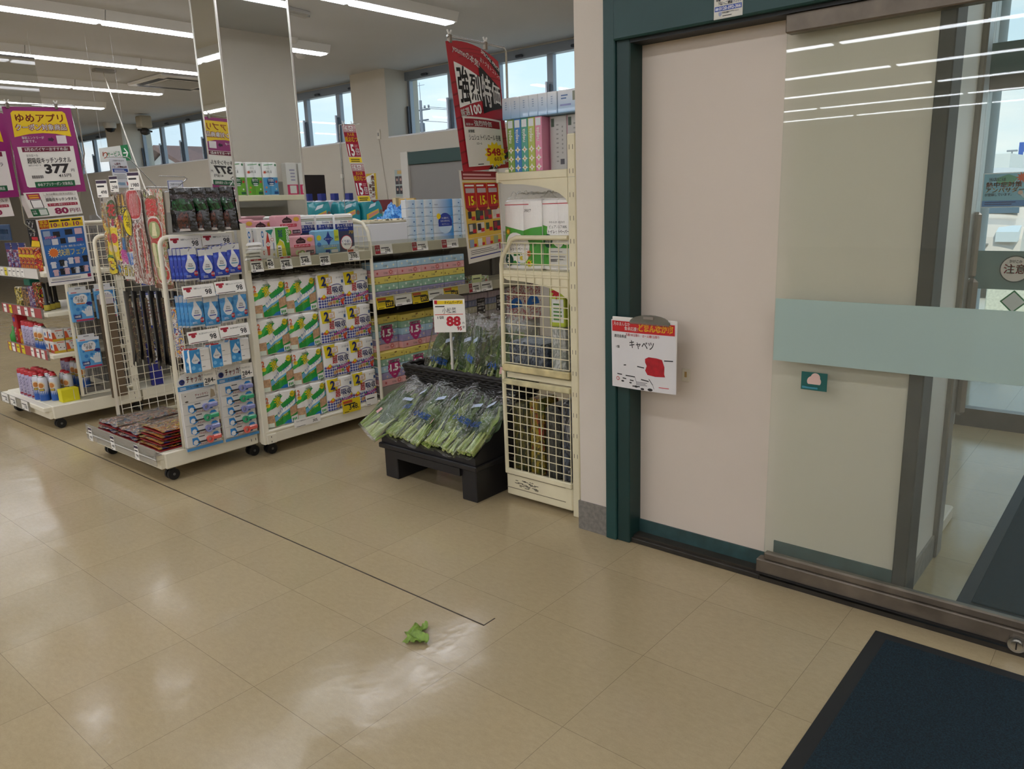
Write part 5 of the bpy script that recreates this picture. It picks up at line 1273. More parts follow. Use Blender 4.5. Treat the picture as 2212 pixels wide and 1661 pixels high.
# dark long firework sleeves, red bag and hooks below
EDGE = busy('dark sleeve print', ('15130f', '2a2018', '6a5a3a', '15130f', '5a2a20', '1c1a16'), 40)
for k, (y, x, zl) in enumerate(((4.93, 2.075, 0.55), (4.90, 2.11, 0.56), (4.85, 2.14, 0.54), (4.80, 2.17, 0.52), (4.74, 2.19, 0.53), (4.68, 2.215, 0.50), (4.62, 2.235, 0.53))):
    t = thing('firework_sleeve', f'long black firework sleeve hanging below the printed sets, {ORD[k]} from left', 'fireworks', (x, y, zl), FACE_X-0.12, 'long black firework sleeves')
    hh = 1.03-zl
    MB().grid(lambda u, v: (-0.05+0.10*u*(0.15+0.85*min(1, v*3)), -0.006*math.sin(PI*u), hh*v+0.03*(1-u)*(v < 0.05)), 6, 14, M('121113', 0.3, 0, 0.4)).grid(lambda u, v: (0.05-0.10*u*1.0, 0.004, 0.03+(hh-0.03)*v), 3, 6, M('121113', 0.3)).build('sleeve', t)
    MB().grid(lambda u, v: (0.048+0.01*u, -0.004+0.012*u, 0.06+(hh-0.1)*v), 1, 8, EDGE).build('printed_edge', t)
t = thing('firework_bag', 'clear bag of red and yellow fireworks below the sets, beside the side wing', 'fireworks', (2.12, 4.42, 0.66), FACE_X, None)
RBM = busy('red firework print', ('c2281e', 'd8a82a', '3a5a9a', 'd8d0c4', '8a1a20', 'd83a4a'), 24)
MB().grid(lambda u, v: (-0.075+0.15*u*(1-0.35*v)+0.026*v, -0.02*math.sin(PI*u), 0.30*v), 12, 12, RBM).build('print', t)
MB().grid(lambda u, v: (-0.08+0.16*u*(1-0.35*v)+0.028*v, -0.026*math.sin(PI*u)-0.004*math.sin(19*u+9*v)-0.004, -0.01+0.32*v), 12, 12, CLEARF).build('clear_bag', t)
for k in range(3):
    b = MB().tube([(2.36, 4.50-0.03*k, 1.0), (2.12, 4.50-0.03*k, 0.995), (2.10, 4.50-0.03*k, 1.01)], 0.003, M('5a5a5c', 0.3, 0.8), 6)
    tag(b.build('peg_hook'), f'dark wire peg above the red firework bag, {ORD[k]} from left', 'hook', 'dark wire pegs')
# long pegs with price cards above the fireworks
for k, (y, z, w, h, bar) in enumerate(((4.93, 1.60, 0.075, 0.10, 1), (4.76, 1.625, 0.055, 0.09, 1), (4.50, 1.625, 0.075, 0.10, 1))):
    b = MB().tube([(2.38, y, 1.62), (2.05, y, 1.615), (2.035, y, 1.63), (2.032, y, z+0.01)], 0.0026, CHROME, 6)
    tag(b.build('peg_hook'), f'long chrome peg holding a price card above the fireworks, {ORD[k]} from left', 'hook', 'long chrome pegs')
    card((2.03, y, z), w, h, ('498', '298', '1980')[k], f'white price card with dark heading above the fireworks, {ORD[k]} from left', 'price cards above the fireworks', 'bar', rz=FACE_X+0.5, fs=0.2)

# ------------------------------------------------------------------ left end display goods
def spray(body, cap, r=0.033, h=0.205):
    t = thing('spray_can', '', 'spray can')
    bm_ = M(body, 0.25, 0.1, 0.3)
    MB().lathe([(0, 0), (r-0.003, 0), (r, 0.004), (r, h*0.80), (r*0.86, h*0.86), (r*0.80, h*0.87)], bm_, 20).build('can', t)
    b = MB().art(lambda u, v, l: ((r+l)*math.sin((u-0.5*2*PI*r)/r), -(r+l)*math.cos((u-0.5*2*PI*r)/r), v), 2*PI*r, h, 140, 0, 0.0005)
    if cap == 'flat':
        for k in range(18): b.poly([(k/18, 0.02), ((k+1)/18, 0.02), ((k+1)/18, 0.22), ((k+0.5)/18, 0.42), (k/18, 0.22)], M('2a5aa8', 0.3), 1)
        b.disc(0.5, 0.58, 0.13, M('d8c9a8'), 1, 1, 14).disc(0.5, 0.58, 0.09, M('c07a3a'), 2, 1, 14).rect(0.42, 0.38, 0.60, 0.46, M('2a2a2a'), 2).rect(0.44, 0.40, 0.58, 0.44, M('d8b83a'), 3)
    else:
        b.vtext('アリアース', 0.5, 0.74, 0.12, M('3a3a5a'), 1)
        b.rect(0.40, 0.05, 0.60, 0.12, M('8a2a3a'), 1)
    b.build('print', t)
    if cap == 'flat': MB().lathe([(r*0.80, h*0.87), (r*0.84, h*0.88), (r*0.62, h*0.92)], CHROME, 18).lathe([(r*0.62, h*0.90), (r*0.62, h*0.96), (r*0.40, h), (0, h)], M('b8242c', 0.35), 16).build('cap', t)
    else: MB().lathe([(r*0.92, h*0.80), (r*0.92, h*0.97), (r*0.8, h), (0, h)], M('b8242c', 0.35), 18).build('cap', t)
    return t
sa, sb = spray('d9dbe2', 'flat'), spray('b9b2d0', 'round')
n = {0: 0, 1: 0}
def put(kind, x, y, z, label, grp):
    src = (sa, sb)[kind]; o = src if n[kind] == 0 else dup(src); n[kind] += 1
    o.location = (x, y, z); o.rotation_euler = (0, 0, -PI/3+0.3*R.random()); o['label'] = label; o['group'] = grp
BZ = 0.1755
for k, (x, y) in enumerate(((1.935, 6.235), (1.925, 6.315), (1.99, 6.17), (2.01, 6.25), (2.005, 6.325), (2.085, 6.17), (2.085, 6.24))):
    put(0, x, y, BZ, f'white and blue spray can on the lowest deck, {ORD[k]} of the white ones', 'white spray cans on the lowest deck')
for k, (x, y) in enumerate(((1.93, 6.395), (1.925, 6.47), (1.925, 6.545), (1.925, 6.62), (2.005, 6.41), (2.005, 6.49), (2.005, 6.57))):
    put(1, x, y, BZ, f'lavender spray can on the lowest deck, {ORD[k]} of the lavender ones', 'lavender spray cans on the lowest deck')
for k in range(3): put(0, 2.20, 6.16+0.085*k, BZ+0.06, f'white spray can standing higher at the back of the lowest deck, {ORD[k]} one', 'white spray cans at the back')
for k in range(2): put(1, 2.20, 6.42+0.085*k, BZ+0.06, f'lavender spray can standing higher at the back of the lowest deck, {ORD[k]} one', 'lavender spray cans at the back')
tag(MB().box(2.16, 2.30, 6.11, 6.6, BZ, BZ+0.0595, M('7f7a72')).build('riser'), 'low grey step under the rear spray cans', 'riser')
for k in range(2): put(0, 2.00, 6.265+0.075*k, 0.5355, f'white spray can on the second deck, {ORD[k]} one', 'white spray cans on the second deck')
for k in range(3): put(1, 2.00, 6.43+0.078*k, 0.5355, f'lavender spray can on the second deck, {ORD[k]} one', 'lavender spray cans on the second deck')
tag(MB().box(1.98, 2.10, 6.03, 6.105, BZ, BZ+0.095, M('dcd21e', 0.5), 0.003).box(2.06, 2.064, 6.0295, 6.03, BZ+0.01, BZ+0.085, M('c9bfae')).build('yellow_box'), 'bright yellow carton at the near corner of the lowest deck', 'box')
OR_ = M('c9542a', 0.4)
def bait_box():
    b = MB().box(-0.04, 0.04, 0, 0.07, 0, 0.085, M('dcd8d2', 0.4), 0.003).art(front(-0.04, 0), 0.08, 0.085, 0, 0, 0.0005)
    b.rect(0, 0, 1, 0.2, M('c9a82a'), 1).poly([(0, 0.2), (0.35, 0.2), (0.2, 0.75), (0, 0.8)], OR_, 1).rect(0.3, 0.86, 0.9, 0.92, OR_, 1).disc(0.55, 0.45, 0.05, INK, 2, 1, 8).disc(0.85, 0.4, 0.05, INK, 2, 1, 8).disc(0.45, 0.7, 0.05, M('777777'), 2, 1, 8)
    b.art(lambda u, v, l: (-0.04-l, 0.07-u, v), 0.07, 0.085, 0, 0, 0.0005).rect(0, 0, 1, 0.25, OR_, 1).disc(0.4, 0.55, 0.2, M('3a6aa0'), 1, 1, 10)
    return b.build('bait_box')
bb = bait_box()
for k, (x, y, z) in enumerate(((2.035, 6.065, 0.5355), (2.035, 6.065, 0.6215), (2.035, 6.155, 0.5355), (2.035, 6.155, 0.6215), (2.12, 6.065, 0.5355), (2.12, 6.065, 0.6215))):
    o = bb if k == 0 else dup(bb)
    o.location = (x, y, z); o.rotation_euler = (0, 0, 0)
    tag(o, f'orange and white bait box on the second deck, {("front left", "rear left", "right")[k//2]} pair, {("lower", "upper")[k % 2]} one', 'box', 'bait boxes')
tag(MB().box(1.985, 2.07, 6.74, 6.82, 0.5355, 0.78, M('b01c28', 0.35), 0.01).art(lambda u, v, l: (1.985-l, 6.82-u, 0.5355+v), 0.08, 0.245, 0, 0, 0.0006).vtext('アリ', 0.45, 0.62, 0.24, WHITE, 1, bold=0.05).disc(0.5, 0.82, 0.3, M('5a3a9a'), 1, 0.8).build('powder_bottle'), 'red ant powder bottle on the second deck', 'bottle')
tag(MB().box(1.99, 2.08, 6.665, 6.73, 0.5355, 0.665, busy('orange box print', ('e08a1a', 'd9b21a', 'c2401e', '5a2a14'), 30), 0.004).build('bait_box'), 'orange and brown bait box beside the red powder bottle', 'box')
gb_ = MB().lathe([(0, 0), (0.03, 0), (0.034, 0.01), (0.034, 0.07), (0.012, 0.11), (0.012, 0.14), (0, 0.14)], M('3a9a3a', 0.25), 16, (2.0, 6.87, 0.5355))
tag(gb_.build('green_bottle'), 'small green bottle at the far end of the second deck', 'bottle')
PR = [busy('pack print '+str(k), c, 26) for k, c in enumerate((('8a7a3a', '2a2418', 'c9b43a', 'd8d0b8', '4a3a20'), ('6a5230', '2a2a4a', 'b88a4a', '1f1a16', 'd8c9a0'), ('d9c21a', '2a2418', 'b8341e', 'e8e0c8'), ('d8d4d8', '8a2a3a', '4a4a8a', 'c9c2c8', '2a2a50'), ('b8202a', 'd8b02a', 'c23a3a', '6a1018', 'e0d8d0')))]
for k, (y, x, w, h, m_, nm) in enumerate(((6.70, 2.02, 0.13, 0.15, 0, 'olive'), (6.555, 2.02, 0.12, 0.155, 1, 'brown'), (6.43, 2.02, 0.10, 0.17, 3, 'silver'), (6.31, 2.02, 0.10, 0.20, 2, 'yellow'))):
    b = MB().box(-w/2, w/2, 0, 0.05, 0, h, PR[m_], 0.008)
    tag(b.build('printed_pack', None, (x, y, 0.8355), FACE_X), f'{nm} printed insect repellent pack on the third deck', 'pack', 'printed packs on the third deck')
for k in range(3):
    b = MB().lathe([(0, 0), (0.02, 0), (0.022, 0.004), (0.022, 0.05), (0.014, 0.055), (0.012, 0.2), (0, 0.2)], M('1c1b1c', 0.3), 14)
    b.lathe([(0.0225, 0.005), (0.0225, 0.045)], M('b8a83a'), 14)
    tag(b.build('black_bottle', None, (2.03+0.05*k, 6.16+0.05*k, 0.8355)), f'slim black bottle at the near end of the third deck, {ORD[k]} one', 'bottle', 'slim black bottles')
tag(MB().box(2.05, 2.12, 6.5, 6.62, 1.0, 1.05, M('1f7a68', 0.4), 0.004).box(2.08, 2.10, 6.54, 6.58, 0.8355, 1.0, M('1f7a68', 0.4)).build('green_pack'), 'dark green pack standing behind the brown one', 'pack')
# upper deck: sheets hanging with printed packs, red and black boxes
for k, y in enumerate((6.86, 6.78, 6.70, 6.62)):
    b = MB().box(-0.035, 0.035, 0, 0.012, 0, 0.20, PR[3], 0.003).box(-0.035, 0.035, -0.001, 0, 0.15, 0.2, M('2f3a78'))
    tag(b.build('blister_pack', None, (2.06+0.02*(k % 2), y, 1.1155), FACE_X+0.2), f'white and navy blister pack on the top deck, {ORD[k]} from left', 'pack', 'blister packs on the top deck')
for k, y in enumerate((6.52, 6.44, 6.36, 6.28)):
    b = MB().box(-0.036, 0.036, 0, 0.05, 0, 0.17, PR[4], 0.004).box(-0.036, 0.036, -0.001, 0, 0.10, 0.12, M('d8c21a'))
    tag(b.build('red_box', None, (2.03, y, 1.1155), FACE_X), f'red boxed trap on the top deck, {ORD[k]} from left', 'box', 'red boxes on the top deck')
b = MB().box(-0.10, 0.10, 0, 0.03, 0, 0.20, M('1a1614', 0.4), 0.004).art(front(-0.1, 0), 0.2, 0.2, 0, 0, 0.0008).vtext('アリ', 0.25, 0.98, 0.30, WHITE, 1, bold=0.05).vtext('アリ', 0.60, 0.98, 0.30, WHITE, 1, bold=0.05).rect(0.3, 0.22, 0.9, 0.36, M('b8242c'), 1).poly([(0.1, 0.0), (1, 0.0), (1, 0.2), (0.3, 0.26)], YEL, 1)
tag(b.build('black_box', None, (2.10, 6.40, 1.2865), FACE_X), 'black and yellow ant trap box above the red boxes', 'box')
b = MB().box(-0.17, 0.17, 0, 0.012, 0, 0.12, M('2f4a6e', 0.4), 0.004).art(front(-0.17, 0), 0.34, 0.12, 0, 0, 0.0008).text('日間安定', 0.40, 0.40, 0.30, M('a9c4dc'), 1, w=0.52).text('0', 0.22, 0.36, 0.42, M('a9c4dc'), 1, bold=0).text('つづく!', 0.25, 0.05, 0.24, M('8fb0cc'), 1, w=0.42)
tag(b.build('header_board', None, (2.02, 6.80, 1.335), FACE_X), 'dark blue header board on the left end display', 'sign')
for k, (y, w) in enumerate(((6.80, 0.06), (6.72, 0.05), (6.63, 0.06), (6.54, 0.055), (6.45, 0.055), (6.36, 0.055))):
    card((1.974, y, 1.078), w, 0.06, '', f'price card on the top deck of the left display, {ORD[k]} from left', 'price cards on the top left deck', None, M('e3d02a', 0.5) if k == 1 else None, rz=FACE_X)
for k, (y, w) in enumerate(((6.82, 0.06), (6.70, 0.055), (6.52, 0.06), (6.37, 0.06), (6.24, 0.06))):
    card((1.954, y, 0.796), w, 0.062, '', f'price card on the third deck of the left display, {ORD[k]} from left', 'price cards on the third left deck', None, M('e3d02a', 0.5) if k == 1 else None, rz=FACE_X)
for k, (y, w) in enumerate(((6.84, 0.05), (6.76, 0.06), (6.66, 0.065), (6.55, 0.065), (6.36, 0.055), (6.25, 0.055), (6.15, 0.06))):
    card((1.944, y, 0.495), w, 0.065, '', f'price card on the second deck of the left display, {ORD[k]} from left', 'price cards on the second left deck', None, M('e3d02a', 0.5) if k in (0, 2, 3) else None, rz=FACE_X)
for k, (y, w, p) in enumerate(((6.80, 0.14, '645'), (6.62, 0.12, '548'), (6.37, 0.13, '1180'))):
    card((1.832, y, 0.105), w, 0.07, p, f'white price card on the lowest rail of the left display, {ORD[k]} from left', 'price cards on the lowest left rail', None, rz=FACE_X)
# glove packs and the long cardboard strip on the side wing
def glove_pack():
    t = thing('glove_pack', '', 'gloves'); w, h = 0.15, 0.255; bm_ = F('5aa2d8', 0.25, 40)
    MB().box(-w/2, w/2, -0.012, 0.012, 0, 0.225, bm_, 0.006).build('pouch', t)
    s = MB().art(front(-w/2, 0, -0.012), w, h, 0, 0, 0.0007)
    s.rect(0.04, 0.88, 0.80, 0.99, M('d6d8da', 0.3), 1).rect(0.30, 0.92, 0.55, 0.95, M('8a8f95'), 2).rect(0.0, 0.80, 1, 0.885, M('d9dbe0'), 1).rect(0.1, 0.82, 0.35, 0.84, RED, 2)
    for u, v, r in ((0.12, 0.2, 0.08), (0.85, 0.75, 0.07), (0.1, 0.68, 0.06), (0.3, 0.36, 0.09), (0.9, 0.45, 0.06), (0.2, 0.5, 0.05), (0.55, 0.4, 0.07), (0.4, 0.24, 0.06)): s.disc(u, v, r, F('2f7fc8', 0.2, 40), 1.2, 1, 12)
    for u, v, r in ((0.35, 0.64, 0.20), (0.58, 0.66, 0.22), (0.46, 0.60, 0.20), (0.60, 0.58, 0.16), (0.28, 0.60, 0.14)): s.disc(u, v, r, M('e3e4e6', 0.4), 2, 0.9, 16)
    s.text('ポリエチ', 0.46, 0.635, 0.085, INK, 3, 'c', w=0.44).text('手袋', 0.46, 0.55, 0.085, INK, 3, 'c', w=0.28).rect(0.26, 0.50, 0.66, 0.53, M('d9783a'), 3).disc(0.84, 0.50, 0.14, NAVY, 3, 0.6, 14)
    HG = M('d8dde2', 0.35)
    s.poly([(0.62, 0.14), (0.92, 0.14), (0.94, 0.30), (0.60, 0.30)], HG, 2.5)
    for k, (u, dv) in enumerate(((0.60, 0.07), (0.685, 0.125), (0.77, 0.14), (0.855, 0.12))): s.poly([(u, 0.29), (u+0.07, 0.29), (u+0.085, 0.29+dv), (u+0.01, 0.29+dv)], HG, 2.5)
    s.poly([(0.60, 0.20), (0.62, 0.28), (0.48, 0.33), (0.44, 0.30)], HG, 2.5)
    s.rect(0.08, 0.10, 0.42, 0.21, NAVY, 2.5).text('100枚', 0.25, 0.12, 0.07, WHITE, 3, 'c', w=0.26).rect(0.15, 0.02, 0.95, 0.075, M('b83a5a'), 2.5)
    s.build('print', t); return t
gk = glove_pack()
for k, (x, z, l) in enumerate(((2.185, 0.752, 'upper one'), (2.19, 0.408, 'lower one'), (2.355, 0.756, 'half hidden one beside the fireworks'))):
    o = gk if k == 0 else dup(gk)
    o.location = (x, 5.960, z); o['label'] = 'blue polyethylene glove pack on the wire wing, '+l; o['group'] = 'glove packs'
t = thing('clip_strip', 'tall flat brown cardboard clip strip with a pale top, hanging on the wire wing', 'display strip', (2.34, 5.945, 0.16))
MB().box(-0.045, 0.065, -0.004, 0.002, 0, 0.70, M('6f5d47', 0.6, var=0.05), 0.001).box(-0.050, -0.045, -0.03, 0.002, 0.0, 0.74, M('5d4e3c', 0.6)).build('strip', t)
MB().box(-0.045, 0.065, -0.004, 0.002, 0.70, 0.77, M('c9c2c4', 0.5)).build('header', t)
hk = MB()
for q in range(6): hk.tube([(-0.02, -0.004, 0.06+0.1*q), (-0.02, -0.012, 0.055+0.1*q), (-0.02, -0.012, 0.075+0.1*q)], 0.002, M('d8d8d8', 0.3), 5)
hk.build('hooks', t)
# blue framed sheets in the shelves behind the wings
for k, (x, y, z, h) in enumerate(((2.75, 6.046, 0.95, 0.25), (2.92, 6.046, 0.95, 0.25), (2.72, 6.046, 0.62, 0.28))):
    b = MB().box(-0.075, 0.075, -0.002, 0.002, 0, h, M('1f3fa8', 0.4)).art(front(-0.075, 0, -0.002), 0.15, h, 0, 0, 0.0008).rect(0.12, 0.08, 0.95, 0.94, M('d9dcdf'), 1).bars(0.2, 0.3, 0.85, 0.85, 6, M('8a6a6a'), 2)
    tag(b.build('framed_sheet', None, (x, y, z)), f'blue bordered notice behind the firework display, {("upper left", "upper right", "lower")[k]} one', 'notice', 'blue bordered notices')
b = MB().box(-0.05, 0.05, 0, 0.03, 0, 0.34, M('2a2f88', 0.35), 0.006).art(front(-0.05, 0), 0.1, 0.34, 0, 0, 0.0008).disc(0.5, 0.70, 0.42, M('dfe3e8'), 1).text('スレ', 0.5, 0.62, 0.16, INK, 2, 'c', w=0.6).disc(0.45, 0.92, 0.3, M('1a1a20'), 1).disc(0.45, 0.92, 0.2, M('9a9aa0'), 2)
tag(b.build('blue_pack', None, (2.70, 6.06, 0.162)), 'dark blue pack with white round label behind the fireworks', 'pack')
for k, (x, y, z, c) in enumerate(((2.74, 6.02, 1.2105, '2a7a3a'), (2.66, 6.02, 1.2105, '22305e'), (2.60, 6.02, 1.2105, '3a9a4a'), (2.86, 6.02, 1.2105, 'd9b8a8'))):
    tag(MB().box(-0.035, 0.035, 0, 0.08, 0, 0.24, busy('bottle print'+str(k), (c, c, 'd8dde2', '1f3f88'), 14), 0.02).build('detergent_pack', None, (x+0.01*k, y+0.1, z)), f'refill pack half hidden between the fireworks and the coupon signs, {ORD[k]} of four', 'pack', 'refill packs behind the fireworks')

# ------------------------------------------------------------------ worn shelf goods
FLW = {'green': '7fa04a', 'blue': '3f82c4', 'teal': '4aa08a', 'lime': 'a9b84a', 'pink': 'd98aa4'}
t = thing('tissue_bundle', 'flower printed tissue bundle standing upright on the top of the worn shelf', 'tissues', (2.815, 2.40, 1.6205), FACE_X)
for k, (nm, c) in enumerate(FLW.items()):
    b = MB().box(0.0405*k+0.0005, 0.0405*(k+1)-0.0005, 0, 0.22, 0, 0.232, F(c, 0.15, 25), 0.002).art(front(0.0405*k, 0), 0.0405, 0.232, 0, 0, 0.0005)
    for q in range(3):
        b.star(0.5, 0.08+0.17*q, 0.42, 0.2, 4, M('e8e6de'), 1).disc(0.5, 0.08+0.17*q, 0.11, M('c9a83a'), 2, 1, 8)
    b.rect(0.15, 0.84, 0.85, 0.98, M('dde3e6'), 1).text('nepia', 0.62, 0.56, 0.5*0.0405/0.232, M('e8e6de'), 2, rot=PI/2, w=None)
    b.build('tissue_box', t)
def grey_bundle():
    t = thing('tissue_bundle', '', 'tissues')
    for q in range(2):
        b = MB().box(0.094*q+0.0005, 0.094*(q+1)-0.0005, 0.0, 0.20, 0, 0.232, M('b5b4ae', 0.4, 0, 0.4, 0.2, 25), 0.003).art(front(0.094*q, 0), 0.094, 0.232, 0, 0, 0.0006)
        b.rect(0.02, 0, 0.06, 1, M('b07a88'), 1).rect(0.10, 0.80, 0.28, 0.95, M('4a5a4c'), 1).bars(0.4, 0.15, 0.55, 0.9, 9, M('8e8d88'), 1, 0.3).rect(0.62, 0.10, 0.86, 0.20, M('55555a'), 1).bars(0.72, 0.3, 0.8, 0.85, 7, M('8e8d88'), 1, 0.4)
        b.build('tissue_box', t)
    return t
g_ = grey_bundle(); g_.location = (2.862, 2.19, 1.6205); g_.rotation_euler = (0, 0, FACE_X); g_['label'] = 'grey backed tissue bundle beside the flower printed one on the worn shelf'
BLT = grad('tissue end fade', '8fb8dc', 'dfe2e4', 2, 0.0, 0.09)
t = thing('tissue_bundle', 'pale blue tissue bundle lying across the flower printed bundle', 'tissues', (2.812, 2.425, 1.854), FACE_X)
for k in range(6):
    b = MB().box(0.0525*k+0.0005, 0.0525*(k+1)-0.0005, 0, 0.22, 0, 0.094, BLT, 0.003).art(front(0.0525*k, 0), 0.0525, 0.094, 0, 0, 0.0005).bars(0.4, 0.45, 0.6, 0.85, 4, M('8aa0bc'), 1)
    b.build('tissue_box', t)
b = MB().box(0, 0.105, 0, 0.2, 0, 0.094, BLT, 0.004).art(front(0, 0), 0.105, 0.094, 0, 0, 0.0006).bars(0.2, 0.6, 0.55, 0.85, 2, M('5a78a8'), 1).rect(0.15, 0.3, 0.7, 0.38, M('8f97c8'), 1).rect(0.78, 0.5, 0.98, 0.9, M('8a8f80'), 1)
tag(b.build('tissue_bundle', None, (2.812, 2.107, 1.854), FACE_X), 'pale blue tissue bundle end beside the white entrance pier', 'tissues')
# wrapped toilet rolls, big green packs
def tp_pack(big):
    w, d, h = 0.222, 0.22, 0.325
    t = thing('toilet_roll_pack', '', 'toilet paper')
    b = MB(); P = roll_body(b, w, d, h, 2, 0.012, FW); b.build('wrap', t)
    s = MB().art(P, w, h, 70, 0, 0.0012)
    G1, G2, DG = F('4aa03a', 0.2), F('3a8e32', 0.2), M('0f4a38', 0.4)
    s.poly([(0, 0.07), (1, 0.07), (1, 0.62), (0.75, 0.60), (0.5, 0.56), (0.25, 0.60), (0, 0.63)] if big else [(0, 0.07), (1, 0.07), (1, 0.52), (0.9, 0.45), (0.5, 0.42), (0.3, 0.50), (0.2, 0.62), (0, 0.64)], G1, 1)
    for k in range(10): s.disc(0.1+0.8*R.random(), 0.12+0.4*R.random(), 0.06, G2, 1.5, 1, 12)
    s.rect(0, 0.925, 0.7 if big else 1, 0.935, RED, 1)
    if big:
        s.text('スキルピア', 0.55, 0.82, 0.045, INK, 1, w=0.2, slant=0.2)
        for u, v, r in ((0.30, 0.36, 0.26), (0.48, 0.34, 0.22), (0.22, 0.26, 0.2), (0.45, 0.26, 0.24)): s.disc(u, v, r, FW, 2, 1, 18)
        s.text('やわらかい肌ざわり', 0.34, 0.42, 0.03, INK, 3, 'c', w=0.42, bold=0).text('ピュアパルプ100%', 0.34, 0.345, 0.045, INK, 3, 'c', w=0.5, bold=0.005).text('トイレットペーパー', 0.34, 0.275, 0.05, INK, 3, 'c', w=0.6, bold=0.01).rect(0.26, 0.20, 0.46, 0.25, M('2f7a34'), 3)
        s.disc(0.12, 0.14, 0.13, DG, 3).text('2', 0.1, 0.11, 0.07, WHITE, 4, 'c', bold=0.03)
        for u, v, r, c, c2 in ((0.12, 0.55, 0.08, 'd98a2a', 'e8d23a'), (0.46, 0.17, 0.13, 'e8e6dc', 'd9c23a'), (0.68, 0.10, 0.11, 'e0d21e', 'c2501e'), (0.68, 0.24, 0.09, 'd9722a', 'a8301e'), (0.38, 0.09, 0.06, '5a9ac8', 'd8d8d8'), (0.62, 0.46, 0.07, 'e8e6dc', '333333')): s.star(u, v, r, r*0.45, 10, M(c), 3.5).disc(u, v, r*0.35, M(c2), 4.2, 1, 10)
    else:
        for u, v, r in ((0.45, 0.55, 0.26), (0.65, 0.58, 0.24), (0.80, 0.50, 0.2), (0.55, 0.46, 0.2)): s.disc(u, v, r, FW, 2, 1, 18)
        s.text('やわらかい肌ざわり', 0.52, 0.66, 0.03, INK, 3, 'c', w=0.5, bold=0).text('ピュアパルプ100%', 0.55, 0.59, 0.045, INK, 3, 'c', w=0.56, bold=0.005).text('トイレットペーパー', 0.57, 0.52, 0.05, INK, 3, 'c', w=0.66, bold=0.01).rect(0.45, 0.43, 0.72, 0.48, M('2f7a34'), 3).text('ダブル', 0.585, 0.435, 0.035, WHITE, 4, 'c', w=0.18)
        s.disc(0.22, 0.42, 0.14, DG, 3).text('2倍巻', 0.22, 0.39, 0.055, WHITE, 4, 'c', w=0.2)
        s.rect(0.24, 0.12, 0.93, 0.32, M('dcdad2'), 2.5).rect(0.24, 0.05, 0.93, 0.12, M('dcdad2'), 2.5).bars(0.3, 0.16, 0.8, 0.30, 4, M('777777'), 3, 0.3)
        for k in range(10): s.rect(0.3+0.02*k, 0.13, 0.3+0.02*k+0.011, 0.16, INK, 3)
    s.build('printed_wrap', t)
    return t
b1, b2 = tp_pack(True), tp_pack(False)
b1.location = (2.825, 2.3375, 1.1725); b1.rotation_euler = (0, 0, FACE_X); b1['label'] = 'green and white toilet roll pack with daisies at the shelf front'
b2.location = (2.830, 2.137+0.0, 1.1725); b2.rotation_euler = (0, 0, FACE_X); b2['label'] = 'green and white toilet roll pack with white text panel beside the upright'
b2.scale = (0.79, 1, 1); b2.location.y = 2.1375
for k, y in enumerate((2.36, 2.16)):
    crumple(0.19, 0.17, 0.04, CLEARF, 20+k, 'film_wrap', f'clear crumpled film on the {("daisy", "text panel")[k]} toilet roll pack', 'film', (2.93, y-0.09, 1.499))
# tall toilet roll packs on the top shelf (seen in the mirror column)
def ina(c1, c2):
    w, d, h = 0.155, 0.11, 0.30
    t = thing('toilet_roll_pack', '', 'toilet paper')
    b = MB(); P = roll_body(b, w, d, h, 2, 0.01, FW); b.build('wrap', t)
    s = MB().art(P, w, h, 90, 0, 0.0006)
    s.rect(0, 0.03, 1, 0.55, F(c1, 0.2), 1).text('i:na', 0.42, 0.68, 0.10, M('3a4a3a'), 2, w=0.48, bold=0.0).text('イーナ', 0.5, 0.80, 0.04, M('3a4a3a'), 2, w=0.25).disc(0.52, 0.42, 0.26, M(c2), 2, 1, 20).text('2倍巻', 0.52, 0.42, 0.09, WHITE, 3, 'c', w=0.38).bars(0.36, 0.30, 0.68, 0.40, 2, WHITE, 3).rect(0.05, 0.05, 0.35, 0.13, M(c2), 2)
    s.star(0.88, 0.70, 0.12, 0.05, 8, M('d8502a'), 2).disc(0.15, 0.42, 0.08, M('c23a3a'), 2).disc(0.85, 0.25, 0.06, M('d98a3a'), 2).disc(0.2, 0.2, 0.05, M('e8e4dc'), 2).disc(0.9, 0.12, 0.05, M('c23a3a'), 2)
    s.poly([(0.3, 0.93), (0.9, 0.90), (0.9, 0.92), (0.3, 0.95)], M('3a9a4a'), 2).disc(0.12, 0.92, 0.07, M('3a7a4a'), 2)
    s.build('printed_wrap', t); return t
ig, ib = ina('6aa82a', '1f5a34'), ina('4f9ac8', '1f4a80')
for k, (src, x) in enumerate(((ig, 3.845), (ig, 4.02), (ib, 4.185))):
    o = src if k in (0, 2) else dup(src)
    o.location = (x, 2.43, 1.6205); o.rotation_euler = (0, 0, PI); o['label'] = ('green flowery toilet roll pack, cut off at the left edge in the column mirror', 'green flowery toilet roll pack seen whole in the column mirror', 'blue flowery toilet roll pack seen in the column mirror')[k]; o['group'] = 'toilet roll packs seen in the mirror'
for k, x in enumerate((4.42, 4.56)):
    b = MB(); P = roll_body(b, 0.12, 0.1, 0.30, 1, 0.008, M('d8d4cc', 0.4)); b.art(P, 0.12, 0.30, 80, 0, 0.0006).rect(0.0, 0.02, 1, 0.33, M('c22a5a'), 1).bars(0.25, 0.45, 0.75, 0.85, 4, M('9a94a8'), 1).rect(0.2, 0.06, 0.8, 0.3, M('d8d4cc'), 2)
    tag(b.build('toilet_roll_pack', None, (x, 2.43, 1.6205), PI), f'white toilet roll pack with crimson base, {ORD[k]} right of the blue one in the mirror', 'toilet paper', 'crimson based toilet roll packs')
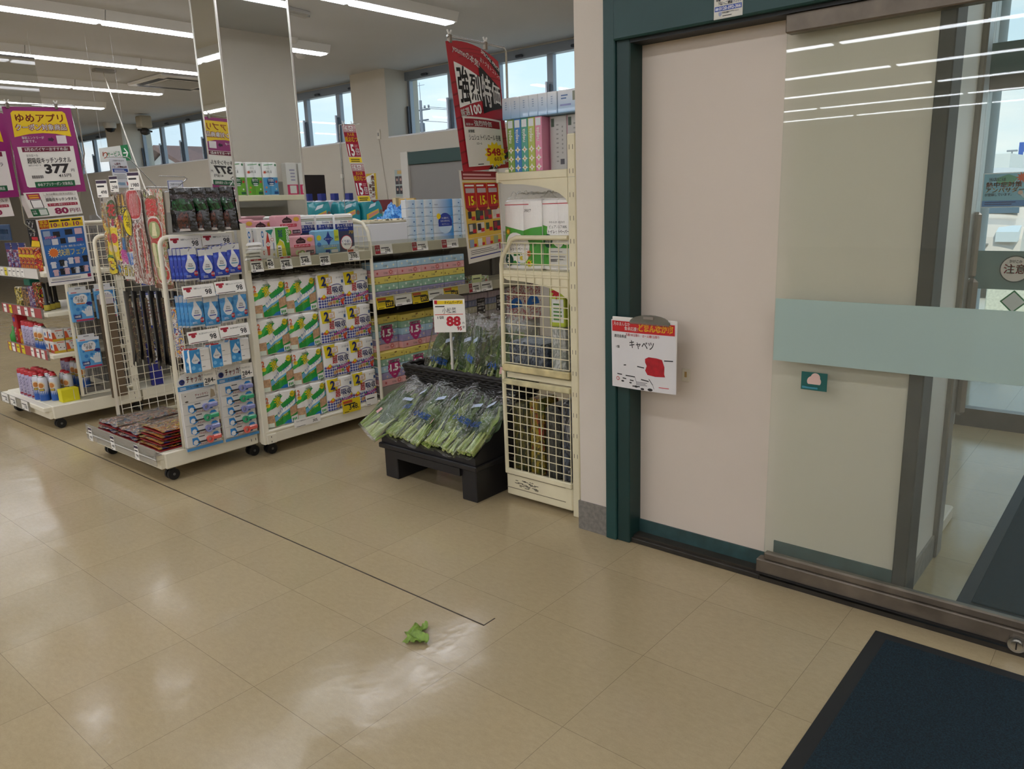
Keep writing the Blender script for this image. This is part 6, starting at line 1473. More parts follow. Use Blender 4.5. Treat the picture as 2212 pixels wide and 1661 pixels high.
# goods low inside the wire side; printed bags coloured darker for the dim interior
for k, (y, z, w, h, cols) in enumerate(((2.40, 0.1405, 0.10, 0.36, ('0f0e0c', '3a4218', '141210', '6a6224', '0f0e0c')), (2.30, 0.1405, 0.09, 0.40, ('121210', '6a7224', '1a1a10', 'a8902a', '121210', 'b8401e')), (2.20, 0.1405, 0.09, 0.38, ('141414', '2a2a2a', '4a4a42', '101010', '6a6a5a')), (2.12, 0.1405, 0.06, 0.42, ('2a3440', '6a7484', '1a1a1e', '9a9a9c')))):
    tag(MB().box(-w/2, w/2, 0, 0.16, 0, h, busy('low goods'+str(k), cols, 30, (1, 1, 0.25), 0.35, 1.5, 'LINEAR'), 0.02).build('snack_bag', None, (2.83, y, z), FACE_X), f'printed bag with shelf shade in its colours behind the lower wire side, {ORD[k]} from left', 'bag', 'bags behind the lower wire side')
tag(MB().lathe([(0, 0), (0.05, 0.01), (0.062, 0.05), (0.045, 0.09), (0, 0.10)], M('d8401e', 0.4, var=0.3, vs=30), 16, (3.06, 2.30, 0.1405)).build('red_bag'), 'orange red fruit bag deep behind the lower wire side', 'bag')
for k, (y, w, h, cols) in enumerate(((2.34, 0.24, 0.15, ('1c2634', '5a6474', '12181f', '7a828c', '343e50')), (2.15, 0.08, 0.24, ('b8bcb8', 'd8dad6', '8a9088', 'c9c9c4')))):
    tag(MB().box(-w/2, w/2, 0, 0.22, 0, h, busy('mid goods'+str(k), cols, 26, (1, 0.4, 0.5), 0.35, 1.5, 'LINEAR'), 0.015).build('wrapped_pack', None, (2.83, y, 0.6685), FACE_X), ('dark blue grey wrapped packs behind the upper wire side', 'pale wrapped pack behind the upper wire side')[k], 'pack')
b = MB().box(-0.045, 0.045, 0, 0.2, 0, 0.222, F('b8c83a'), 0.006).art(front(-0.045, 0), 0.09, 0.22, 0, 0, 0.001).star(0.5, 0.75, 0.45, 0.2, 8, RED, 1).rect(0.2, 0.1, 0.95, 0.6, M('dfe0d8'), 1).bars(0.3, 0.15, 0.85, 0.55, 5, M('5a8a4a'), 2)
tag(b.build('green_pack', None, (2.84, 2.155, 0.910), FACE_X), 'lime green pack with red flower under the second shelf of the worn unit', 'pack')
# ------------------------------------------------------------------ vegetable stand
t = thing('produce_stand', 'black stand on two thick legs holding bagged greens', 'stand', (2.645, 2.54, 0))
BK = M('171517', 0.45, var=0.1, vs=10)
for y in (0.0, 0.60):
    MB().box(0.0, 0.30, y, y+0.105, 0.0, 0.175, BK, 0.005).build('leg', t)
b = MB().box(-0.015, 0.46, -0.015, 0.735, 0.170, 0.20, BK, 0.005)
b.prism([(0.0, 0.20), (0.45, 0.20), (0.45, 0.46), (0.30, 0.46), (0.0, 0.24)], 0.0, 0.72, BK, lambda a, c, y: (a, y, c))
b.box(-0.015, 0.0, 0.10, 0.62, 0.13, 0.172, BK); b.build('deck', t)
# woven basket behind
t = thing('woven_basket', 'dark woven basket on the stand holding upright bags of greens', 'basket', (2.955, 2.53, 0.462))
WV = M('1d1917', 0.5)
n_ = 9
for k in range(n_):
    z = 0.012+0.013*k; e = 0.012*k/n_
    o = [(-e, -e), (0.19+e, -e), (0.19+e, 0.83+e), (-e, 0.83+e)]
    pts = []
    for q in range(4):
        a, c = o[q], o[(q+1) % 4]; m_ = max(2, int(math.dist(a, c)/0.03))
        for i in range(m_):
            u = i/m_; pts.append((a[0]+(c[0]-a[0])*u, a[1]+(c[1]-a[1])*u, z+0.004*(1 if (i+k) % 2 else -1)))
    pts.append(pts[0])
    MB().tube(pts, 0.0085 if k < n_-2 else 0.013, WV, 6).build('woven_strand', t)
MB().box(0.0, 0.19, 0.0, 0.83, 0.0, 0.008, WV).build('bottom', t)
# bags of komatsuna: stems, leaves and clear bag with printed stickers
STM = M('c2cf7c', 0.4, var=0.2, vs=30); STM2 = M('a4bc60', 0.4, var=0.2, vs=30)
LF1 = M('557034', 0.4, var=0.35, vs=25); LF2 = M('758a40', 0.4, var=0.35, vs=25); LF3 = M('3f5c2e', 0.4, var=0.35, vs=25)
BAG = clear('produce bag', 'f4f6f4', 0.15, 0.14, 1.0, 20)
def komatsuna(seed, L=0.38, w=0.17):
    rr = random.Random(seed)
    t = thing('greens_bag', '', 'vegetables')
    st = MB(); lv = MB()
    for k in range(24):
        x0 = (rr.random()-0.5)*w*0.80; y0 = (rr.random()-0.5)*0.045
        x1 = x0+(rr.random()-0.5)*w*0.45; y1 = (rr.random()-0.5)*0.06
        L1 = L*(0.22+0.26*rr.random()); L2 = L*(0.68+0.30*rr.random())
        p0 = Vector((x0, y0, 0.01)); p1 = Vector((x0+(x1-x0)*0.5, y0+(y1-y0)*0.5, L1)); p2 = Vector((x1, y1, L2))
        st.tube([p0, p0.lerp(p1, 0.5), p1], [0.0075, 0.006, 0.004], STM if k % 2 else STM2, 6)
        mm = (LF1, LF2, LF3, LF3)[k % 4]; tw = rr.random()*2-1; d = (p2-p1).normalized()
        sd = Vector((math.cos(tw), math.sin(tw), 0)); sd = (sd-d*sd.dot(d)).normalized(); nrm = d.cross(sd)
        hw = 0.016+0.020*rr.random()
        def fn(u, v, p1=p1, p2=p2, sd=sd, nrm=nrm, hw=hw, k=k):
            c = p1.lerp(p2, v); e = math.sin(PI*(0.06+0.92*v)**0.8)
            return c+sd*((u-0.5)*2*hw*e)+nrm*(0.012*abs(u-0.5)*2+0.005*math.sin(11*v+3*u+k)-0.02*v*v)
        lv.grid(fn, 6, 8, mm)
    st.build('stems', t); lv.build('leaves', t)
    def bg(u, v):
        a = 2*PI*u; s_ = 0.72+0.28*min(1, v*1.5); f = 1 if v < 0.86 else 1-(v-0.86)*3.5
        return (w*0.58*s_*math.cos(a)*(1+0.06*math.sin(5*a+7*v+seed)+0.04*math.sin(11*a-9*v)), 0.050*s_*f*math.sin(a)*(1+0.16*math.sin(4*a+9*v+seed)+0.08*math.sin(9*a+13*v)), -0.005+(L+0.05)*v)
    MB().grid(bg, 28, 18, BAG).build('clear_bag', t)
    s = MB().art(lambda u, v, l: (-w*0.4+u, -0.052-l, v), w*0.8, L, 0, 0, 0.001)
    if seed == 8: s.rect(0.2, 0.3, 0.3, 0.4, M('d8a8a0'), 1)
    else: s.text('小松菜', 0.5, 0.34+0.004*seed, 0.10, M('2f62b8', 0.4), 1, 'c', w=0.75, bold=0.018)
    s.build('printed_name' if seed != 8 else 'price_sticker', t)
    s = MB().art(lambda u, v, l: (-w*0.4+u, -0.052-l, v), w*0.8, L, 0, 0, 0.001).poly([(0.55, 0.70), (0.85, 0.78), (0.85, 0.84), (0.55, 0.76)], M('aebfd2'), 1)
    s.build('sticker', t)
    return t
kb = [komatsuna(s) for s in (3, 8, 21)]
cnt = [0, 0, 0]
def put_veg(i, loc, rot, label, grp):
    o = kb[i] if cnt[i] == 0 else dup(kb[i]); cnt[i] += 1
    o.location = loc; o.rotation_euler = rot; o['label'] = label; o['group'] = grp
# back row stands in the basket, leaves up, leaning to the back right
for k, (y, x, z, rx, ry, rz) in enumerate(((3.18, 3.0, 0.485, 0, 0, 0), (3.03, 3.03, 0.485, 0, 0, 0), (2.89, 2.99, 0.485, 0, 0, 0), (2.76, 3.03, 0.485, 0, 0, 0), (2.63, 3.0, 0.485, 0, 0, 0))):
    put_veg(k % 3, (x, y, z), (Matrix.Rotation(0.34-0.03*k, 4, 'X') @ Matrix.Rotation(0.12, 4, 'Y') @ Matrix.Rotation(FACE_X+(0.5, 0.1, -0.4, 0.6, 0.2)[k], 4, 'Z')).to_euler(), f'bag of komatsuna standing in the basket, {ORD[k]} from left', 'bags of greens in the basket')
# front row lies on the sloping deck, stems to the front
for k, (y, sk) in enumerate(((3.27, 0.62), (3.12, 0.25), (2.975, 0.08), (2.84, 0.0), (2.705, -0.05), (2.585, -0.05))):
    d = Vector((0.74, 0.0, 0.50)).normalized(); d = (d+Vector((0, -0.55*max(0, sk), 0))).normalized()
    up = Vector((-0.50, 0, 0.74)); sdv = d.cross(up).normalized(); nn = sdv.cross(d)
    mt = Matrix((sdv, -nn, d)).transposed().to_4x4() @ Matrix.Rotation((0.5, -0.35, 0.25, -0.5, 0.4, -0.2)[k], 4, 'Z')
    x0 = 2.585+0.02*(k % 2); z0 = 0.268
    put_veg((k+1) % 3, (x0, y+0.0+0.10*max(0, sk-0.2), z0-0.01*(k == 0)), mt.to_euler(), f'bag of komatsuna lying at the front of the stand, {ORD[k]} from left', 'bags of greens at the stand front')
# price sign on its post
t = thing('produce_sign', 'white komatsuna price sign reading 88 above the basket', 'sign', (2.96, 2.985, 0.80), FACE_X+0.62)
MB().tube([(0.0, 0.012, -0.34), (0.0, 0.012, 0.05)], 0.008, M('d8d4c8', 0.4), 8).build('post', t)
w, h = 0.175, 0.185
s = MB().box(-w/2, w/2, -0.002, 0.002, 0, h, CARD).art(front(-w/2, 0, -0.002), w, h, 0, 0, 0.0006)
s.rect(0.08, 0.84, 0.94, 0.95, YEL, 1).rect(0.04, 0.85, 0.13, 0.96, RED, 2).text('タイムバーゲン', 0.36, 0.85, 0.085, INK, 2, w=0.54, bold=0.03).bars(0.06, 0.76, 0.42, 0.80, 1, INK, 1, 0.8).text('小松菜', 0.5, 0.56, 0.17, INK, 1, 'c', w=0.44, bold=0.005).rect(0.04, 0.525, 0.93, 0.545, M('d9502a'), 1)
s.text('88', 0.62, 0.20, 0.28, M('c2182e'), 1, 'c', w=0.46, bold=0.10).text('1袋', 0.12, 0.40, 0.09, INK, 1, w=0.2).text('95', 0.80, 0.06, 0.11, M('c2182e'), 1, 'c', w=0.15, bold=0.08).text('円', 0.93, 0.24, 0.06, INK, 1, 'c').bars(0.9, 0.12, 0.97, 0.2, 2, INK, 1)
s.build('card', t)
MB().prism([(0.088*math.cos(PI*k/12), 0.028*math.sin(PI*k/12)) for k in range(13)], -0.004, 0.006, clear('sign clip', 'c9c6bc', 0.08, 0.1, 0.0, 40, 0.4, '9a968c'), lambda a, c, q: (a, q, h-0.002+c)).build('clip', t)

# ------------------------------------------------------------------ hanging signs
def bil(c):                                           # c: four corners bl, br, tr, tl -> map of metric sheet
    c = [Vector(p) for p in c]
    W = ((c[1]-c[0]).length+(c[2]-c[3]).length)/2; H = ((c[3]-c[0]).length+(c[2]-c[1]).length)/2
    n = (c[1]-c[0]).cross(c[3]-c[0]).normalized()
    def P(u, v, l):
        a, b = u/W, v/H
        return tuple((c[0]*(1-a)+c[1]*a)*(1-b)+(c[3]*(1-a)+c[2]*a)*b+n*l)
    return P, W, H
def sheet(c, mat, nu=0, nv=0):
    P, W, H = bil(c)
    s = MB().art(P, W, H, nu, nv, 0.0008)
    s.rect(0, 0, 1, 1, mat, 0)
    s.add([P(u, v, -0.0012) for u, v in ((0, 0), (0, H), (W, H), (W, 0))], [(0, 1, 2, 3)], mat)
    return s
PUR = M('8c2468', 0.4); PYEL = M('e0bd14', 0.4); MAR = M('6a1230', 0.45); DGR = M('125a34', 0.45)
def clips(b, pts):
    for p in pts:
        p = Vector(p)
        b.box(p.x-0.009, p.x+0.009, p.y-0.008, p.y+0.008, p.z-0.03, p.z+0.004, M('7d7468', 0.3, 0.7), 0.002)
        for d in (-1, 1): b.tube([p+Vector((0, 0, 0.0)), p+Vector((d*0.012, 0, 0.022))], 0.004, M('d8d6d0', 0.3), 6)
def coupon(c, full):
    s = sheet(c, PUR)
    s.poly([(0.07, 0.66), (0.10, 0.93), (0.14, 0.955), (0.86, 0.955), (0.90, 0.93), (0.93, 0.66), (0.7, 0.695), (0.5, 0.705), (0.3, 0.695)], PYEL, 1)
    s.text('ゆめアプリ', 0.5, 0.825, 0.095, M('8a2a1e'), 2, 'c', w=0.70, bold=0.045)
    s.text('クーポン対象商品', 0.5, 0.73, 0.075, M('8a2a3a'), 2, 'c', w=0.76, bold=0.075).text('クーポン対象商品', 0.5, 0.735, 0.067, WHITE, 3, 'c', w=0.745, bold=0.02)
    s.text('事前エントリーが', 0.17, 0.635, 0.032, WHITE, 2, w=0.33).text('必要です。', 0.17, 0.595, 0.032, WHITE, 2, w=0.2).poly([(0.56, 0.615), (0.61, 0.615), (0.61, 0.60), (0.65, 0.63), (0.61, 0.66), (0.61, 0.645), (0.56, 0.645)], M('3a1030'), 2).rect(0.69, 0.58, 0.84, 0.675, M('d8cfd2'), 2)
    s.poly([(0.07, 0.10), (0.10, 0.085), (0.93, 0.085), (0.93, 0.55), (0.07, 0.55)], M('e0dcd4', 0.45), 1)
    s.rect(0.13, 0.49, 0.87, 0.545, MAR, 2).text('5月のバイヤーおすすめ品!', 0.5, 0.498, 0.038, WHITE, 3, 'c', w=0.66, bold=0.02)
    dk = M('221c1c')
    if full:
        s.text('エリエール', 0.17, 0.435, 0.028, dk, 2, w=0.18).text('超吸収キッチンタオル', 0.17, 0.355, 0.065, dk, 2, w=0.68, bold=0.02).text('100カット4ロール', 0.17, 0.325, 0.022, dk, 2, w=0.19).text('377', 0.40, 0.24, 0.105, dk, 2, w=0.40, bold=0.06).text('円', 0.82, 0.245, 0.035, dk, 2, w=0.05).text('415円', 0.60, 0.185, 0.04, dk, 2, w=0.20, bold=0.03)
        for k in range(16): s.rect(0.18+0.011*k, 0.185, 0.18+0.011*k+0.006*(1 if k % 3 else 1.6), 0.22, M('555050'), 2)
    else:
        s.text('アリエール 超濃ウルトラ', 0.10, 0.37, 0.05, dk, 2, w=0.75).text('98', 0.42, 0.25, 0.095, dk, 2, w=0.25, bold=0.06).text('1.0', 0.58, 0.18, 0.04, dk, 2, w=0.12, bold=0.03)
    s.rect(0.20, 0.075, 0.84, 0.145, DGR, 2).text('ゆめアプリクーポン 対象商品', 0.52, 0.09, 0.038, WHITE, 3, 'c', w=0.56, bold=0.02)
    return s
A_TL, A_TR = (1.787, 5.60, 2.167), (2.186, 5.60, 2.185)
A_BR, A_BL = (2.195, 5.585, 1.655), (1.825, 5.585, 1.635)
SIGNMAIN = thing('coupon_sign', 'purple and yellow coupon sign priced 377 with flyers below, hung from a chrome arm', 'sign', (0, 0, 0))
coupon((A_BL, A_BR, A_TR, A_TL), True).build('board', SIGNMAIN)
c2 = [(1.852, 5.58, 1.495), (2.150, 5.58, 1.512), (2.135, 5.582, 1.66), (1.815, 5.582, 1.65)]
def coupon_slip(c, full):
    s = sheet(c, M('e4dfd8', 0.5)); dk = M('221c1c')
    s.rect(0.04, 0.72, 0.28, 0.96, M('a02a50'), 1).rect(0.07, 0.76, 0.25, 0.82, M('e0a02a'), 2).rect(0.07, 0.85, 0.25, 0.90, M('e0a02a'), 2).rect(0.06, 0.36, 0.28, 0.70, dk, 1).rect(0.075, 0.38, 0.265, 0.68, M('e8e4e0'), 2)
    s.rect(0.0, 0.05, 0.32, 0.34, DGR, 2).rect(0.15, 0.08, 0.30, 0.31, M('c9cfc6'), 3).text('会員', 0.02, 0.21, 0.07, WHITE, 3).text('登録', 0.02, 0.12, 0.07, WHITE, 3)
    s.rect(0.35, 0.85, 0.96, 0.97, M('b8b0a8'), 1).rect(0.355, 0.86, 0.955, 0.96, M('e4dfd8'), 2).text('5/1(金)~5/31(日)', 0.65, 0.87, 0.07, M('6a5a50'), 3, 'c', w=0.50)
    if full: s.text('エリエール', 0.36, 0.76, 0.055, dk, 1, w=0.16).text('超吸収キッチンタオル', 0.36, 0.60, 0.14, dk, 1, w=0.60, bold=0.02).text('80', 0.45, 0.08, 0.25, M('8c1a4a'), 1, w=0.28, bold=0.06).text('円引', 0.76, 0.09, 0.17, M('8c1a4a'), 1, w=0.20, bold=0.02)
    else: s.text('アリエールボールド', 0.36, 0.62, 0.14, dk, 1, w=0.60).text('300', 0.45, 0.10, 0.22, M('8c1a4a'), 1, w=0.34, bold=0.04)
    s.rect(0.36, 0.40, 0.95, 0.52, M('a0203e'), 1).text('クーポン事前エントリーで', 0.655, 0.42, 0.08, WHITE, 2, 'c', w=0.54)
    return s
coupon_slip(c2, True).build('coupon_slip', SIGNMAIN)
c3 = [(1.869, 5.57, 1.056), (2.151, 5.57, 1.064), (2.150, 5.575, 1.498), (1.858, 5.575, 1.482)]
def fair_poster(c):
    s = sheet(c, M('e2ded8', 0.5)); B = M('2d5d9c', 0.45)
    s.rect(0.04, 0.855, 0.96, 0.985, M('e0bd14', 0.45), 1).rect(0.04, 0.855, 0.24, 0.985, M('a83a1a'), 2).text('緊急', 0.14, 0.925, 0.055, YEL, 3, 'c', w=0.16, bold=0.04).text('号外!!', 0.14, 0.865, 0.055, YEL, 3, 'c', w=0.18, bold=0.04)
    for k in range(3): s.text('10', 0.28+0.235*k, 0.87, 0.06, M('7a1a5a'), 2, w=0.13, bold=0.03).text('円', 0.425+0.235*k, 0.872, 0.03, M('7a1a5a'), 2).rect(0.26+0.235*k, 0.945, 0.46+0.235*k, 0.97, INK, 2)
    s.rect(0.05, 0.13, 0.95, 0.845, B, 1)
    W2, K2, P2 = M('c9cbd2'), M('14161e'), M('c9a8ae')
    for (u, v, a, bb_, m_) in ((0.16, 0.78, 0.09, 0.05, M('8fa0b8')), (0.36, 0.76, 0.09, 0.05, K2), (0.62, 0.78, 0.10, 0.05, K2), (0.83, 0.78, 0.10, 0.055, P2), (0.14, 0.655, 0.09, 0.05, M('5f7aa0')), (0.30, 0.65, 0.08, 0.055, W2), (0.47, 0.655, 0.07, 0.05, K2), (0.66, 0.66, 0.10, 0.05, W2)): s.rect(u-a*0.8, v-bb_*0.8, u+a*0.8, v+bb_*0.8, m_, 2)
    for (u, v, m_) in ((0.18, 0.31, W2), (0.36, 0.33, K2), (0.42, 0.31, W2), (0.56, 0.35, W2), (0.70, 0.35, P2), (0.88, 0.36, K2), (0.2, 0.19, P2), (0.34, 0.20, K2), (0.44, 0.20, P2), (0.58, 0.20, K2), (0.66, 0.20, W2), (0.78, 0.21, K2), (0.86, 0.21, P2)):
        s.poly([(u-0.05, v-0.05), (u+0.05, v-0.05), (u+0.05, v+0.02), (u+0.075, v+0.01), (u+0.05, v+0.045), (u-0.05, v+0.045), (u-0.075, v+0.01), (u-0.05, v+0.02)], m_, 2)
    s.rect(0.05, 0.41, 0.95, 0.60, M('2a68ae'), 1.6).star(0.23, 0.49, 0.13, 0.085, 14, M('e0c9a0'), 2).disc(0.23, 0.49, 0.09, M('d8702a'), 3)
    s.text('快適フェア', 0.63, 0.43, 0.10, M('e8dc9a'), 3, 'c', w=0.58, bold=0.035).text('着心地・機能 追い!心地い!', 0.65, 0.555, 0.03, WHITE, 3, 'c', w=0.5).text('20%OFF', 0.10, 0.705, 0.035, M('d87a8a'), 3, w=0.25).text('20%', 0.76, 0.63, 0.045, M('c23a5a'), 3, w=0.14)
    s.rect(0.05, 0.045, 0.95, 0.055, M('23285e'), 1).bars(0.08, 0.075, 0.8, 0.11, 2, INK, 1, 0.3).rect(0.87, 0.075, 0.95, 0.125, M('8c1a4a'), 1)
    return s
fair_poster(c3).build('flyer', SIGNMAIN)
b = MB().tube([(1.80, 5.60, 2.183), (2.205, 5.60, 2.20), (2.225, 5.60, 2.185), (2.235, 5.62, 1.9), (2.24, 5.93, 1.46)], 0.0045, CHROME, 8); clips(b, ((1.82, 5.60, 2.188), (2.10, 5.60, 2.20)))
b.build('arm', SIGNMAIN)
def shift(c, d): return [tuple(Vector(p)+Vector(d)) for p in c]
t = thing('coupon_sign', 'purple and yellow coupon sign priced 98, cut off by the left edge of the photo', 'sign')
D2 = (-0.325, 0.38, -0.0)
coupon(shift((A_BL, A_BR, A_TR, A_TL), (-0.30, 0.32, -0.02)), False).build('board', t)
coupon_slip(shift(c2, (-0.30, 0.34, 0.0)), False).build('coupon_slip', t)
b = MB().tube([(1.50, 5.92, 2.165), (1.91, 5.92, 2.18), (1.915, 5.96, 1.46), (1.98, 5.995, 1.40)], 0.0045, CHROME, 8); b.build('arm', t)
t = thing('coupon_sign', 'purple and yellow coupon sign hanging directly behind the 377 one, mostly covered', 'sign')
coupon(shift((A_BL, A_BR, A_TR, A_TL), (0.16, 0.55, 0.02)), True).build('board', t)
s = sheet(shift(c2, (0.15, 0.56, 0.0)), M('dfdad2', 0.5)); s.text('特大', 0.80, 0.66, 0.16, INK, 1, w=0.16).rect(0.80, 0.42, 0.97, 0.52, M('a0203e'), 1).text('引', 0.87, 0.1, 0.2, M('8c1a4a'), 1, w=0.08); s.build('coupon_slip', t)
b = MB().tube([(1.98, 6.15, 2.21), (2.36, 6.15, 2.21), (2.40, 6.15, 2.19), (2.455, 6.12, 1.5), (2.46, 6.02, 1.44)], 0.0045, CHROME, 8); b.build('arm', t)

# red special price sign on the worn shelf
RDS = M('b01a2a', 0.4)
b_tl, b_tr = (2.544, 2.50, 2.172), (2.880, 2.50, 2.10)
P0 = [(2.605, 2.49, 1.628), (2.930, 2.49, 1.650), (2.886, 2.50, 2.125), (2.544, 2.50, 2.172)]
t = thing('special_price_sign', 'red curled sign with huge slanted characters and a 548 price sheet', 'sign')
def bend(c, amp):
    P, W, H = bil(c)
    def Q(u, v, l):
        p = Vector(P(u, v, l)); k = (v/H)**1.5
        return (p.x, p.y-0.0*u, p.z-amp*k*(4*(u/W)*(u/W-1))*-1)
    return Q, W, H
Q, W, H = bend(P0, -0.03)
s = MB().art(Q, W, H, 30, 20, 0.001)
s.rect(0, 0, 1, 1, RDS, 0)
s.grid(lambda u, v: Q((1-u)*W, v*H, -0.0015), 10, 16, M('c9b8b0'))
for k in range(11): s.poly([(0, 0.05+0.09*k), (0.0, 0.065+0.09*k), (1, 0.20+0.09*k), (1, 0.19+0.09*k)] if k < 8 else [(0.2, 0.88+0.03*(k-8)), (0.2, 0.885+0.03*(k-8)), (0.8, 0.93+0.03*(k-8)), (0.8, 0.925+0.03*(k-8))], M('86101c', 0.4), 1)
KB = M('14100f', 0.4)
s.poly([(0.10, 0.50), (0.565, 0.575), (0.565, 0.76), (0.09, 0.85)], WHITE, 2)
s.poly([(0.565, 0.47), (0.97, 0.56), (0.97, 0.74), (0.56, 0.86)], KB, 2)
s.text('強', 0.12, 0.535, 0.27, KB, 3, w=0.21, bold=0.03, rot=0.0).text('烈', 0.355, 0.565, 0.20, KB, 3, w=0.19, bold=0.02)
s.text('特', 0.585, 0.53, 0.25, WHITE, 3, w=0.18, bold=0.025).text('価', 0.78, 0.575, 0.18, WHITE, 3, w=0.17, bold=0.015)
s.text('youmeの本気!', 0.09, 0.925, 0.055, WHITE, 3, w=0.50, rot=-0.30, bold=0.03).text('おトクをトコトン!', 0.60, 0.885, 0.042, WHITE, 3, w=0.38, rot=-0.25)
s.text('厳選', 0.11, 0.425, 0.06, WHITE, 3, w=0.18, rot=0.2, bold=0.03).text('100', 0.31, 0.45, 0.075, WHITE, 3, w=0.22, rot=0.15, bold=0.03)
s.poly([(0.66, 1.0), (1, 0.93), (1, 0.86), (0.98, 0.86), (0.72, 0.96)], KB, 1.5).text('SPECIAL PRICE', 0.64, 0.965, 0.03, WHITE, 3, w=0.36, rot=-0.28).poly([(0.52, 0.0), (0.70, 0.0), (1, 0.11), (1, 0.16)], KB, 1.5).text('SPECIAL PRICE', 0.62, 0.0, 0.035, WHITE, 3, w=0.46, rot=0.24)
s.build('board', t)
s = MB().art(lambda u, v, l: Q(0.11*W+u, 0.035*H+v, 0.006+l), W*0.78, H*0.40, 30, 20, 0.001)
s.rect(0, 0, 1, 1, M('e2dcd2', 0.45), 0).rect(0.04, 0.80, 0.95, 0.96, M('8c1020'), 1).text('強烈特価', 0.5, 0.815, 0.11, WHITE, 2, 'c', w=0.46, bold=0.02).text('厳選100', 0.06, 0.82, 0.05, WHITE, 2, w=0.18)
s.text('泉製紙', 0.10, 0.68, 0.06, INK, 1, w=0.16).text('シュシュ トイレロール 各種', 0.10, 0.53, 0.12, INK, 1, w=0.84, bold=0.008).text('12ロール', 0.28, 0.44, 0.05, INK, 1, w=0.14)
s.star(0.75, 0.23, 0.30, 0.23, 14, YEL, 1, 0.75).text('548', 0.52, 0.21, 0.16, M('b01a1e'), 2, w=0.38, bold=0.03).text('円', 0.91, 0.20, 0.06, INK, 2).text('603', 0.70, 0.09, 0.09, M('7a2a1a'), 2, w=0.20, bold=0.01).bars(0.25, 0.03, 0.42, 0.07, 1, INK, 1)
s.build('price_sheet', t)
b = MB().tube([(2.555, 2.50, 2.195), (2.93, 2.50, 2.19), (2.945, 2.50, 2.175), (2.94, 2.50, 1.60)], 0.0055, CHROME, 8).box(2.92, 2.965, 2.485, 2.515, 1.60, 1.64, CREAM2, 0.004); clips(b, ((2.57, 2.50, 2.198), (2.80, 2.50, 2.196)))
b.build('arm', t)
# flyer taped below it
F0 = [(2.615, 2.49, 1.214), (2.868, 2.49, 1.236), (2.856, 2.495, 1.632), (2.582, 2.495, 1.635)]
t = thing('bargain_flyer', 'white edged flyer with three red 15 times blocks under the red sign', 'flyer')
s = sheet(F0, M('e2dcd4', 0.5)); FR = M('b8161e', 0.4); FY = M('e0bd2a', 0.4)
s.rect(0.05, 0.90, 0.95, 0.995, M('8c2028'), 1).bars(0.08, 0.91, 0.98, 0.985, 2, M('d8a0a0'), 2, 0.5).rect(0.05, 0.27, 0.95, 0.90, M('d8b040'), 1).rect(0.05, 0.875, 0.95, 0.895, M('d8cfae'), 1.5)
for k in range(3):
    u = 0.07+0.29*k
    s.poly([(u, 0.60), (u+0.28, 0.60), (u+0.28, 0.865), (u, 0.865)], FR, 2).text('15', u+0.15, 0.63, 0.10, M('e8d81e'), 3, 'c', w=0.13, bold=0.03).text('倍', u+0.235, 0.632, 0.035, M('e8d81e'), 3, 'c').bars(u+0.02, 0.83, u+0.26, 0.855, 1, WHITE, 3, 0.7).rect(u+0.03, 0.76, u+0.25, 0.81, M('b8aeb0'), 3)
    s.poly([(u, 0.60), (u+0.28, 0.60), (u+0.22, 0.56), (u+0.06, 0.56)], M('8c1018'), 2.5)
for r in range(2):
    for k in range(4):
        u = 0.08+0.22*k; v = 0.455-0.14*r
        s.rect(u, v, u+0.20, v+0.115, (M('d8b040'), M('3a3436'), M('4a4a44'), M('d8cfc0'))[(k+r*2) % 4], 2).rect(u+0.02, v+0.03, u+0.11, v+0.105, (M('2a2630'), M('c9c0b4'), M('8a2430'), M('3a5a3a'))[(k*3+r) % 4], 3).rect(u+0.10, v+0.01, u+0.19, v+0.05, RED, 4)
s.rect(0.05, 0.165, 0.95, 0.265, M('d8b040'), 1)
for k in range(4): s.rect(0.07+0.22*k, 0.17, 0.19+0.22*k, 0.255, (M('8a9ab0'), M('d8d8d0'), M('c9a0b8'), M('9aa07a'))[k], 2).rect(0.18+0.22*k, 0.175, 0.25+0.22*k, 0.205, RED, 3)
s.bars(0.08, 0.09, 0.8, 0.15, 3, M('555555'), 1, 0.3).text('15.', 0.80, 0.125, 0.025, INK, 1).text('17.', 0.80, 0.09, 0.025, INK, 1).rect(0.87, 0.09, 0.95, 0.16, M('8c1a5a'), 1).rect(0.05, 0.05, 0.95, 0.062, M('2a3080'), 1)
s.build('sheet', t)

# vertical banner strips
t = thing('banner_strip', 'narrow red vertical banner with 15 times written twice, clipped to a wire', 'banner', (0, 0, 0))
for k, (z0, z1, xs) in enumerate(((1.80, 2.068, 0.0), (1.525, 1.80, 0.05))):
    w = 0.105
    c = [(3.650+xs, 4.62, z0), (3.650+xs+w, 4.60, z0), (3.606+xs+w, 4.60, z1), (3.606+xs, 4.62, z1)]
    s = sheet(c, M('ddd6cc', 0.5)); CR = M('a31530', 0.45)
    s.rect(0.03, 0.17, 0.97, 0.80, CR, 1).rect(0.03, 0.81, 0.97, 0.98, CR, 1).rect(0.06, 0.825, 0.94, 0.965, WHITE, 2).text('広告の品', 0.5, 0.83, 0.12, CR, 3, 'c', w=0.84, bold=0.02)
    s.text('大人用', 0.5, 0.70, 0.085, YEL, 3, 'c', w=0.5).text('紙おむつ', 0.5, 0.55, 0.13, YEL, 3, 'c', w=0.9, bold=0.03).text('15', 0.10, 0.20, 0.30, WHITE, 3, w=0.46, bold=0.03).text('倍', 0.62, 0.20, 0.19, WHITE, 3, w=0.30).bars(0.6, 0.42, 0.9, 0.50, 2, M('d8a0a0'), 3)
    s.rect(0.03, 0.02, 0.97, 0.155, YEL, 1).bars(0.15, 0.04, 0.85, 0.14, 2, INK, 2, 0.4)
    s.build('strip', t)
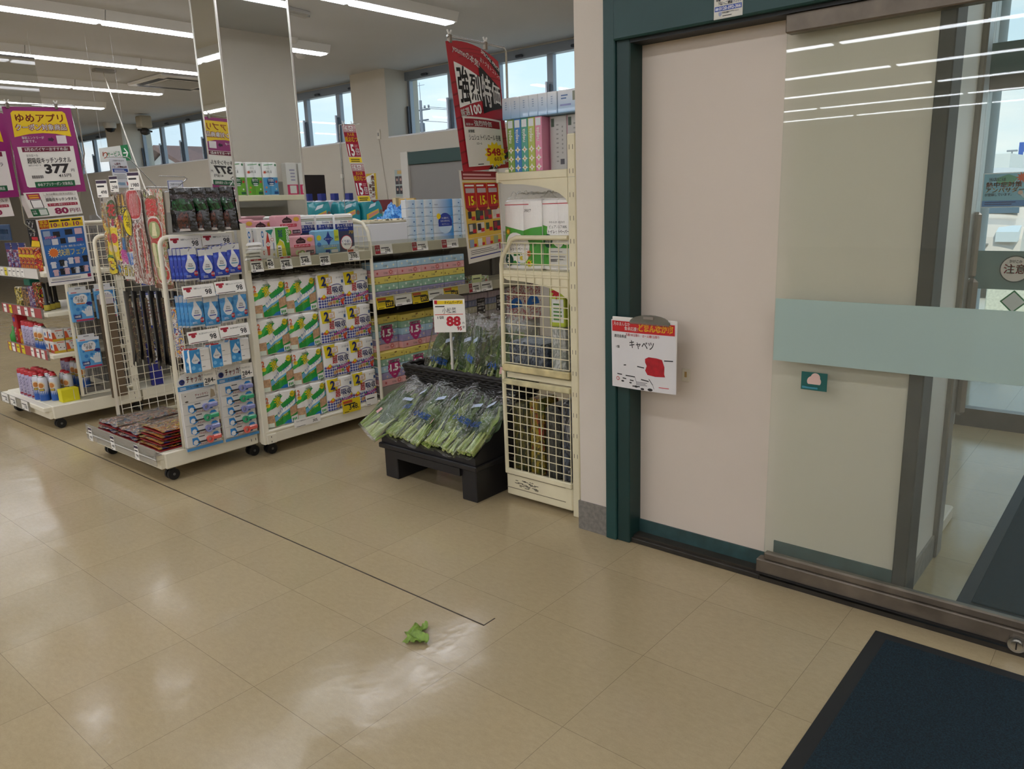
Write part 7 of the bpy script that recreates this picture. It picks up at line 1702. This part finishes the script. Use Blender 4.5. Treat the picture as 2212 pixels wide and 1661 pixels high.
b = MB().tube([(3.585, 4.62, 2.062), (3.75, 4.60, 2.075)], 0.003, CHROME, 6)
for x in (3.62, 3.70): b.tube([(x, 4.615, 2.06), (x-0.012, 4.615, 2.09)], 0.003, WHITE, 5).tube([(x, 4.615, 2.06), (x+0.012, 4.615, 2.09)], 0.003, WHITE, 5)
b.tube([(3.585, 4.62, 2.062), (3.58, 4.63, 1.33)], 0.003, CHROME, 6)
b.build('wire', t)

# direction sign, voucher notice
t = thing('direction_sign', 'white hanging board with a green block and white arrow pointing right', 'sign')
s = sheet([(3.11, 7.50, 1.965), (3.385, 7.48, 1.985), (3.365, 7.48, 2.125), (3.115, 7.50, 2.085)], M('cfcfc6', 0.5))
s.rect(0.74, 0, 1, 1, M('1f7a46', 0.45), 1).poly([(0.78, 0.46), (0.90, 0.46), (0.83, 0.22), (0.87, 0.20), (0.95, 0.50), (0.87, 0.80), (0.83, 0.78), (0.90, 0.54), (0.78, 0.54)], WHITE, 2).text('サービス', 0.24, 0.30, 0.36, M('2f8a56'), 1, w=0.44, bold=0.02).text('り', 0.10, 0.22, 0.5, M('c2502a'), 1)
s.build('board', t)
MB().tube([(3.14, 7.50, 2.10), (3.14, 7.50, CEIL)], 0.0007, M('cfcfcf'), 5).tube([(3.35, 7.48, 2.12), (3.35, 7.48, CEIL)], 0.0007, M('cfcfcf'), 5).build('wires', t)
t = thing('voucher_notice', 'white voucher notice with red lettering clipped above the leftmost fireworks', 'notice')
s = sheet([(2.118, 4.95, 1.655), (2.225, 4.95, 1.655), (2.205, 4.95, 1.83), (2.105, 4.95, 1.83)], M('dcdde2', 0.4)); RD2 = M('b8304a')
s.text('ご利用できます!', 0.5, 0.88, 0.05, INK, 1, 'c', w=0.7).text('山鹿市', 0.42, 0.76, 0.08, RD2, 1, 'c', w=0.36, bold=0.02).text('くらし応援商品券', 0.5, 0.66, 0.075, RD2, 1, 'c', w=0.86, bold=0.02).rect(0.06, 0.52, 0.94, 0.64, M('27489a'), 1).bars(0.15, 0.54, 0.9, 0.63, 2, WHITE, 2).bars(0.1, 0.3, 0.9, 0.48, 4, M('777777'), 1, 0.3).disc(0.3, 0.14, 0.12, M('9ab4c8'), 1, 0.7).rect(0.3, 0.08, 0.6, 0.18, M('8aa8c0'), 1).poly([(0.7, 0.06), (0.82, 0.14), (0.7, 0.22)], RD2, 1)
s.build('sheet', t)
MB().tube([(2.09, 4.95, 1.835), (2.21, 4.95, 1.838), (2.225, 4.95, 1.83), (2.37, 4.95, 1.66)], 0.003, CHROME, 6).build('holder', t)
t = thing('voucher_notice', 'small white voucher notice in a chrome frame above the black firework bags', 'notice')
s = sheet([(2.345, 4.75, 1.62), (2.445, 4.75, 1.62), (2.445, 4.75, 1.69), (2.345, 4.75, 1.69)], M('dcdde2', 0.4)); s.rect(0.03, 0.05, 0.97, 0.95, M('3a4a9a'), 1).rect(0.06, 0.09, 0.94, 0.91, M('dcdde2'), 2).text('ご利用できます!', 0.5, 0.55, 0.18, INK, 3, 'c', w=0.7).text('山鹿市', 0.5, 0.15, 0.3, RD2, 3, 'c', w=0.4)
s.build('sheet', t)
MB().tube([(2.30, 4.75, 1.715), (2.46, 4.75, 1.71), (2.475, 4.75, 1.70), (2.37, 4.75, 1.62)], 0.003, CHROME, 6).build('holder', t)

# ------------------------------------------------------------------ things along the window wall
t = thing('shelf_cabinet', 'cream framed cabinet with a pale door beyond the nappy packs', 'cabinet', (5.9, 7.25, 0))
MB().box(0, 0.4, 0, 0.40, 0, 1.55, M('cdbd92', 0.5), 0.005).build('body', t)
MB().box(-0.012, 0.0, 0.06, 0.34, 0.1, 1.50, M('b9bab0', 0.5), 0.003).build('door', t)
t = thing('counter_booth', 'dark red counter panel with cream posts beyond the tissue shelves', 'counter', (5.9, 6.68, 0))
MB().box(0, 0.03, 0.06, 0.56, 0, 1.56, M('5e0f18', 0.45), 0.003).build('panel', t)
MB().box(-0.02, 0.05, 0.0, 0.06, 0, 1.575, M('cdbd92', 0.5), 0.003).build('post', t)
MB().box(0, 0.03, -0.28, -0.02, 0, 1.565, M('c9a868', 0.5), 0.003).build('side_panel', t)
MB().box(-0.005, 0.0, 0.10, 0.30, 1.30, 1.33, M('8a3a3a')).build('lettering', t)
tag(MB().box(5.70, 5.86, 6.72, 6.92, 0.0, 1.43, M('d3cec8', 0.5), 0.01).art(lambda u, v, l: (5.70-l, 6.92-u, 1.34+v), 0.2, 0.09, 0, 0, 0.001).rect(0.45, 0.2, 0.8, 0.5, M('4a5a78'), 1).build('terminal'), 'pale counter terminal in front of the dark red panel', 'terminal')
t = thing('dark_cabinet', 'dark brown cabinet beside the mirror column', 'cabinet', (5.75, 8.30, 0))
MB().box(0, 0.4, 0, 0.42, 0, 1.90, M('241a1a', 0.5), 0.006).build('body', t)
s = MB().box(-0.016, -0.012, 0.10, 0.36, 1.28, 1.78, CARD).art(lambda u, v, l: (-0.016-l, 0.36-u, 1.28+v), 0.26, 0.50, 0, 0, 0.001).rect(0, 0.9, 1, 1, M('9ab4b8'), 1).rect(0.3, 0.4, 0.62, 0.75, M('8c2432'), 1).disc(0.46, 0.65, 0.08, WHITE, 2).disc(0.46, 0.52, 0.08, WHITE, 2).bars(0.1, 0.1, 0.9, 0.3, 3, GREY, 1)
tag(s.build('wall_notice', None, (5.75, 8.30, 0)), 'white notice with a red symbol fixed to the dark cabinet', 'notice')
PX_ = 6.75
s = MB().box(PX_-0.003, PX_, 8.02, 8.30, 1.58, 1.91, M('d8b82a', 0.45)).art(lambda u, v, l: (PX_-0.003-l, 8.30-u, 1.58+v), 0.27, 0.33, 0, 0, 0.0012)
s.poly([(0.42, 0.0), (0.9, 0.0), (0.9, 1.0), (0.42, 0.9)], M('e2ddd0'), 1).disc(0.14, 0.55, 0.26, M('d9b49a'), 1, 1.4).poly([(0, 0.98), (0.25, 0.95), (0.38, 0.6), (0.30, 0.55), (0.2, 0.78), (0, 0.8)], M('231a18'), 2).disc(0.48, 0.78, 0.16, WHITE, 3).vtext('救急車が', 0.80, 0.95, 0.22, RED, 3, bold=0.03).vtext('来ない!', 0.58, 0.62, 0.20, RED, 3, bold=0.03)
tag(s.build('wall_poster'), 'yellow poster with red vertical lettering on the pier behind the banner', 'poster')
s = MB().box(6.744, 6.75, 7.50, 7.65, 1.60, 1.93, M('a8b4ae', 0.5)).art(lambda u, v, l: (6.744-l, 7.65-u, 1.60+v), 0.15, 0.33, 0, 0, 0.0012)
MUG = (M('3a3a3e'), M('4a4446'), M('5a4a4a'), M('44484c'))
for r in range(2):
    for k in range(2): s.rect(0.06+0.46*k, 0.10+0.36*r, 0.48+0.46*k, 0.40+0.36*r, MUG[(k+r) % 4], 1).disc(0.27+0.46*k, 0.27+0.36*r, 0.10, M('c9a698'), 2, 1.2, 10)
s.rect(0.35, 0.84, 0.95, 0.97, M('c9a86a'), 1)
tag(s.build('wall_poster'), 'grey poster with four portrait photos beside the shuttered doorway', 'poster')

# ------------------------------------------------------------------ ceiling fittings
t = thing('air_conditioner', 'white four-way ceiling air conditioner left of the mirror column', 'air conditioner', (5.30, 10.05, 0))
MB().box(-0.47, 0.47, -0.47, 0.47, CEIL-0.04, CEIL, M('d9d6d0', 0.5), 0.015).build('panel', t)
MB().box(-0.27, 0.27, -0.27, 0.27, CEIL-0.048, CEIL-0.038, M('a8a59f', 0.6), 0.004).build('grille', t)
for a, b_, c_, d_ in ((-0.36, 0.36, 0.33, 0.42), (-0.36, 0.36, -0.42, -0.33), (0.33, 0.42, -0.30, 0.30), (-0.42, -0.33, -0.30, 0.30)):
    MB().box(a, b_, c_, d_, CEIL-0.0425, CEIL-0.039, M('2e2b28', 0.6)).build('vent', t)
def disc_fit(nm, x, y, r, h, col, lab, cat, grp=None):
    b = MB().lathe([(0, -h), (r*0.7, -h), (r, -h*0.4), (r, 0)], M(col, 0.5), 24, (0, 0, CEIL))
    tag(b.build(nm, None, (x, y, 0)), lab, cat, grp)
disc_fit('smoke_detector', 4.90, 6.95, 0.06, 0.045, 'd8d5cf', 'round smoke detector on the ceiling right of the mirror column, nearer one', 'smoke detector')
disc_fit('smoke_detector', 5.45, 7.60, 0.055, 0.04, 'd8d5cf', 'round smoke detector on the ceiling right of the mirror column, farther one', 'smoke detector')
disc_fit('ceiling_disc', 3.75, 7.1, 0.09, 0.012, '8d8983', 'flat grey disc on the ceiling near the strip lights', 'sensor')
b = MB()
b.box(-0.16, 0.16, -0.03, 0.03, CEIL-0.03, CEIL, M('a8a49d', 0.5), 0.004)
b.box(-0.05, 0.22, 0.03, 0.10, CEIL-0.03, CEIL, M('a8a49d', 0.5), 0.004)
tag(b.build('ceiling_bracket', None, (4.25, 5.95, 0), 0.2), 'small grey bracket on the ceiling at the top of the mirror column', 'bracket')
t = thing('ceiling_speaker', 'boxy beige camera unit hanging from the ceiling above the left windows', 'camera', (6.45, 13.6, 0))
MB().box(-0.10, 0.10, -0.10, 0.10, CEIL-0.23, CEIL-0.03, M('a89f8a', 0.5), 0.02).build('body', t)
MB().lathe([(0.03, -0.34), (0.07, -0.32), (0.08, -0.28), (0.04, -0.22)], M('2b2622', 0.4), 16, (0, 0, CEIL)).tube([(-0.12, 0, CEIL-0.26), (0.12, 0, CEIL-0.28)], 0.015, M('2b2622'), 8).build('mount', t)
t = thing('dome_camera', 'small white dome camera with dark glass on the ceiling by the pier', 'camera', (6.55, 15.15, 0))
MB().lathe([(0.10, -0.10), (0.11, -0.06), (0.11, 0)], M('d6d3cc', 0.4), 20, (0, 0, CEIL)).build('housing', t)
MB().lathe([(0, -0.17), (0.06, -0.155), (0.09, -0.10)], M('15151a', 0.15), 20, (0, 0, CEIL)).build('dome', t)
t = thing('ceiling_cable', 'thin white cable slanting from a ceiling hook down behind the fireworks', 'cable', (0, 0, 0))
MB().tube([(4.23, 9.75, CEIL-0.03), (4.18, 9.62, CEIL-0.10), (2.86, 6.15, 1.66), (2.75, 5.9, 1.45)], 0.006, M('cfc8b8', 0.5), 6).tube([(4.26, 9.80, CEIL-0.03), (4.18, 9.62, CEIL-0.10)], 0.005, M('cfc8b8', 0.5), 6).build('cable', t)
MB().box(4.12, 4.36, 9.70, 9.80, CEIL-0.035, CEIL, M('8d887f', 0.5), 0.006).build('hook', t)
# clear sheet hanging from the ceiling at far left
t = thing('vinyl_screen', 'clear vinyl sheet hanging from the ceiling at the left edge', 'screen', (0, 8.2, 0))
MB().box(1.2, 2.955, 0, 0.002, 1.75, 2.92, clear('vinyl', 'eeeeea', 0.03, 0.03, 0.0, 40, 0.10, 'b0aca4')).build('sheet', t)
MB().box(1.2, 2.957, -0.004, 0.006, 2.915, 2.93, M('6e6a64', 0.5)).build('rail', t)
b = MB()
for x in (1.4, 2.93): b.tube([(x, 0.001, 2.92), (x, 0.001, CEIL)], 0.003, M('cfcfc8'), 5)
b.build('hanging_wires', t)

# ------------------------------------------------------------------ outside
struct('ground', MB().box(5.56, 120, -60, 90, -0.25, -0.15, M('b5b0a4', 0.9, var=0.06, vs=0.5)))
struct('porch_floor', MB().box(5.55, 8.5, -6, 1.9, -0.15, -0.01, M('aeb4bc', 0.7, var=0.1, vs=5)))
t = thing('house', 'white gabled house with a brown tiled roof outside the left windows', 'house', (25, 50.6, 0))
MB().prism([(-4, -0.2), (4, -0.2), (4, 3.9), (0, 5.4), (-4, 3.9)], 0, 9, M('d8d6d2', 0.7), lambda a, z, c: (c, a, z)).build('walls', t)
MB().prism([(-4.8, 3.75), (0, 5.5), (4.8, 3.75), (4.8, 4.0), (0, 5.8), (-4.8, 4.0)], -0.6, 9.6, M('6b5148', 0.7, var=0.12, vs=3), lambda a, z, c: (c, a, z)).build('roof', t)
t = thing('utility_pole', 'grey utility pole with crossarms and wires outside the window', 'pole', (40, 42.1, 0))
MB().tube([(0, 0, -0.2), (0, 0, 8.7)], [0.14, 0.10], M('6a707a', 0.7), 12).build('pole', t)
ca = MB()
for z, w in ((8.0, 0.9), (7.3, 0.7), (6.3, 0.6)): ca.box(-0.05, 0.05, -w, w, z, z+0.09, M('5a606a', 0.6))
for q in range(5): ca.lathe([(0, 0), (0.07, 0.02), (0.07, 0.2), (0, 0.22)], M('6a6e76', 0.5), 10, (0, -0.8+0.4*q, 8.12))
ca.lathe([(0, 0), (0.22, 0.02), (0.22, 0.6), (0, 0.62)], M('6a6e76', 0.5), 12, (0.25, 0.25, 6.6)); ca.tube([(0, 0, 8.7), (0, 0, 9.9)], 0.02, M('7a7e86'), 6).tube([(0, -0.5, 9.7), (0, 0.5, 9.7)], 0.015, M('7a7e86'), 6)
ca.build('crossarm', t)
wr = MB()
for z0, yy in ((8.2, -0.7), (8.2, 0.0), (7.4, 0.5), (6.4, 0.3)):
    wr.tube([(0, yy, z0)]+[(3*k, yy-3.0*k, z0-0.42*k+0.03*k*k) for k in range(1, 9)], 0.016, M('3a3e46'), 5)
wr.build('wires', t)
wr = MB()
for q in range(4): wr.tube([(24, 40, 9.7-0.3*q), (24, 68, 11.0-0.35*q)], 0.03, M('5a6a80'), 5)
t = thing('power_lines', 'thin power lines crossing the sky in the left windows', 'power line')
wr.build('wires', t)
for y, z in ((40.0, 9.9), (68.0, 11.2)): MB().tube([(24, y, -0.2), (24, y, z)], 0.12, M('6a707a', 0.7), 8).build('pole', t)
# white car in front of the entrance
def car():
    t = thing('car', 'pale cream car parked facing the shop outside the glass doors', 'car', (14.6, 2.38, -0.15), PI/2+PI)
    BODY = M('d8c9bc', 0.25, 0.1, 0.6); GL = M('3f5664', 0.1, 0, 0.5); DKP = M('2a2a2e', 0.5)
    # side profile in local (y along length, z), extruded across x
    prof = [(-1.70, 0.30), (-1.72, 0.62), (-1.66, 0.80), (-1.52, 0.95), (-1.05, 1.03), (-0.55, 1.55), (0.0, 1.66), (1.2, 1.64), (1.62, 1.40), (1.70, 0.95), (1.70, 0.30)]
    def sec(k, n):
        x = -0.74+1.48*k/n; s_ = 1-0.06*abs(2*k/n-1)**3
        return [(x*(1-0.10*max(0, (z-1.0))), y*s_, z if z < 0.5 else 0.3+(z-0.3)*s_) for y, z in prof]
    n = 12; b = MB(); m_ = len(prof); vs = [p for k in range(n+1) for p in sec(k, n)]
    b.add(vs, [(k*m_+i, k*m_+(i+1) % m_, (k+1)*m_+(i+1) % m_, (k+1)*m_+i) for k in range(n) for i in range(m_)], BODY, False)
    b.add(vs[:m_], [tuple(range(m_))], BODY); b.add(vs[-m_:], [tuple(range(m_))[::-1]], BODY)
    b.build('body', t)
    MB().add([(-0.60, -1.02, 1.07), (0.60, -1.02, 1.07), (0.52, -0.58, 1.53), (-0.52, -0.58, 1.53)], [(0, 1, 2, 3)], GL).build('windscreen', t)
    for sx in (-1, 1):
        MB().prism([(-0.62, 1.08), (0.2, 1.08), (0.2, 1.52), (-0.38, 1.52)], 0.0, 0.012, GL, lambda a, z, c, sx=sx: (sx*(0.735+c-0.05*(z-1.08)), a, z)).build('side_window', t)
        MB().prism([(-1.70, 0.74), (-1.68, 0.86), (-1.45, 0.93), (-1.50, 0.76)], 0.44, 0.71, M('ced4d6', 0.35), lambda a, z, c, sx=sx: (sx*c, a-0.02, z)).build('headlight', t)
        for y in (-1.08, 1.08):
            w = MB(); w.prism([(0.29*math.cos(2*PI*k/24), 0.29*math.sin(2*PI*k/24)) for k in range(24)], 0.60, 0.76, DKP, lambda a, z, c, sx=sx, y=y: (sx*c, y+a, 0.29+z), True)
            w.prism([(0.17*math.cos(2*PI*k/16), 0.17*math.sin(2*PI*k/16)) for k in range(16)], 0.755, 0.77, CHROME, lambda a, z, c, sx=sx, y=y: (sx*c, y+a, 0.29+z)); w.build('wheel', t)
        MB().box(sx*0.82-0.09, sx*0.82+0.09, -0.62, -0.5, 1.0, 1.13, BODY, 0.02).build('mirror', t)
    MB().prism([(-0.34, 0.42), (0.34, 0.42), (0.28, 0.60), (-0.28, 0.60)], 0, 0.05, DKP, lambda a, z, c: (a, -1.74+c, z)).build('grille', t)
    MB().box(-0.36, 0.36, -1.735, -1.69, 0.70, 0.72, GREY).build('bumper_line', t)
    t.scale = (1, 1, 1.14)
    return t
car()
t = thing('store_building', 'distant white building beyond the car park', 'building', (60, 17.7, 0))
MB().box(0, 8, -9, 3, -0.2, 3.4, M('dcdcda', 0.7)).box(0, 8, -6.5, 3, 3.4, 4.6, M('e2e2e0', 0.7)).build('walls', t)
w = MB()
for q in range(4): w.box(-0.05, 0, -8+2.5*q, -6.8+2.5*q, 1.5, 2.8, M('7d8a94', 0.3))
w.build('windows', t)
t = thing('roadside_sign', 'blue and red roadside sign tower seen through the outer door', 'sign', (90, 11.0, 0))
MB().box(-0.1, 0.1, -1.4, 1.4, 2.9, 5.3, M('2a5ab0', 0.5)).box(-0.1, 0.1, -1.4, 1.4, 1.4, 2.85, M('c23a3a', 0.5)).box(-0.12, -0.1, 0.0, 1.0, 3.4, 4.4, WHITE).build('panel', t)
MB().box(-0.08, 0.08, -0.1, 0.1, -0.2, 1.4, GREY).build('mast', t)
t = thing('street_lamp', 'slim street lamp in the car park outside', 'street lamp', (80, 11.5, 0))
MB().tube([(0, 0, -0.2), (0, 0, 4.2)], 0.06, M('8a9098', 0.5), 8).build('pole', t); MB().box(-0.05, 0.05, -0.4, 0.4, 4.15, 4.3, M('8a9098', 0.5), 0.02).build('head', t)
# porch column beside the outer door
tag(MB().lathe([(0.22, -0.15), (0.22, 2.9)], M('bcc8cc', 0.6), 28, (6.9, 1.32, 0)).build('porch_column'), 'round pale column outside the outer door', 'column')
tag(MB().box(11.2, 11.35, 0.2, 1.72, -0.15, 0.55, M('dcdccb', 0.8, var=0.18, vs=40), 0.01).build('porch_wall'), 'low pebble dashed wall outside the outer door', 'wall')

# notices on the outer glass
t = thing('glass_poster', 'blue poster with orange lettering and a figure in a white coat on the outer glass', 'poster', (OX-0.012, 0.975-0.06, 1.355))
s = MB().art(lambda u, v, l: (-l, -u, v), 0.36, 0.20, 0, 0, 0.0012)
s.rect(0, 0, 1, 1, M('e6f0f0', 0.4), 0).rect(0.02, 0.03, 0.98, 0.97, M('86bccc', 0.4), 1).rect(0.02, 0.03, 0.98, 0.20, M('4f86c0', 0.4), 1.6).poly([(0.2, 0.85), (0.36, 0.95), (0.5, 0.85), (0.4, 0.6), (0.2, 0.7)], M('6aa888'), 1.6)
s.star(0.55, 0.85, 0.09, 0.045, 10, M('d8603a'), 2).text('当店には', 0.09, 0.76, 0.10, M('1f3a5a'), 2, w=0.24).text('熱中症対策', 0.06, 0.58, 0.15, M('e0702a'), 2.5, w=0.50, bold=0.04).text('アンバサダー', 0.06, 0.43, 0.14, M('e0a02a'), 2.5, w=0.54, bold=0.04).text('が登録しています。', 0.05, 0.33, 0.08, M('1f3a5a'), 2, w=0.38).bars(0.06, 0.08, 0.5, 0.2, 2, M('16306a'), 2.4)
SK = M('d8b8a4'); HR = M('3a2a22')
s.poly([(0.66, 0.03), (0.98, 0.03), (0.98, 0.34), (0.90, 0.42), (0.76, 0.42), (0.68, 0.34)], M('c9d6d8'), 3).poly([(0.78, 0.42), (0.88, 0.42), (0.83, 0.26)], M('e8e8e8'), 4).poly([(0.68, 0.32), (0.60, 0.26), (0.54, 0.38), (0.58, 0.42), (0.62, 0.33), (0.70, 0.40)], M('c9d6d8'), 3)
s.disc(0.55, 0.42, 0.035, SK, 4, 1, 10).disc(0.84, 0.62, 0.115, SK, 4, 1.25).poly([(0.71, 0.62), (0.70, 0.82), (0.78, 0.93), (0.90, 0.93), (0.97, 0.85), (0.96, 0.66), (0.92, 0.78), (0.80, 0.80), (0.745, 0.70)], HR, 5).rect(0.77, 0.64, 0.83, 0.66, INK, 6).rect(0.86, 0.64, 0.92, 0.66, INK, 6).rect(0.81, 0.52, 0.88, 0.53, M('a8503a'), 6)
s.build('print', t)
t = thing('warning_sticker', 'round white caution sticker with red lettering on the outer frosted band', 'sticker', (OX-0.012, 0.70, 0.995))
s = MB().art(lambda u, v, l: (-l, -u, v), 0.16, 0.16, 0, 0, 0.0012)
s.disc(0.0, 0.0, 0.5, M('16302a'), 0, 1, 28).disc(0, 0, 0.46, M('e0d2c6'), 1, 1, 28).text('注意', 0, -0.18, 0.34, RED, 2, 'c', w=0.7, bold=0.03).text('かけこみ', 0, 0.22, 0.12, INK, 2, 'c', w=0.4)
s.build('print', t)
s = MB().art(lambda u, v, l: (OX-0.012-l, 0.69-u, 0.80+v), 0.14, 0.14, 0, 0, 0.0012)
s.poly([(0, -0.5), (0.5, 0), (0, 0.5), (-0.5, 0)], M('1f7a46'), 0).poly([(0, -0.42), (0.42, 0), (0, 0.42), (-0.42, 0)], M('dfe3dc'), 1)
tag(s.build('diamond_sticker'), 'white diamond sticker with green edge on the outer glass', 'sticker')
t = thing('door_guard', 'grey rounded guard plate on the lobby post', 'guard', (3.405, 0.585, 1.14))
MB().box(0.0, 0.02, -0.020, 0.012, 0.0, 0.25, M('9a928a', 0.3, 0.6), 0.02).build('upper_plate', t); MB().box(0.0, 0.03, -0.03, 0.012, -0.55, 0.0, M('8a827a', 0.3, 0.6), 0.02).build('lower_plate', t)
